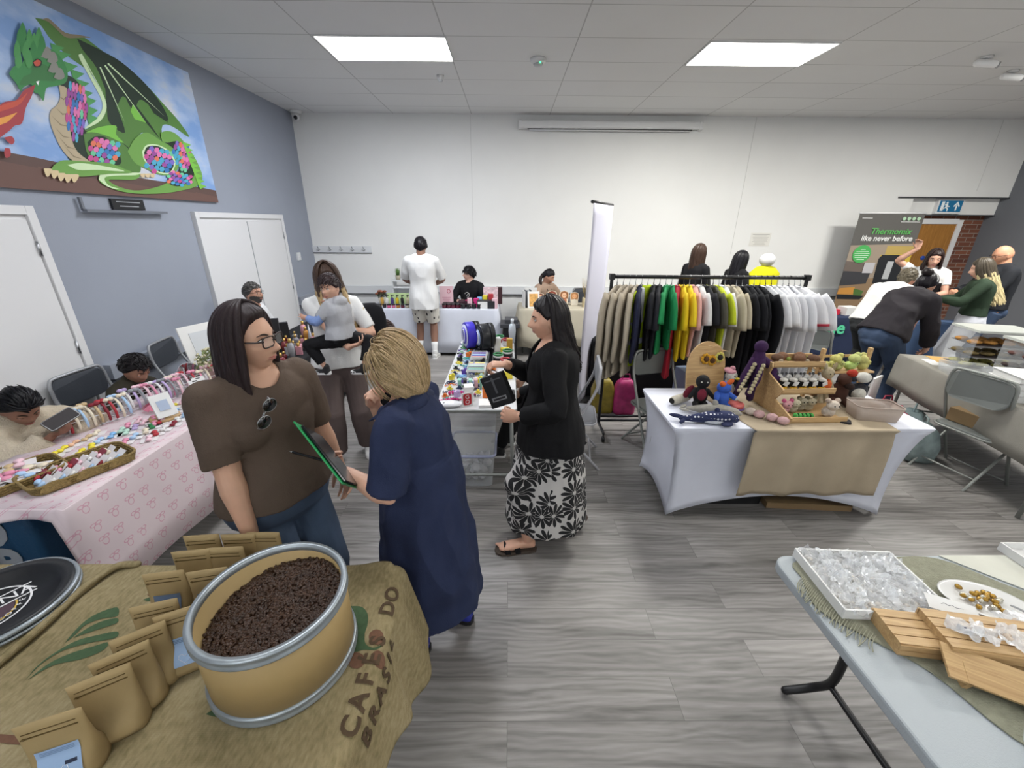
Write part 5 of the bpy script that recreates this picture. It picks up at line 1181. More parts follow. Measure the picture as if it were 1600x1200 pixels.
# --- people by the food tables
p = Person('woman with black hair in a bun, dark jacket and jeans bending over the food table', (4.17, 4.40, 0), -72, h=1.78, skin='#b98c76', fat=1.12, pel=(0, -0.06, 0.90), lean=(30, 52), head=(0, -14, 0), vox=0.008, armR=((0.20, 0.42, 0.76), (0.8, -1, 0)), armL=((-0.16, 0.58, 1.02), (-0.8, -1, -0.6)),
           handR=dict(curl=35), handL=dict(curl=30), legR=((0.14, 0.02, 0.085), (0, 1, 0)), legL=((-0.14, 0.0, 0.085), (0, 1, 0)))
p.face(); p.hair('#17141a', locks=None, thick=0.012, line=[(0, .066), (40, .05), (65, .01), (90, -.01), (115, -.03), (180, -.09)])
mb = MB(p.HM); mb.ell((0, -0.08, 0.11), (0.05, 0.05, 0.045)); mb.build('hair_bun', hair_mat('#1f191b'), p.root)
mb = MB(p.HM); mb.tube([(0.082 * math.cos(a), -0.01, 0.1 * math.sin(a) + 0.02) for a in [R(10 + 16 * k) for k in range(11)]], 0.005, 6, flat=2.0); mb.build('headband', WHITET, p.root)
garment_top(p, cloth('dark_jacket', '#2a272b'), e=0.04, t0=-0.05, sleeve=1.88, se=0.034, wr=0.012, name='jacket', extra=lambda mb: mb.tube([p.nb - p.d1 * 0.02, p.nb + p.d1 * 0.035], 0.085 * p.k, 14, caps='flat')); garment_bottom(p, DENIM_D, t1=0.2, le=0.022, taper=lambda f: 0.014 * f, wr=0.007); shoes(p, BLACKC)
p = Person('man in white T-shirt bending forward beside the woman in the dark jacket', (4.50, 5.0, 0), -72, h=1.74, male=True, skin='#b5826d', pel=(0, -0.05, 0.92), lean=(30, 58), head=(0, -6, 0), vox=0.008, armR=((0.2, 0.45, 0.80), (0.8, -1, 0)), armL=((-0.2, 0.45, 0.80), (-0.8, -1, 0)))
p.face(); p.hair('#5b5446', locks=tuft_locks(n=160, ln=0.03, w=0.008, up=0.15), thick=0.012, line=BLK)
garment_top(p, WHITET, e=0.026, t0=-0.12, sleeve=0.9, se=0.024, wr=0.009); garment_bottom(p, cloth('charcoal_trousers', '#2c2e30')); shoes(p, BLACKC)
p = Person('food seller with wavy dark hair and white top raising one hand', (6.02, 6.0, 0), 134, h=1.70, skin='#c79a85', bust=0.9, fat=1.08, lean=(4, 10), head=(10, -14, 0), vox=0.008, armR=((0.20, 0.20, 1.70), (1, -0.2, -1)), armL=((-0.10, 0.34, 1.10), (-0.8, -0.5, -1)), handR=dict(d=(0.1, 0.2, 1), n=(0, 1, 0), curl=30), handL=dict(d=(0.5, 1, 0), n=(0, 0, 1), curl=20))
p.face(lid=.6); p.hair('#2c1f1e', locks=long_locks(zend=-0.30, az0=60, n=26, w=0.018, wave=0.02, wfreq=30, spread=0.03), line=[(0, .07), (40, .055), (62, .02), (85, -.04), (180, -.09)])
garment_top(p, WHITET, e=0.018, sleeve=0.6, se=0.016); garment_bottom(p, BLACKC)
mb = MB(); mb.loft(p.torso_rings(0.05, -0.2, 0.66, 14)); me = cut_mesh(fuse(mb, 0.008), lambda c: c.y < p.P.y + 0.03); put_mesh('apron', me, BLACKC, p.root); shoes(p, BLACKC)
p = Person('woman with long blonde-ended hair in dark green jumper and white trousers', (5.86, 5.10, 0), 52, h=1.63, skin='#cfa38c', bust=0.9, fat=1.08, lean=(0, 8), head=(0, -16, 0), vox=0.008, armR=((0.12, 0.36, 1.10), (1, -0.5, -0.8)), armL=((-0.12, 0.38, 1.14), (-1, -0.5, -0.8)), handR=dict(curl=40), handL=dict(curl=40))
p.face(lid=.6); p.hair('#4b443a', '#c9b98e', locks=long_locks(zend=-0.44, az0=62, n=24, w=0.017, wave=0.010, spread=0.014, split=-0.08, face_back=0.08), line=[(0, .07), (40, .055), (62, .02), (85, -.04), (180, -.09)])
garment_top(p, cloth('green_knit', '#2b3a2c'), e=0.02, t0=0.14, sleeve=1.9, se=0.018, name='jumper'); garment_bottom(p, cloth('white_trousers', '#c9ccd4', var=0.05), le=0.02, taper=lambda f: 0.02 * f); shoes(p, WHITET)
p = Person('bald man with glasses in a dark jacket and blue jeans by the right wall', (6.40, 5.40, 0), 66, h=1.79, male=True, skin='#c48f72', lean=(0, 8), head=(6, -18, 0), vox=0.008, armR=((0.12, 0.36, 1.16), (1, -0.5, -0.8)), armL=((-0.12, 0.38, 1.16), (-1, -0.5, -0.8)), handR=dict(curl=45), handL=dict(curl=45))
p.face(lid=.6, brow='#5a4636'); glasses(p, '#2a2220', lens=False)
garment_top(p, cloth('charcoal_jacket', '#24262b'), e=0.03, t0=0.02, sleeve=1.9, se=0.026, wr=0.01, name='jacket', extra=lambda mb: mb.tube([p.nb - p.d1 * 0.02, p.nb + p.d1 * 0.03], 0.08, 14, caps='flat')); garment_bottom(p, DENIM_D); shoes(p, BLACKC)
# ================================================================ FURNITURE
M_STEELG = mat('chair_grey_metal', '#8d908c', 0.45, metal=0.3)
M_CHGREY = mat('chair_grey_plastic', '#6f7371', 0.55)
M_CHARPAD = mat('charcoal_vinyl', '#3b3f46', 0.6, bump=0.1, bscale=150)
M_STEEL = M_STL
M_BLKMET = mat('black_metal', '#141416', 0.4)
M_PINE = m_oak('pale_wood', '#a8865a', '#c8a878', (2, 30, 30))
M_KRAFT = mat('kraft_paper', '#9c875f', 0.75, var=0.06, vscale=12, bump=0.12, bscale=40)
M_CARD = mat('cardboard', '#8a7252', 0.85, var=0.06, vscale=6)
M_CLEAR = mat('clear_plastic', '#e8ecee', 0.08, alpha=0.28, spec=0.6)
M_FROST = mat('frosted_plastic', '#c9ccd2', 0.3, alpha=0.5, spec=0.5)
M_PAPERW = mat('white_card', '#dcdcda', 0.6)
M_GLASSY = mat('acrylic', '#f0f4f6', 0.03, alpha=0.10, spec=0.5)
def folding_chair(label, loc, rz, frame_m, pad_m, back_m=None, group=None, open_back=True):
    """faces local +y"""
    t = thing('folding_chair', label, 'chair', loc, R(rz), group); back_m = back_m or pad_m
    for sx in (-1, 1):
        x = sx * 0.215
        MB().tube(smooth_path([(x, 0.20, 0.0), (x, -0.02, 0.42), (x * 0.98, -0.17, 0.72), (x * 0.96, -0.195, 0.86)], 4), 0.012, 8).build('leg', frame_m, t)
        MB().tube([(x * 0.93, -0.26, 0.0), (x * 0.93, 0.14, 0.44)], 0.011, 8).build('leg', frame_m, t)
        MB().cyl((x, 0.03, 0.40), (x * 0.9, 0.03, 0.40), 0.014).build('hinge', frame_m, t)
    MB().tube(smooth_path([(-0.206, -0.195, 0.86), (-0.19, -0.20, 0.905), (-0.14, -0.202, 0.925), (0.14, -0.202, 0.925), (0.19, -0.20, 0.905), (0.206, -0.195, 0.86)], 4), 0.012, 8).build('top_rail', frame_m, t)
    MB().tube([(-0.21, 0.19, 0.03), (0.21, 0.19, 0.03)], 0.008, 8).build('stretcher', frame_m, t)
    MB().tube([(-0.2, -0.18, 0.09), (0.2, -0.18, 0.09)], 0.008, 8).build('stretcher', frame_m, t)
    f = MB(); pts = rrect(0.40, 0.40, 0.07); f.prism([(a, b - 0.0) for a, b in pts], 0.425, 0.45); f.build('seat', pad_m, t, bevel=0.008)
    MB().tube([(a * 1.04, b * 1.04, 0.43) for a, b in pts], 0.009, 6, closed=True).build('seat_frame', frame_m, t)
    f = MB(); rows = []
    n = 10
    pts = rrect(0.395, 0.23, 0.07, 5)
    f.raw([(a, -0.195 - 0.03 * (1 - (a / 0.2) ** 2) + 0.010 * s_ + 0.0 * b, 0.80 + b) for s_ in (-1, 1) for a, b in pts], [tuple(range(len(pts))), tuple(range(len(pts), 2 * len(pts)))[::-1]] + [(i, i + len(pts), (i + 1) % len(pts) + len(pts), (i + 1) % len(pts)) for i in range(len(pts))], False)
    f.build('backrest', back_m, t, bevel=0.004)
    return t
GREYCH = (M_STEELG, M_CHGREY)
folding_chair('grey folding chair with its back to the clothes rail, left of the crochet table', (1.40, 3.42, 0), 196, *GREYCH)
folding_chair('grey folding chair holding a cardboard box beside the food table', (3.90, 3.00, 0), -78, *GREYCH)
folding_chair('grey folding chair behind the woman in the dark jacket', (3.62, 4.62, 0), -60, *GREYCH)
folding_chair('light grey folding chair under the seller behind the craft table', (0.56, 3.28, 0), 82, mat('pale_grey_metal', '#b0b0b4', 0.4), mat('pale_grey_pad', '#8d8f94', 0.5))
DK = (mat('chair_frame_grey', '#9a9ca0', 0.4, metal=0.4), M_CHARPAD)
folding_chair('charcoal padded folding chair under the boy in the olive shirt', (-3.18, 3.02, -0.03), -92, *DK)
folding_chair('charcoal padded folding chair under the girl in the cream fleece', (-3.18, 2.24, -0.03), -104, *DK)
folding_chair('empty charcoal folding chair beyond the boy at the pink table', (-3.14, 3.86, 0), -80, *DK)
folding_chair('charcoal folding chair under the bearded man', (-3.12, 4.84, 0), -75, *DK)
folding_chair('charcoal folding chair under the boy behind the cosmetics table', (-0.64, 7.16, 0), 165, *DK)
folding_chair('charcoal folding chair under the woman in beige', (0.60, 7.16, 0), -155, *DK)
folding_chair('empty charcoal folding chair behind the right end of the beige table', (1.35, 7.22, 0), 180, *DK)

def table(label, x0, x1, y0, y1, h, top_m, leg_m, group=None, th=0.03, legr=0.014, inset=0.06, edge=None, rz=0, kind='straight', r=0.03):
    xc, yc = (x0 + x1) / 2, (y0 + y1) / 2
    t = thing('folding_table', label, 'table', (xc, yc, 0), R(rz), group); w, d = x1 - x0, y1 - y0
    MB().rbox((0, 0, h - th / 2), (w, d, th), r).build('tabletop', top_m, t, bevel=0.004)
    if edge: MB().rbox((0, 0, h - th / 2 - 0.002), (w + 0.008, d + 0.008, th - 0.008), r).build('edge_trim', edge, t)
    for sx in (-1, 1):
        for sy in (-1, 1):
            f = MB(); x, y = sx * (w / 2 - inset), sy * (d / 2 - inset); f.tube([(x, y, h - th), (x + sx * 0.02, y + sy * 0.0, 0.005)], legr, 10, caps='flat'); f.build('leg', leg_m, t)
    for s_ in (-1, 1):
        f = MB()
        if d > w: y = s_ * (d / 2 - inset); f.tube([(-(w / 2 - inset), y, 0.16), (w / 2 - inset, y, 0.16)], legr * 0.8, 8)
        else: x = s_ * (w / 2 - inset); f.tube([(x, -(d / 2 - inset), 0.16), (x, d / 2 - inset, 0.16)], legr * 0.8, 8)
        f.build('crossbar', leg_m, t)
    return t
def draped(name, label, x0, x1, y0, y1, h, zb, m, folds=10, amp=0.012, flare=0.03, cat='tablecloth', solid=0.004, r=0.015, wob=0.0, seed=0):
    """cloth over a table, hanging to zb(x,y) on all sides"""
    xc, yc = (x0 + x1) / 2, (y0 + y1) / 2; w, d = x1 - x0, y1 - y0; per = []
    N = 28
    for k in range(4):
        for i in range(N):
            u = i / N
            per.append([(x0 + w * u, y0), (x1, y0 + d * u), (x1 - w * u, y1), (x0, y1 - d * u)][k])
    rings = []; q = random.Random(seed)
    levels = [0, 0.01, 0.03, 0.1, 0.25, 0.45, 0.7, 1.0]
    for li, t in enumerate(levels):
        ring = []
        for i, (x, y) in enumerate(per):
            dx = (x - xc) / (w / 2); dy = (y - yc) / (d / 2); nx = 1 if dx > .999 else (-1 if dx < -.999 else 0); ny = 1 if dy > .999 else (-1 if dy < -.999 else 0)
            z1 = zb(x, y) if callable(zb) else zb; s_ = i * 2 * PI / len(per) * folds
            off = 0.004 + r * min(1, t * 20) * 0.3 + flare * t + amp * t * (math.sin(s_) + 0.6 * math.sin(s_ * 0.53 + 2 + seed))
            cf = 1.0 if not (nx and ny) else 1.3
            ring.append((x + nx * off * cf, y + ny * off * cf, h + 0.004 - (h - z1) * t))
        rings.append(ring)
    f = MB(); f.loft(rings, cap=False)
    nx_, ny_ = 12, 12
    f.grid(lambda u, v: (x0 - 0.004 + (w + 0.008) * u, y0 - 0.004 + (d + 0.008) * v, h + 0.004 + wob * noise.noise(Vector((u * w * 5, v * d * 5, seed)))), nx_, ny_)
    return f.build(name, m, label=label, cat=cat, solid=solid)
# table of cosmetics, white cloth
WCL = cloth('white_cloth', '#c9cdd8', var=0.04)
table('long folding table under the white cloth by the back wall', -2.16, -0.20, 6.42, 7.0, 0.725, M_PAPERW, M_STEELG)
draped('tablecloth', 'white cloth over the cosmetics table reaching almost to the floor', -2.19, -0.17, 6.39, 7.03, 0.728, 0.05, WCL, folds=14, amp=0.012, flare=0.07)
BGC = cloth('beige_cloth', '#b9b2a0', var=0.06)
table('long folding table under the beige cloth by the back wall', 0.20, 2.1, 6.42, 7.0, 0.725, M_PAPERW, M_STEELG)
draped('tablecloth', 'beige linen cloth over the table of printed portraits', 0.17, 2.13, 6.39, 7.03, 0.728, lambda x, y: 0.10 + 0.05 * math.sin(x * 7), BGC, folds=16, amp=0.03, flare=0.06, seed=3)
table('folding table under the black cloth', -2.70, -2.05, 3.34, 5.5, 0.73, M_PAPERW, M_STEELG)
draped('tablecloth', 'plain black cloth over the perfume table reaching the floor', -2.73, -2.02, 3.31, 5.53, 0.734, 0.03, M_BTC, folds=12, amp=0.006, flare=0.03, seed=5)
def m_pink():
    s = NT('pink_bow_cloth'); tc = s.n('ShaderNodeTexCoord'); sp = s.n('ShaderNodeSeparateXYZ'); s.link(tc.outputs['Object'], sp.inputs[0])
    v = s.math('SUBTRACT', sp.outputs[1], sp.outputs[0]); u = s.math('ADD', sp.outputs[2], s.math('MULTIPLY', sp.outputs[0], -1.0))
    cb = s.n('ShaderNodeCombineXYZ'); s.link(v, cb.inputs[0]); s.link(u, cb.inputs[1])
    vo = s.n('ShaderNodeTexVoronoi', Vector=cb.outputs[0], Scale=9.5, Randomness=0.25); vo.voronoi_dimensions = '2D'
    sub = s.n('ShaderNodeVectorMath', _operation='SUBTRACT'); s.link(cb.outputs[0], sub.inputs[0]); s.link(vo.outputs['Position'], sub.inputs[1])
    s2 = s.n('ShaderNodeSeparateXYZ'); s.link(sub.outputs[0], s2.inputs[0])
    ax = s.math('ABSOLUTE', s2.outputs[0]); ay = s2.outputs[1]
    def ring(cx, cy, rx, ry, th):
        a = s.math('DIVIDE', s.math('SUBTRACT', ax, cx), rx); b = s.math('DIVIDE', s.math('SUBTRACT', ay, cy), ry)
        d = s.math('SQRT', s.math('ADD', s.math('MULTIPLY', a, a), s.math('MULTIPLY', b, b)))
        return s.math('LESS_THAN', s.math('ABSOLUTE', s.math('SUBTRACT', d, 1.0)), th)
    f = s.math('MAXIMUM', ring(0.014, 0.008, 0.014, 0.009, 0.24), ring(0.0, -0.016, 0.016, 0.02, 0.14))
    vo2 = s.n('ShaderNodeTexNoise', Vector=cb.outputs[0], Scale=50.0); f = s.math('MULTIPLY', f, s.math('GREATER_THAN', vo2.outputs[0], 0.36))
    s.link(s.mix(s.math('MULTIPLY', f, 0.8), srgb('#cfc0c4'), srgb('#c48c9e')), s.b.inputs['Base Color']); s.b.inputs['Roughness'].default_value = 0.85
    n = s.n('ShaderNodeTexNoise', Vector=tc.outputs['Object'], Scale=7.0, Detail=3.0); n.noise_type = 'RIDGED_MULTIFRACTAL' if hasattr(n, 'noise_type') else None
    bp = s.n('ShaderNodeBump', Height=n.outputs[0], Strength=0.25, Distance=0.02); s.link(bp.outputs[0], s.b.inputs['Normal'])
    return s.m
PINKM = m_pink()
table('folding table with a black metal edge under the pink cloth', -2.78, -2.10, 1.60, 3.30, 0.735, M_PAPERW, M_BLKMET, edge=M_BLKMET)
draped('tablecloth', 'pink cloth printed with little bows, hanging over the side of the left table', -2.80, -2.07, 1.575, 3.33, 0.742, lambda x, y: 0.70 if y < 1.60 and x < -2.075 else (0.16 if x > -2.5 else 0.45), PINKM, folds=9, amp=0.016, flare=0.03, wob=0.004, seed=8)
for y0, y1, lb in ((2.69, 4.56, 'long white folding table crowded with colourful printed toys'),):
    table(lb, -0.54, 0.06, y0, y1, 0.74, mat('table_white', '#cfd0d2', 0.4), M_STEELG, edge=M_STEELG, inset=0.04)
# crochet table with the stretch cover
AX0, AX1, AY0, AY1, AH = 1.10, 2.84, 2.40, 3.10, 0.742
table('folding table under the white stretch cover', AX0 + 0.03, AX1 - 0.03, AY0 + 0.02, AY1 - 0.02, AH - 0.004, M_PAPERW, M_STEELG, inset=0.08)
f = MB()
cor_t = [(AX0, AY0), (AX1, AY0), (AX1, AY1), (AX0, AY1)]; cor_b = [(AX0 + 0.05, AY0 + 0.03), (AX1 - 0.13, AY0 + 0.03), (AX1 - 0.13, AY1 - 0.03), (AX0 + 0.05, AY1 - 0.03)]
per = []; NS = 24
for k in range(4):
    for i in range(NS): per.append((k, i / NS))
rings = []
for li in range(15):
    v = li / 14; ring = []
    for k, u in per:
        a, b = cor_t[k], cor_t[(k + 1) % 4]; c, d = cor_b[k], cor_b[(k + 1) % 4]
        tx, ty = a[0] + (b[0] - a[0]) * u, a[1] + (b[1] - a[1]) * u; bx, by = c[0] + (d[0] - c[0]) * u, c[1] + (d[1] - c[1]) * u
        arch = (0.17 if k in (0, 2) else 0.10) * math.sin(PI * u) ** 0.8; zb = 0.02 + arch
        w_ = v ** 0.75; x = tx + (bx - tx) * w_; y = ty + (by - ty) * w_
        inn = 0.07 * math.sin(PI * min(1, v)) ** 0.9 * (0.35 + 0.65 * math.sin(PI * u)); rt = 1.0
        cx, cy = (AX0 + AX1) / 2, (AY0 + AY1) / 2
        if k == 0: y += inn
        if k == 2: y -= inn
        if k == 1: x -= inn
        if k == 3: x += inn
        cc = 0.10 * math.sin(PI * v) ** 0.8
        if bx > cx: x -= cc * (abs(x - cx) / 0.87) ** 6 * 0.9
        else: x += 0.25 * cc * (abs(x - cx) / 0.87) ** 6
        ring.append((x, y, AH - (AH - zb) * v))
    rings.append(ring)
f.loft(rings, cap=False)
f.prism([(a + (AX0 + AX1) / 2, b + (AY0 + AY1) / 2) for a, b in rrect(AX1 - AX0 + 0.006, AY1 - AY0 + 0.006, 0.03)], AH - 0.012, AH + 0.003)
f.build('table_cover', mat('white_spandex', '#d3d6e2', 0.55, var=0.02), label='white stretch cover pulled over the crochet table down to its feet', cat='table cover', solid=0.003)
f = MB()
def runner(u, v):
    x = 1.62 + 0.94 * u; L = 0.70 + 0.06; s_ = v * (L + 0.50)
    if s_ < L: return (x - 0.14 * u * (1 - s_ / L) * 0 - 0.10 * (s_ / L) + 0.10 - (0.25 * (1 - u) * (1 - s_ / L)), AY1 + 0.01 - s_, AH + 0.007)
    h = s_ - L; fl = 0.014 * math.sin(u * 19 + h * 3) * min(1, h * 5) + 0.008 * math.sin(u * 43) * h
    return (x - 0.05 * h + (u - 0.5) * 0.05 * h, AY0 - 0.016 - 0.012 * min(1, h * 9) - fl - 0.01 * h, AH + 0.004 - h)
f.grid(runner, 60, 40); f.build('table_runner', cloth('linen_runner', '#a89a84', var=0.06), label='beige linen runner across the crochet table hanging down its front', cat='table runner', solid=0.003)
# food tables on the right
GREYC = cloth('greige_cloth', '#8f8c84', var=0.06)
t = table('folding table under the greige cloth, food table', 3.90, 4.64, 2.26, 4.00, 0.735, M_PAPERW, M_STEELG, rz=-14)
o = draped('tablecloth', 'greige cloth over the food table', -0.385, 0.385, -0.885, 0.885, 0.742, lambda x, y: 0.40 if x < 0 else 0.3, GREYC, folds=10, amp=0.008, flare=0.015, seed=9); W0 = (4.27, 3.13); o.location = (*W0, 0); o.rotation_euler = (0, 0, R(-14))
t = table('navy sided table behind the green jumper', 5.55, 6.45, 5.52, 5.72, 0.74, M_PAPERW, M_STEELG)
draped('tablecloth', 'blue cloth with a white top on the table in front of the food seller', 5.53, 6.47, 5.50, 5.74, 0.745, 0.1, cloth('slate_blue_cloth', '#4a5f80'), folds=8, amp=0.006)
t = table('folding table under the navy cloth beside the clothes rail', 4.35, 5.35, 5.9, 6.5, 0.735, M_PAPERW, M_STEELG)
o = draped('tablecloth', 'navy cloth with green lettering beside the clothes rail', 4.32, 5.38, 5.87, 6.53, 0.742, 0.04, cloth('navy_cloth', '#28314a'), folds=7, amp=0.008, flare=0.04, seed=4)
text_mesh('the', 0.26, plain('#58c99a'), 'lettering', o, frame((4.74, 5.825, 0.60), (1, 0, 0), (0, 0, 1)), offset=0.006)
# foreground right plastic table
t = thing('folding_table', 'white plastic folding table with black legs at the bottom right', 'table', (0, 0, 0))
MB().prism([(a + 1.99, b + 0.92) for a, b in rrect(1.83, 0.75, 0.06, 6)], 0.70, 0.742).build('tabletop', mat('table_plastic', '#a6adb1', 0.45, bump=0.15, bscale=300), t, bevel=0.008)
for yy in (0.66, 1.13):
    MB().tube(smooth_path([(1.37, yy, 0.70), (1.37, yy, 0.40), (1.385, yy + (0.02 if yy > 1 else -0.02), 0.19), (1.36, yy + (0.06 if yy > 1 else -0.06), 0.09), (1.27, yy + (0.09 if yy > 1 else -0.09), 0.02)], 5), 0.017, 12).build('leg', M_BLKMET, t)
MB().tube([(1.385, 0.64, 0.16), (1.385, 1.15, 0.16)], 0.013, 10).build('crossbar', M_BLKMET, t)
MB().tube(smooth_path([(1.37, 1.13, 0.40), (1.42, 1.12, 0.47), (1.50, 1.05, 0.60), (1.52, 0.97, 0.69)], 4), 0.010, 8).build('brace', M_BLKMET, t)
for yy in (0.66, 1.18): MB().tube([(2.62, yy, 0.70), (2.70, yy, 0.02)], 0.017, 12).build('leg', M_BLKMET, t)
# foreground left table and burlap
t = table('folding table under the burlap sacks at the bottom left', -2.2, -0.44, 0.30, 1.22, 0.735, M_CARD, M_BLKMET)
def m_burlap():
    s = NT('burlap'); co = s.coords(); b = s.b
    w1 = s.n('ShaderNodeTexWave', Vector=co, Scale=150.0, Distortion=1.2, Detail=1.0); w1.bands_direction = 'X'
    w2 = s.n('ShaderNodeTexWave', Vector=co, Scale=150.0, Distortion=1.2, Detail=1.0); w2.bands_direction = 'Y'
    n = s.n('ShaderNodeTexNoise', Vector=co, Scale=4.0, Detail=6.0); n2 = s.n('ShaderNodeTexNoise', Vector=s.coords(scale=(90, 40, 60)), Scale=1.0, Detail=3.0)
    g = s.math('ADD', s.math('MULTIPLY', w1.outputs[1], 0.5), s.math('MULTIPLY', w2.outputs[1], 0.5))
    c = s.ramp(s.math('ADD', s.math('MULTIPLY', n.outputs[0], 0.5), s.math('MULTIPLY', n2.outputs[0], 0.5)), [(0.35, srgb('#7b7052')), (0.5, srgb('#928565')), (0.65, srgb('#a29576'))])
    c = s.mix(s.math('MULTIPLY', g, 0.25), c, srgb('#5c5030'))
    s.link(c, b.inputs['Base Color']); b.inputs['Roughness'].default_value = 0.95; b.inputs['Specular IOR Level'].default_value = 0.1
    bp = s.n('ShaderNodeBump', Height=g, Strength=0.35, Distance=0.002); s.link(bp.outputs[0], b.inputs['Normal'])
    return s.m
BURL = m_burlap()
def burlap_pt(x, y):
    """x measured along the cloth: past the edge it hangs"""
    h = 0.748 + 0.003 * noise.noise(Vector((x * 6, y * 6, 1))) + 0.003 * noise.noise(Vector((x * 2.5, y * 9, 4)))
    e = -0.435 + 0.012 * math.sin(y * 9)
    if x <= e: 
        if y > 1.15: h += 0.02 * gau(x, -0.48, 0.05) * sst(1.1, 1.22, y)
        return (x, y, h)
    s_ = x - e; r = 0.045; wv = 0.018 * math.sin(y * 17 + 1.0) * min(1, s_ * 4) + 0.010 * math.sin(y * 31) * min(1, s_ * 4)
    if s_ < r * 1.45: a = s_ / r; return (e + r * math.sin(a) + wv * a * .4, y, h - r * (1 - math.cos(a)))
    d = s_ - r * 1.45; a = 1.45
    return (e + r * math.sin(a) + d * 0.20 + wv, y, h - r * (1 - math.cos(a)) - d * 0.97)
f = MB(); f.grid(lambda u, v: burlap_pt(-1.60 + (1.60 - 0.435 + 0.40 + 0.06 * math.sin(v * 9 + 1) - 0.10 * sst(0.0, 0.3, v) * (1 - sst(0.5, 0.9, v))) * u, 0.28 + 0.955 * v), 130, 90)
t = f.build('burlap_sack', BURL, label='printed burlap coffee sack spread under the drum, hanging over the table edge', cat='sack', solid=0.003)
f = MB(); f.grid(lambda u, v: (-2.4 + (0.88 + 0.01 * math.sin(v * 8)) * u, 0.30 + 0.93 * v, 0.756 + 0.004 * noise.noise(Vector((u * 9, v * 7, 2))) + 0.003 * u), 50, 40); t2 = f.build('burlap_sack', BURL, label='second burlap sack folded under the black drum lid', cat='sack', solid=0.004)
MB().tube(smooth_path([(-1.52, 0.30, 0.765), (-1.525, 0.72, 0.766), (-1.515, 0.95, 0.768), (-1.525, 1.10, 0.768), (-1.50, 1.21, 0.766), (-1.44, 1.235, 0.755)], 6), 0.013, 8).build('seam', BURL, t2)
INKG = mat('ink_green', '#3c5236', 0.9, var=0.15, vscale=60); INKB = mat('ink_brown', '#4a3a28', 0.9, var=0.15, vscale=60); INKR = mat('ink_red', '#664836', 0.9, var=0.15, vscale=60)
def sack_poly(pts, m, name, zoom=None, onto=True):
    q = [on_z(x, y, 0.75) for x, y in pts]; v = smooth_path([(a, b, 0) for a, b in q] + [(q[0][0], q[0][1], 0)], 4)[:-1]
    import bmesh
    bm = bmesh.new(); vs = [bm.verts.new((p.x, p.y, 0)) for p in v]
    try: bm.faces.new(vs)
    except Exception: return
    bmesh.ops.triangulate(bm, faces=bm.faces[:]); bmesh.ops.subdivide_edges(bm, edges=bm.edges[:], cuts=2, use_grid_fill=True)
    for w in bm.verts: p = burlap_pt(w.co.x, w.co.y); w.co = Vector((w.co.x if w.co.x < -0.46 else p[0], p[1], p[2] + 0.0032))
    me = bpy.data.meshes.new(name); bm.to_mesh(me); bm.free(); me.materials.append(m); link(name, me, t)
L = lambda pts: [(x / 3, 800 + y / 3) for x, y in pts]
sack_poly(L([(305, 615), (340, 570), (400, 510), (470, 470), (550, 448), (550, 488), (480, 500), (400, 530), (350, 580)]), INKG, 'leaf_print')
sack_poly(L([(345, 590), (410, 545), (480, 512), (548, 498), (548, 520), (470, 548), (400, 572)]), INKG, 'leaf_print')
sack_poly(L([(118, 790), (180, 720), (260, 660), (360, 605), (450, 580), (548, 560), (540, 590), (420, 615), (300, 650), (200, 710)]), INKG, 'leaf_print')
sack_poly(L([(130, 788), (230, 712), (330, 665), (440, 630), (510, 610), (480, 650), (380, 690), (250, 720)]), INKG, 'leaf_print')
sack_poly(L([(690, 390), (720, 355), (760, 350), (740, 380), (710, 400)]), INKR, 'berry_print'); sack_poly(L([(670, 412), (710, 395), (762, 360), (750, 400), (700, 418)]), INKG, 'leaf_print')
Q = lambda pts: [(300 + x / 3.2425, 830 + y / 3.2425) for x, y in pts]
sack_poly(Q([(805, 380), (860, 385), (890, 420), (890, 470), (875, 520), (880, 570), (920, 590), (965, 570), (930, 600), (870, 600), (830, 610), (800, 600)]), INKG, 'leaf_print')
for cx, cy, r_ in ((935, 535, 38), (950, 640, 40), (832, 655, 42)): sack_poly(Q([(cx + r_ * math.cos(a) * 1.05, cy + r_ * math.sin(a)) for a in [R(36 * k) for k in range(10)]]), INKR, 'berry_print')
sack_poly(Q([(70, 930), (120, 900), (165, 885), (200, 940), (130, 945)]), INKG, 'leaf_print')
sack_poly([(0, 1147), (30, 1150), (60, 1155), (75, 1172), (50, 1165), (0, 1160)], INKR, 'stripe_print')
def sack_text(txt, u0, y0, size, step, m, sx=1.0):
    for i, ch in enumerate(txt):
        if ch == ' ': continue
        o = text_mesh(ch, size, m, 'letter_print', t, Matrix.Identity(4), depth=0, offset=0.0022)
        import bmesh
        bm = bmesh.new(); bm.from_mesh(o.data); bmesh.ops.triangulate(bm, faces=bm.faces[:]); bmesh.ops.subdivide_edges(bm, edges=[e for e in bm.edges if e.calc_length() > 0.01], cuts=2)
        for w in bm.verts: yy = y0 + i * step + w.co.x * sx; uu = u0 - w.co.y; p = burlap_pt(uu, yy); w.co = Vector((p[0] + (0.004 if uu > -0.455 else 0), p[1], p[2] + 0.004))
        bm.to_mesh(o.data); bm.free()
sack_text('CAFÉS DO', -0.418, 0.685, 0.072, 0.060, INKB); sack_text('BRASIL', -0.348, 0.69, 0.066, 0.052, INKB)
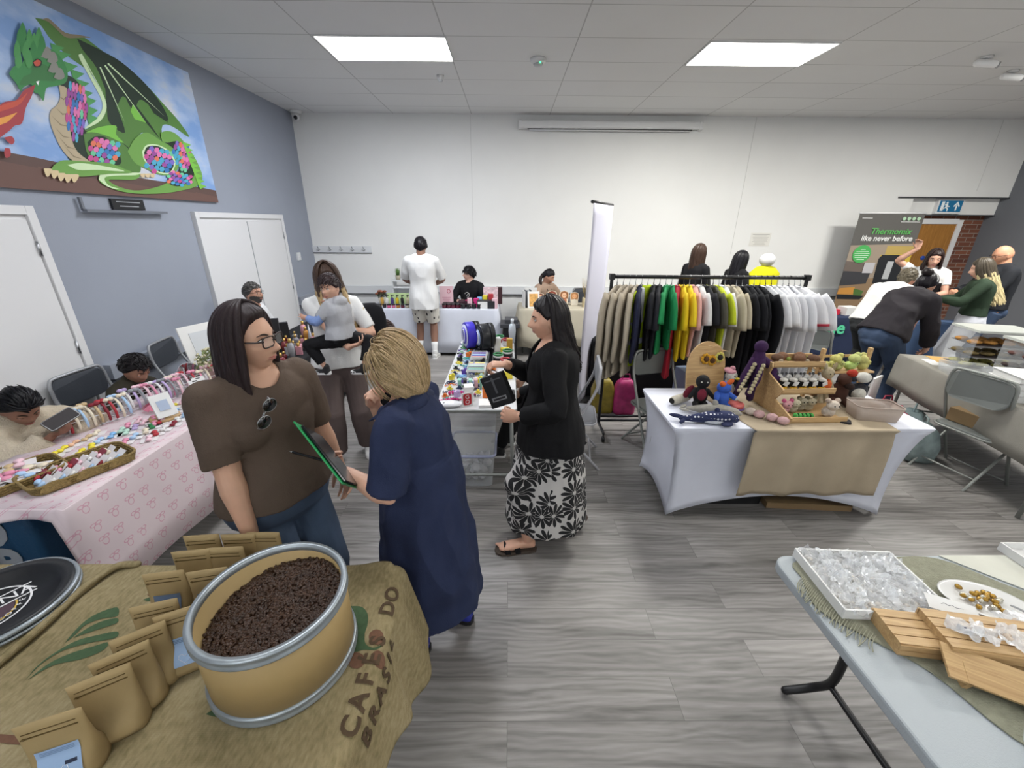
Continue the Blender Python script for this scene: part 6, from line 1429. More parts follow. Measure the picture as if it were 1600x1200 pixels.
# ---- drum of coffee beans
t = thing('fibre_drum', 'large open cardboard drum with steel rims full of coffee beans', 'drum', (-0.68, 0.88, 0.755))
FIB = mat('fibreboard', '#9f875a', 0.6, var=0.05, vscale=5); GALV = mat('galvanised_rim', '#9ba3a8', 0.38, metal=0.6, var=0.1, vscale=20)
Rr, Hh = 0.197, 0.245
MB().lathe([(0.001, 0.01), (Rr, 0.01), (Rr, Hh), (Rr - 0.008, Hh), (Rr - 0.008, 0.13), (0.001, 0.13)], seg=72).build('shell', FIB, t)
for z0, nm in ((0, 'bottom_rim'), (Hh - 0.026, 'top_rim')):
    MB().lathe([(Rr - 0.002, z0), (Rr + 0.007, z0 + 0.002), (Rr + 0.008, z0 + 0.006), (Rr + 0.004, z0 + 0.010), (Rr + 0.004, z0 + 0.020), (Rr + 0.008, z0 + 0.026), (Rr + 0.006, z0 + 0.032), (Rr - 0.010, z0 + 0.032), (Rr - 0.010, z0 + 0.012), (Rr - 0.002, z0)], seg=72).build(nm, GALV, t)
f = MB(); A = R(-158)
f.grid(lambda u, v: ((Rr + 0.0012) * math.cos(A + (u - .5) * 0.16), (Rr + 0.0012) * math.sin(A + (u - .5) * 0.16), 0.06 + 0.11 * v), 6, 2); f.build('label', mat('label_paper', '#c9b9a0', 0.7), t)
BEAN = mat('roasted_bean', '#3a2619', 0.38, var=0.35, vscale=30)
bean = MB()
for s_ in (-1, 1): bean.ell((0, s_ * 0.0016, 0), (0.0062, 0.0030, 0.0026), seg=8, rings=5)
def bed_z(x, y): return 0.155 + 0.05 * sst(-0.2, 0.2, x * 0.75 + y * 0.5) + 0.006 * noise.noise(Vector((x * 14, y * 14, 0)))
f = MB(); f.grid(lambda u, v: ((u ** 0.6) * 0.187 * math.cos(2 * PI * v), (u ** 0.6) * 0.187 * math.sin(2 * PI * v), bed_z((u ** 0.6) * 0.187 * math.cos(2 * PI * v), (u ** 0.6) * 0.187 * math.sin(2 * PI * v)) - 0.003), 16, 48)
q = random.Random(3); bv = [Vector(v) for v in bean.v]
for i in range(3600):
    a = q.uniform(0, 2 * PI); r_ = 0.184 * math.sqrt(q.random()); x, y = r_ * math.cos(a), r_ * math.sin(a)
    E = Euler((q.uniform(-.7, .7), q.uniform(-.5, .5), q.uniform(0, 2 * PI))).to_matrix(); c = Vector((x, y, bed_z(x, y) + q.uniform(-0.001, 0.003)))
    o = len(f.v); f.v.extend([tuple(E @ v + c) for v in bv]); f.f.extend([tuple(k + o for k in g) for g in bean.f]); f.mi.extend(bean.mi); f.sm.extend(bean.sm)
o = f.build('coffee_beans', BEAN, None, loc=(-0.68, 0.88, 0.755)); tag(o, 'dark roasted coffee beans heaped inside the drum', 'coffee beans', kind='stuff')
# ---- lid
t = thing('drum_lid', 'round black drum lid with a steel ring and round coffee company emblem', 'lid', (-1.725, 1.02, 0.770))
LR = 0.20
MB().lathe([(0.001, 0.012), (LR - 0.045, 0.012), (LR - 0.04, 0.03), (LR - 0.004, 0.034), (LR - 0.004, 0.0), (0.001, 0.0)], seg=64).build('lid_panel', mat('black_plastic_lid', '#1a1b1e', 0.42), t)
MB().tube([(LR * math.cos(a), LR * math.sin(a), 0.024) for a in RNG(72)], 0.009, 8, closed=True).tube([((LR + 0.003) * math.cos(a), (LR + 0.003) * math.sin(a), 0.006) for a in RNG(72)], 0.006, 8, closed=True).build('clamp_ring', GALV, t)
INKW = plain('#d9d9d9'); z = 0.0126
LM = Matrix.Translation((-0.015, -0.02, z)) @ Matrix.Rotation(R(60), 4, 'Z')
f = MB(LM); f.grid(lambda u, v: ((0.104 + 0.006 * u) * math.cos(2 * PI * v), (0.104 + 0.006 * u) * math.sin(2 * PI * v), 0.0004), 1, 48); f.build('emblem_ring', INKW, t)
f = MB(LM); f.grid(lambda u, v: ((0.066 + 0.005 * u) * math.cos(PI + PI * v), (0.066 + 0.005 * u) * math.sin(PI + PI * v) - 0.02, 0.0004), 1, 32); f.build('emblem_arc', plain('#c2a046'), t)
f = MB(LM); f.prism([(0.064 * math.cos(PI + PI * k / 20), 0.064 * math.sin(PI + PI * k / 20) - 0.02) for k in range(21)], 0.0002, 0.0005); f.build('emblem_fill', plain('#4a3640'), t)
f = MB(LM); f.box((0, -0.015, 0.0007), (0.24, 0.006, 0.0004)); f.box((0, 0.045, 0.0007), (0.24, 0.005, 0.0004)); f.build('emblem_banner', INKW, t)
text_mesh('LAGUNA', 0.058, INKW, 'emblem_name', t, LM @ Matrix.Translation((0, 0.015, 0.0007)), depth=0.0002, sx=1.05)
for i, ch in enumerate('BRAZIL COFFEE'):
    a = R(188 + i * 13.5)
    if ch != ' ': text_mesh(ch, 0.022, INKW, 'emblem_letter', t, LM @ Matrix.Translation((0.088 * math.cos(a), 0.088 * math.sin(a), 0.0007)) @ Matrix.Rotation(a + PI / 2, 4, 'Z'), depth=0.0002)
# ---- coffee pouches
LBL = mat('pouch_label_blue', '#93aed0', 0.55); LBLD = mat('pouch_label_slate', '#5f6f86', 0.55)
def pouch(label, x, y, rz, kindl, w=0.125, h=0.185, tilt=0, z=0.752):
    t = thing('coffee_pouch', label, 'coffee bag', (x, y, z), R(rz), 'brown coffee pouches'); t.rotation_euler = (R(tilt), 0, R(rz))
    f = MB(); rings = []
    sd = x * 31 + y * 17
    for k in range(13):
        v = k / 12; zz = h * v; d = 0.038 * (1 - v) ** 0.7 * (0.65 + 0.6 * math.sin(PI * min(1, v * 1.6 + 0.25))) + 0.0025; ww = w / 2 * (1 + 0.02 * math.sin(v * 5))
        rings.append([(ww * (abs(math.cos(a)) ** 0.45) * (1 if math.cos(a) > 0 else -1) * (1 - 0.04 * math.sin(PI * v)), d * math.sin(a) * (1 + 0.12 * noise.noise(Vector((math.cos(a) * 2 + sd, v * 4, 0)))), zz) for a in RNG(28)])
    f.loft(rings, smooth=True); f.build('pouch', M_KRAFT, t)
    MB().box((0, -0.0108, h - 0.032), (w * 0.80, 0.002, 0.0024), rot=(R(-9), 0, 0)).box((0, -0.0088, h - 0.020), (w * 0.76, 0.002, 0.0013), rot=(R(-9), 0, 0)).ell((-w * 0.36, -0.0108, h - 0.032), (0.004, 0.0015, 0.004), seg=8, rings=5).build('tear_line', mat('tear_ink', '#57451f', 0.8), t)
    if kindl:
        def fr(u, vv):
            v = vv / h; d = 0.038 * (1 - v) ** 0.7 * (0.65 + 0.6 * math.sin(PI * min(1, v * 1.6 + 0.25))) + 0.0025
            c = max(0.0, 1 - (abs(u) / (w / 2)) ** 4.4) ** 0.5
            return (u, -d * c * 1.06 - 0.0012, vv)
        MB().grid(lambda a, b: fr((a - 0.5) * 0.078, h * (0.18 + 0.40 * b)), 10, 10).build('label', LBL if kindl == 1 else LBLD, t)
        MB().grid(lambda a, b: tuple(Vector(fr(0.010 + 0.022 * a, h * (0.34 + 0.04 * b))) + Vector((0, -0.0006, 0))) if 1 else None, 3, 1).build('stamp', plain('#1d2740'), t)
        if kindl == 1:
            hp = [(0, -0.012), (-0.016, 0.004), (-0.014, 0.012), (-0.007, 0.013), (0, 0.006), (0.007, 0.013), (0.014, 0.012), (0.016, 0.004)]
            MB().tube([tuple(Vector(fr(a, h * 0.27 + b)) + Vector((0, -0.001, 0))) for a, b in hp], 0.0008, 4, closed=True).build('heart_print', plain('#d8dde6'), t)
        f = MB()
        for k in range(3): f.grid(lambda a, b: tuple(Vector(fr((a - 0.5) * 0.062, h * (0.50 + 0.022 * k + 0.008 * b))) + Vector((0, -0.0006, 0))), 6, 1)
        f.build('label_print', plain('#5b7396'), t)
pouches = [(-1.055, 0.600, 22, 1, 0, 'front-most kraft coffee pouch with pale blue heart label'), (-1.02, 0.685, 32, 0, -4, 'plain kraft pouch just behind the front labelled one'), (-1.02, 0.745, 36, 0, -4, 'plain kraft pouch, second in the leaning row'),
    (-1.02, 0.80, 34, 0, -6, 'plain kraft pouch, third in the leaning row'), (-0.955, 0.855, 26, 1, -10, 'tilted kraft pouch with blue heart label beside the drum'), (-1.055, 0.895, 18, 2, -3, 'kraft pouch with slate label behind the tilted one'),
    (-1.12, 1.02, 10, 2, 0, 'kraft pouch with slate label above the printed green leaf'), (-0.985, 1.03, 12, 2, 0, 'kraft pouch with slate label touching the drum rim'), (-1.10, 1.115, 8, 0, 0, 'plain kraft pouch in the back group, left'),
    (-0.99, 1.13, 4, 0, 0, 'plain kraft pouch in the back group beside the drum'), (-1.115, 1.19, 6, 0, 0, 'plain kraft pouch at the back left of the group'), (-0.985, 1.195, 3, 0, 0, 'rear kraft pouch next to the drum, below the top one'), (-0.90, 1.205, 0, 0, 0, 'rearmost kraft pouch behind the drum rim')]
for x, y, rz, kd, tl, lb in pouches: pouch(lb, x, y, rz, kd, tilt=tl)
# ================================================================ GOODS
def W(o, loc, rz=0): o.location = loc; o.rotation_euler = (0, 0, R(rz)); return o
def boxthing(name, label, cat, c, d, m, rz=0, bevel=0.003, group=None):
    f = MB(); f.box((0, 0, d[2] / 2), d); o = f.build(name, m, label=label, cat=cat, group=group, bevel=bevel); return W(o, c, rz)
q = random.Random(11)
CN = {'pink': '#d98fa8', 'pale pink': '#e0bcc6', 'lilac': '#b9a5d0', 'pale blue': '#a5c2e0', 'sky blue': '#7fb0dc', 'cream': '#ddd2bd', 'white': '#dedcda', 'red': '#a8303a', 'dark red': '#7c1f2c', 'yellow': '#e0cf3e', 'mint': '#b5d6c6', 'green': '#2f7a48', 'beige': '#c4ab84', 'peach': '#e0b392', 'navy': '#2e3a5c', 'orange': '#d9702a', 'teal': '#2e9a90', 'purple': '#5a3f9a', 'black': '#1d1d20', 'grey': '#8a8d92', 'blue': '#3346b8', 'magenta': '#c72b78', 'brown': '#6d4a30', 'gold': '#b8923e', 'amber': '#c08a34'}
def bow_card(colour, x, y, z, rz, label, group=None, tilt=0, card='#dcd8d8', sc=1.0):
    t = thing('hair_bow', label, 'hair bow', (x, y, z), 0, group); t.rotation_euler = (R(tilt), 0, R(rz))
    MB().box((0, 0, 0.0012), (0.062 * sc, 0.085 * sc, 0.0016)).build('card', plain(card, 0.6), t)
    f = MB(); m = plain(CN[colour], 0.7)
    for sg in (-1, 1):
        f.loft([[(sg * (0.004 + 0.03 * sc * k / 4), (0.004 + 0.013 * sc * math.sin(PI * (k / 4) * 0.8)) * math.cos(a), 0.012 + (0.004 + 0.006 * math.sin(PI * (k / 4) * 0.8)) * math.sin(a)) for a in RNG(8)] for k in range(5)])
        f.loft([[(sg * (0.004 + 0.014 * k), -0.008 * k * sc + 0.006 * math.cos(a), 0.006 + 0.002 * math.sin(a)) for a in RNG(6)] for k in range(3)])
    f.ell((0, 0, 0.013), (0.006, 0.007, 0.007), seg=8, rings=6); f.build('bow', m, t); return t
ZP = 0.750
rows = [(-2.32, 2.42, ['pink', 'pale pink', 'lilac', 'pale blue', 'cream', 'red', 'pink', 'pale blue']), (-2.22, 2.48, ['white', 'pale blue', 'red', 'pale pink', 'navy', 'dark red', 'mint']), (-2.40, 2.30, ['mint', 'lilac', 'pale pink', 'pink', 'lilac', 'pale blue', 'yellow', 'pale pink']),
        (-2.46, 2.06, ['yellow', 'yellow', 'pale blue', 'sky blue', 'mint', 'pink', 'pale pink']), (-2.58, 1.96, ['green', 'yellow', 'yellow', 'peach', 'beige', 'cream']), (-2.30, 2.05, ['white', 'red', 'pink', 'pale blue', 'cream', 'green', 'red']), (-2.20, 2.22, ['pale pink', 'red', 'white', 'dark red'])]
ords = ['first', 'second', 'third', 'fourth', 'fifth', 'sixth', 'seventh', 'eighth', 'ninth', 'tenth']
for ri, (x, y0, cs) in enumerate(rows):
    for k, c in enumerate(cs):
        bow_card(c, x + q.uniform(-0.01, 0.01), y0 - 0.0 + k * 0.066, ZP, -60 + q.uniform(-18, 18), '%s hair bow card, %s along the %s row' % (c, ords[k], ords[(6, 5, 4, 3, 2, 1, 0)[ri]]), 'hair bows on cards')
WICK = mat('wicker', '#8d7748', 0.8, var=0.3, vscale=70, bump=1.0, bscale=160)
def tray(label, x, y, rz, w, d):
    t = thing('woven_tray', label, 'tray', (x, y, ZP), R(rz))
    pts = rrect(w, d, 0.05, 6); MB().prism(pts, 0.0, 0.008).build('tray_base', WICK, t)
    f = MB(); n = len(pts)
    for k in range(4): f.tube([(a * (1 + 0.02 * k), b * (1 + 0.02 * k), 0.010 + 0.012 * k) for a, b in pts], 0.007, 6, closed=True)
    f.build('woven_rim', WICK, t)
    return t
tray('oval woven tray of pastel bows at the left picture edge', -2.52, 1.78, 62, 0.34, 0.24)
tray('woven tray with a scalloped front full of bow cards', -2.28, 1.88, 62, 0.40, 0.24)
for i in range(3):
    a = R(62); u = -0.13 + i * 0.13
    f = MB(); f.prism([(0.058 * math.cos(PI * k / 10), 0.012 + 0.045 * math.sin(PI * k / 10)) for k in range(11)], -0.006, 0.006, axis='y')
    o = f.build('scallop', WICK, bpy.data.objects['woven_tray.001'], loc=(u, -0.128, 0.0)); o['label'] = 'half-round wicker scallop'
for i in range(9):
    u = -0.15 + i * 0.037; a = R(62); x = -2.28 + u * math.cos(a) + 0.03 * math.sin(a); y = 1.88 + u * math.sin(a) - 0.03 * math.cos(a)
    c = ['pale blue', 'white', 'pale blue', 'white', 'pale pink', 'pale blue', 'dark red', 'white', 'pale blue'][i]
    bow_card(c, x, y, ZP + 0.02, -28, '%s bow card, %s in the scalloped tray\'s front row' % (c, ords[i]), 'cards in the scalloped tray', tilt=35, sc=1.1)
for i in range(8):
    u = -0.14 + i * 0.04; a = R(62); x = -2.28 + u * math.cos(a) - 0.055 * math.sin(a); y = 1.88 + u * math.sin(a) + 0.055 * math.cos(a)
    c = ['red', 'dark red', 'pink', 'red', 'pale pink', 'white', 'pale pink', 'cream'][i]
    bow_card(c, x, y, ZP + 0.025, -28, '%s clip card, %s in the scalloped tray\'s back row' % (c, ords[i]), 'cards in the scalloped tray', tilt=40, card=('#8c3a48' if i % 3 == 0 else '#dcd8d8'))
for i in range(9):
    c = ['pale pink', 'cream', 'white', 'pink', 'pale blue', 'pink', 'beige', 'cream', 'pale pink'][i]
    bow_card(c, -2.52 + q.uniform(-0.08, 0.08), 1.70 + i * 0.02, ZP + 0.02 + 0.004 * i, q.uniform(-60, 40), '%s fabric bow, %s from the near end of the oval tray' % (c, ords[i]), 'bows in the oval tray', sc=1.4)
def headbands(label, x, y, rz, cols, n=9, r=0.065):
    t = thing('headband_stand', label, 'headband display', (x, y, ZP), R(rz))
    f = MB()
    for i in range(5): f.tube([(-0.16 + 0.08 * i, r * 1.1 * math.cos(a), 0.055 + r * 1.0 * math.sin(a)) for a in RNG(20)], 0.0035, 6, closed=True)
    for a in (R(20), R(90), R(160), R(230), R(310)): f.tube([(-0.18, r * 1.1 * math.cos(a), 0.055 + r * math.sin(a)), (0.18, r * 1.1 * math.cos(a), 0.055 + r * math.sin(a))], 0.003, 6)
    f.build('wire_cage', mat('white_wire', '#d2d2d6', 0.3), t)
    for i in range(n):
        c = cols[i % len(cols)]; xx = -0.15 + 0.3 * i / (n - 1)
        hb = thing('headband', '%s headband, %s on the %s' % (c, ords[i], label.split(',')[0]), 'headband', (0, 0, 0), 0, 'headbands on the stands')
        M = Matrix.Translation((x, y, ZP)) @ Matrix.Rotation(R(rz), 4, 'Z') @ Matrix.Translation((xx, 0, 0.055)); hb.location = M.translation; hb.rotation_euler = (R(q.uniform(-8, 8)), 0, R(rz))
        MB().tube([(0, r * 1.22 * math.cos(a), r * 1.25 * math.sin(a)) for a in [R(-25 + 230 * k / 14) for k in range(15)]], 0.005, 6, flat=1.6).build('band', plain(CN[c], 0.6), hb)
        f = MB(); a = R(q.uniform(60, 120)); cy, cz = r * 1.3 * math.cos(a), r * 1.3 * math.sin(a)
        for sg in (-1, 1): f.ell((sg * 0.012, cy, cz + 0.008), (0.018, 0.016, 0.013), seg=10, rings=6)
        f.ell((0, cy, cz + 0.01), 0.008, seg=8, rings=6); f.build('bow', plain(CN[cols[(i + 1) % len(cols)]], 0.7), hb)
headbands('wire stand of red and cream bows, nearest the girl', -2.70, 2.44, 64, ['red', 'cream', 'pale blue', 'cream', 'beige', 'dark red'])
headbands('white wire stand of white and pink bows, beside the boy', -2.60, 2.78, 60, ['white', 'lilac', 'grey', 'pale pink', 'pink'])
headbands('white wire stand of pink and red bows, farthest of three', -2.52, 3.06, 58, ['pink', 'cream', 'pale pink', 'red'], n=7)
f = MB()
for k in range(14): a = R(k * 26); f.loft([[(0.09 * t_ * math.cos(a + 0.2 * s_), 0.09 * t_ * math.sin(a + 0.2 * s_), 0.02 + 0.03 * math.sin(t_ * 3) + 0.01 * s_ * math.sin(k)) for s_ in (-1, 0, 1)] for t_ in (0.1, 0.5, 1.0)], cap=False, close=False)
W(f.build('tulle_bow', mat('pink_tulle', '#c9607c', 0.7, alpha=0.7), label='deep pink tulle bow lying beside the picture stand', cat='hair bow'), (-2.48, 2.66, ZP))
t = thing('sign_stand', 'white framed sheet with pale blue print on a pale wooden stand', 'sign', (-2.33, 2.52, ZP), R(60))
MB().lathe([(0.001, 0), (0.085, 0), (0.085, 0.016), (0.001, 0.016)], seg=32).build('wood_base', M_PINE, t)
MB().box((0, 0.0, 0.07), (0.018, 0.02, 0.11)).build('wood_post', M_PINE, t)
f = MB(); f.box((0, -0.03, 0.10), (0.115, 0.014, 0.16), rot=(R(-28), 0, 0)); o = f.build('frame', M_PAPERW, t, bevel=0.002)
MB().box((0, -0.0385, 0.104), (0.06, 0.002, 0.07), rot=(R(-28), 0, 0)).build('print', plain('#a8b6cc'), t)
t = thing('round_mirror', 'small oval clear mirror standing on the pink table', 'mirror', (-2.62, 3.18, ZP), R(38))
MB().prism([(0.075 * math.cos(a), 0.085 + 0.085 * math.sin(a)) for a in RNG(32)], -0.003, 0.003, axis='y').build('glass', mat('mirror', '#c8cccc', 0.04, metal=1.0), t)
MB().tube([(0.077 * math.cos(a), 0, 0.085 + 0.087 * math.sin(a)) for a in RNG(32)], 0.004, 6, closed=True).build('rim', M_FROST, t)
for i, (x, y) in enumerate(((-2.44, 3.06), (-2.40, 3.0), (-2.38, 2.94))):
    t = thing('clip_packet', ['back white hanging packet of hair clips leaning by the mirror', 'middle white hanging packet of lilac hair clips', 'front white hanging packet of hair clips'][i], 'packet', (x, y, ZP), R(58), 'hanging packets'); t.rotation_euler = (R(-30), 0, R(58))
    MB().box((0, 0, 0.06), (0.085, 0.004, 0.12)).build('card', M_PAPERW, t)
    MB().box((0, -0.003, 0.108), (0.03, 0.002, 0.008)).build('hang_hole', M_DARKPL, t)
    MB().rbox((0, -0.008, 0.045), (0.06, 0.012, 0.05), 0.01, axis='y').build('clips', plain(CN['lilac'], 0.5), t)
def foliage(f, c, r, n, m=0, leaf=0.014, zs=1.0):
    for i in range(n):
        a = q.uniform(0, 2 * PI); e = q.uniform(-0.3, 1.3); d = Vector((math.cos(a) * math.cos(e), math.sin(a) * math.cos(e), math.sin(e) * zs)) * r * q.uniform(0.5, 1.0); p = Vector(c) + d
        x = Vector((q.uniform(-1, 1), q.uniform(-1, 1), q.uniform(-1, 1))).normalized(); y = x.orthogonal().normalized(); l = leaf * q.uniform(0.6, 1.4)
        f.raw([p - x * l, p - y * l * .4 + x.cross(y) * l * .2, p + x * l, p + y * l * .4 + x.cross(y) * l * .2], [(0, 1, 2, 3)], False, m)
t = thing('flower_bunch', 'bunch of pale artificial flowers in blush wrapping on the pink table', 'flowers', (-2.44, 3.24, ZP), 0.0)
MB().loft([[(r * math.cos(a) * (1 + .12 * math.sin(5 * a)), r * math.sin(a) * (1 + .12 * math.sin(5 * a)), z) for a in RNG(30)] for r, z in ((0.03, 0.0), (0.045, 0.06), (0.085, 0.13), (0.10, 0.15))], cap=False).build('wrapping', plain('#c9b0aa', 0.7), t, solid=0.002)
f = MB(); foliage(f, (0, 0, 0.15), 0.13, 260, 0, 0.016); f.build('leaves', plain('#7f8a5c', 0.7), t)
f = MB()
for i in range(60): a = q.uniform(0, 6.28); e = q.uniform(0, 1.4); f.ell((0.13 * math.cos(a) * math.cos(e), 0.13 * math.sin(a) * math.cos(e), 0.15 + 0.13 * math.sin(e)), 0.009, seg=6, rings=4)
f.build('blossoms', plain('#cfc9a8', 0.7), t)
boxthing('card_stack', 'pale blue and red cards beside the wooden stand', 'cards', (-2.22, 2.70, ZP), (0.10, 0.14, 0.01), plain(CN['sky blue']), 30)
t = thing('display_board', 'tall white leaning board behind the woman in brown', 'board', (-2.52, 3.40, 0.74), R(70)); t.rotation_euler = (R(-12), 0, R(70))
MB().box((0, 0, 0.23), (0.40, 0.012, 0.46)).build('panel', M_PAPERW, t)
MB().box((0, -0.008, 0.25), (0.26, 0.003, 0.3)).build('print', plain('#c4c8cc'), t)
t = thing('shopping_bag', 'dark blue woven shopping bag with big white letters under the pink table', 'bag', (-2.86, 1.86, 0.0), R(2))
MB().loft([[(a * s_, b * s_, z) for a, b in rrect(0.66, 0.24, 0.03)] for z, s_ in ((0.0, 0.95), (0.02, 1.0), (0.45, 1.03), (0.60, 0.98))]).build('bag', mat('bag_blue', '#1d4a6e', 0.55, bump=0.3, bscale=60), t)
for i, (ch, dx, dz) in enumerate((('C', -0.10, 0.44), ('O', 0.10, 0.46), ('O', -0.08, 0.24), ('P', 0.14, 0.24))):
    text_mesh(ch, 0.27, plain('#a9aeb4'), 'letter', t, frame((dx, -0.128, dz), (1, 0, 0), (0, 0, 1)), offset=0.014)
MB().tube([(0.04, -0.13, 0.02), (0.04, -0.135, 0.3), (0.04, -0.13, 0.6)], 0.024, 6, flat=0.15, up=(0, 1, 0)).build('strap', plain('#2f6f96'), t)
# perfume table
def bottle(label, x, y, z, kind, c, cap='#c9a45a', s=1.0, group=None, name='perfume_bottle', cat='bottle', rz=0):
    t = thing(name, label, cat, (x, y, z), R(rz), group)
    f = MB(); capm = plain(cap, 0.3, metal=0.5); gm = plain(c, 0.15)
    if kind == 'square': f.rbox((0, 0, 0.035 * s), (0.05 * s, 0.03 * s, 0.07 * s), 0.006); f.build('flask', gm, t, bevel=0.002); h = 0.07
    elif kind == 'tall': f.lathe([(0.001, 0), (0.018 * s, 0), (0.024 * s, 0.08 * s), (0.020 * s, 0.12 * s), (0.006 * s, 0.13 * s)]); f.build('flask', gm, t); h = 0.13
    elif kind == 'pump': f.lathe([(0.001, 0), (0.024 * s, 0), (0.025 * s, 0.10 * s), (0.01 * s, 0.12 * s)]); f.build('flask', gm, t); h = 0.12
    elif kind == 'jar': f.lathe([(0.001, 0), (0.030 * s, 0), (0.032 * s, 0.03 * s), (0.03 * s, 0.045 * s)]); f.build('pot', gm, t); h = 0.045
    elif kind == 'cone': f.lathe([(0.001, 0), (0.02 * s, 0), (0.014 * s, 0.1 * s), (0.003, 0.19 * s)]); f.build('flask', gm, t); h = 0.19
    else: f.ell((0, 0, 0.035 * s), (0.034 * s, 0.022 * s, 0.035 * s)); f.build('flask', gm, t); h = 0.068
    f = MB()
    if kind == 'pump': f.cyl((0, 0, h * s), (0, 0, (h + 0.03) * s), 0.007 * s); f.box((0.01 * s, 0, (h + 0.032) * s), (0.04 * s, 0.012 * s, 0.01 * s)); f.build('pump_head', plain('#1b1b1e', 0.4), t)
    elif kind == 'jar': f.cyl((0, 0, h * s), (0, 0, (h + 0.016) * s), 0.033 * s); f.build('lid', plain('#1b1b1e', 0.3), t)
    elif kind != 'cone': f.cyl((0, 0, h * s), (0, 0, (h + 0.028) * s), 0.011 * s); f.build('cap', capm, t)
    return t
BZ = 0.742; k = 0
kinds = ['square', 'round', 'tall', 'square', 'round']; colz = [('pale gold', '#c9b478'), ('rose', '#c98f9a'), ('clear yellow', '#dccf6a'), ('dark red', '#6e2a30'), ('amber', '#b8803a'), ('cream', '#d9cda8'), ('grey', '#8f8f94'), ('pink', '#d4a3ac')]
for i in range(7):
    for j in range(6):
        cn, cc = colz[(i * 3 + j * 5) % 8]; kd = kinds[(i + 2 * j) % 5]
        y = 3.42 + i * 0.19 + q.uniform(-.03, .03); x = -2.12 - j * 0.075 + q.uniform(-.015, .015)
        if j == 5 and i > 4: continue
        bottle('%s %s perfume bottle, %s from near end, %s row' % (cn, kd, ords[i], ords[j]), x, y, BZ, kd, cc, s=q.uniform(0.85, 1.35), group='perfume bottles on the black table', rz=q.uniform(-30, 30))
bottle('tall silver cone bottle in the middle of the perfume table', -2.16, 4.35, BZ, 'cone', '#b9bac4', s=1.2)
for x, y, w, d, h, rz, lb in ((-2.42, 4.10, 0.16, 0.05, 0.34, 20, 'tall black presentation box standing on the perfume table'), (-2.50, 4.35, 0.22, 0.05, 0.24, 30, 'wide black box behind the tall one'), (-2.30, 5.20, 0.30, 0.16, 0.20, 5, 'black open case at the far end of the perfume table'), (-2.10, 3.50, 0.06, 0.06, 0.09, 20, 'cream and black perfume carton at the near end')):
    boxthing('display_box', lb, 'box', (x, y, BZ), (w, d, h), M_BCARD if 'cream' not in lb else plain('#ddd0a0'), rz)
t = thing('cup_print', 'framed pink picture of a cup standing among the perfumes', 'picture', (-2.36, 3.82, BZ), R(62))
MB().box((0, 0, 0.08), (0.13, 0.012, 0.16)).build('frame', M_BCARD, t); MB().box((0, -0.007, 0.08), (0.11, 0.003, 0.14)).build('print', plain('#c9a0a8'), t); MB().prism(circle(0.03, 20, 0, 0.08), -0.0095, -0.011, axis='y').build('print_disc', plain('#7c3a44'), t)
boxthing('speaker_box', 'black box on the floor left of the cosmetics table', 'box', (-2.42, 6.5, 0.0), (0.3, 0.4, 0.66), M_BCARD, 10)
# cosmetics table
CZ = 0.735
for i in range(9):
    cn, cc = [('amber', '#b8923e'), ('white', '#cfcfc6'), ('purple', '#4a3a78'), ('yellow', '#ccb02a'), ('black', '#1f1f22'), ('cream', '#c9bf9e'), ('black', '#1f1f22'), ('tan', '#b09468'), ('white', '#cfcfc6')][i]
    bottle('%s pump bottle, %s from the left of the back row of cosmetics' % (cn, ords[i]), -2.06 + i * 0.082, 6.72 + q.uniform(-.02, .02), CZ, 'pump', cc, s=1.05, group='pump bottles')
for i in range(10):
    cn, cc = [('gold', '#b89a4a'), ('black', '#2a2226'), ('pink', '#cc5a80'), ('pink', '#d0698a'), ('orange', '#b87a3a'), ('wine', '#6a2034'), ('cream', '#c9bda8'), ('wine', '#5c1a2c'), ('gold', '#b89a4a'), ('rose', '#b8687c')][i]
    bottle('%s cosmetic pot, %s from the left at the front edge' % (cn, ords[i]), -2.04 + i * 0.072, 6.50, CZ, 'jar', cc, s=0.95, group='cosmetic pots', name='cosmetic_pot', cat='pot')
for i in range(9):
    bottle('wine red gift pot with black lid, %s from the left, right of the man' % ords[i], -1.02 + (i % 5) * 0.07, 6.50 + (i // 5) * 0.1, CZ, 'jar', '#5e1c30', s=1.15, group='wine red gift pots', name='gift_pot', cat='pot')
for i in range(4):
    bottle('black round tin with a silver dot, %s of four at the table front' % ords[i], -0.72 + i * 0.085, 6.46, CZ, 'jar', '#202024', s=1.2, group='black tins', name='tin', cat='tin')
t = thing('flower_pot', 'rust coloured artificial flowers at the left end of the cosmetics table', 'flowers', (-2.10, 6.82, CZ))
MB().lathe([(0.001, 0), (0.04, 0), (0.05, 0.1)]).build('pot', plain('#c9c0ae'), t)
f = MB(); foliage(f, (0, 0, 0.12), 0.09, 90, 0, 0.02); f.build('leaves', plain('#3f4a34'), t)
f = MB()
for i in range(14): a = i * 2.4; f.ell((0.075 * math.cos(a) * (i / 14), 0.075 * math.sin(a) * (i / 14), 0.19 + 0.02 * math.sin(i * 2)), (0.03, 0.03, 0.02), seg=10, rings=6)
f.build('blooms', mat('rust_bloom', '#8a5440', 0.8, bump=0.8, bscale=90), t)
f = MB(); f.box((0, 0, 0.09), (0.55, 0.01, 0.18)); W(f.build('backdrop_card', plain('#b9d09a'), label='pale green card standing behind the pump bottles', cat='card'), (-1.72, 6.80, CZ))
t = thing('shelf_unit', 'small white shelf on the wall side behind the cosmetics table', 'shelf', (-1.72, 7.42, 0.0))
f = MB()
for x in (-0.31, 0.31): f.box((x, 0, 0.52), (0.02, 0.26, 1.04))
f.build('side_panels', M_TRUNK, t)
for z in (0.1, 0.55, 0.93): MB().box((0, 0, z), (0.62, 0.26, 0.02)).build('shelf', M_TRUNK, t)
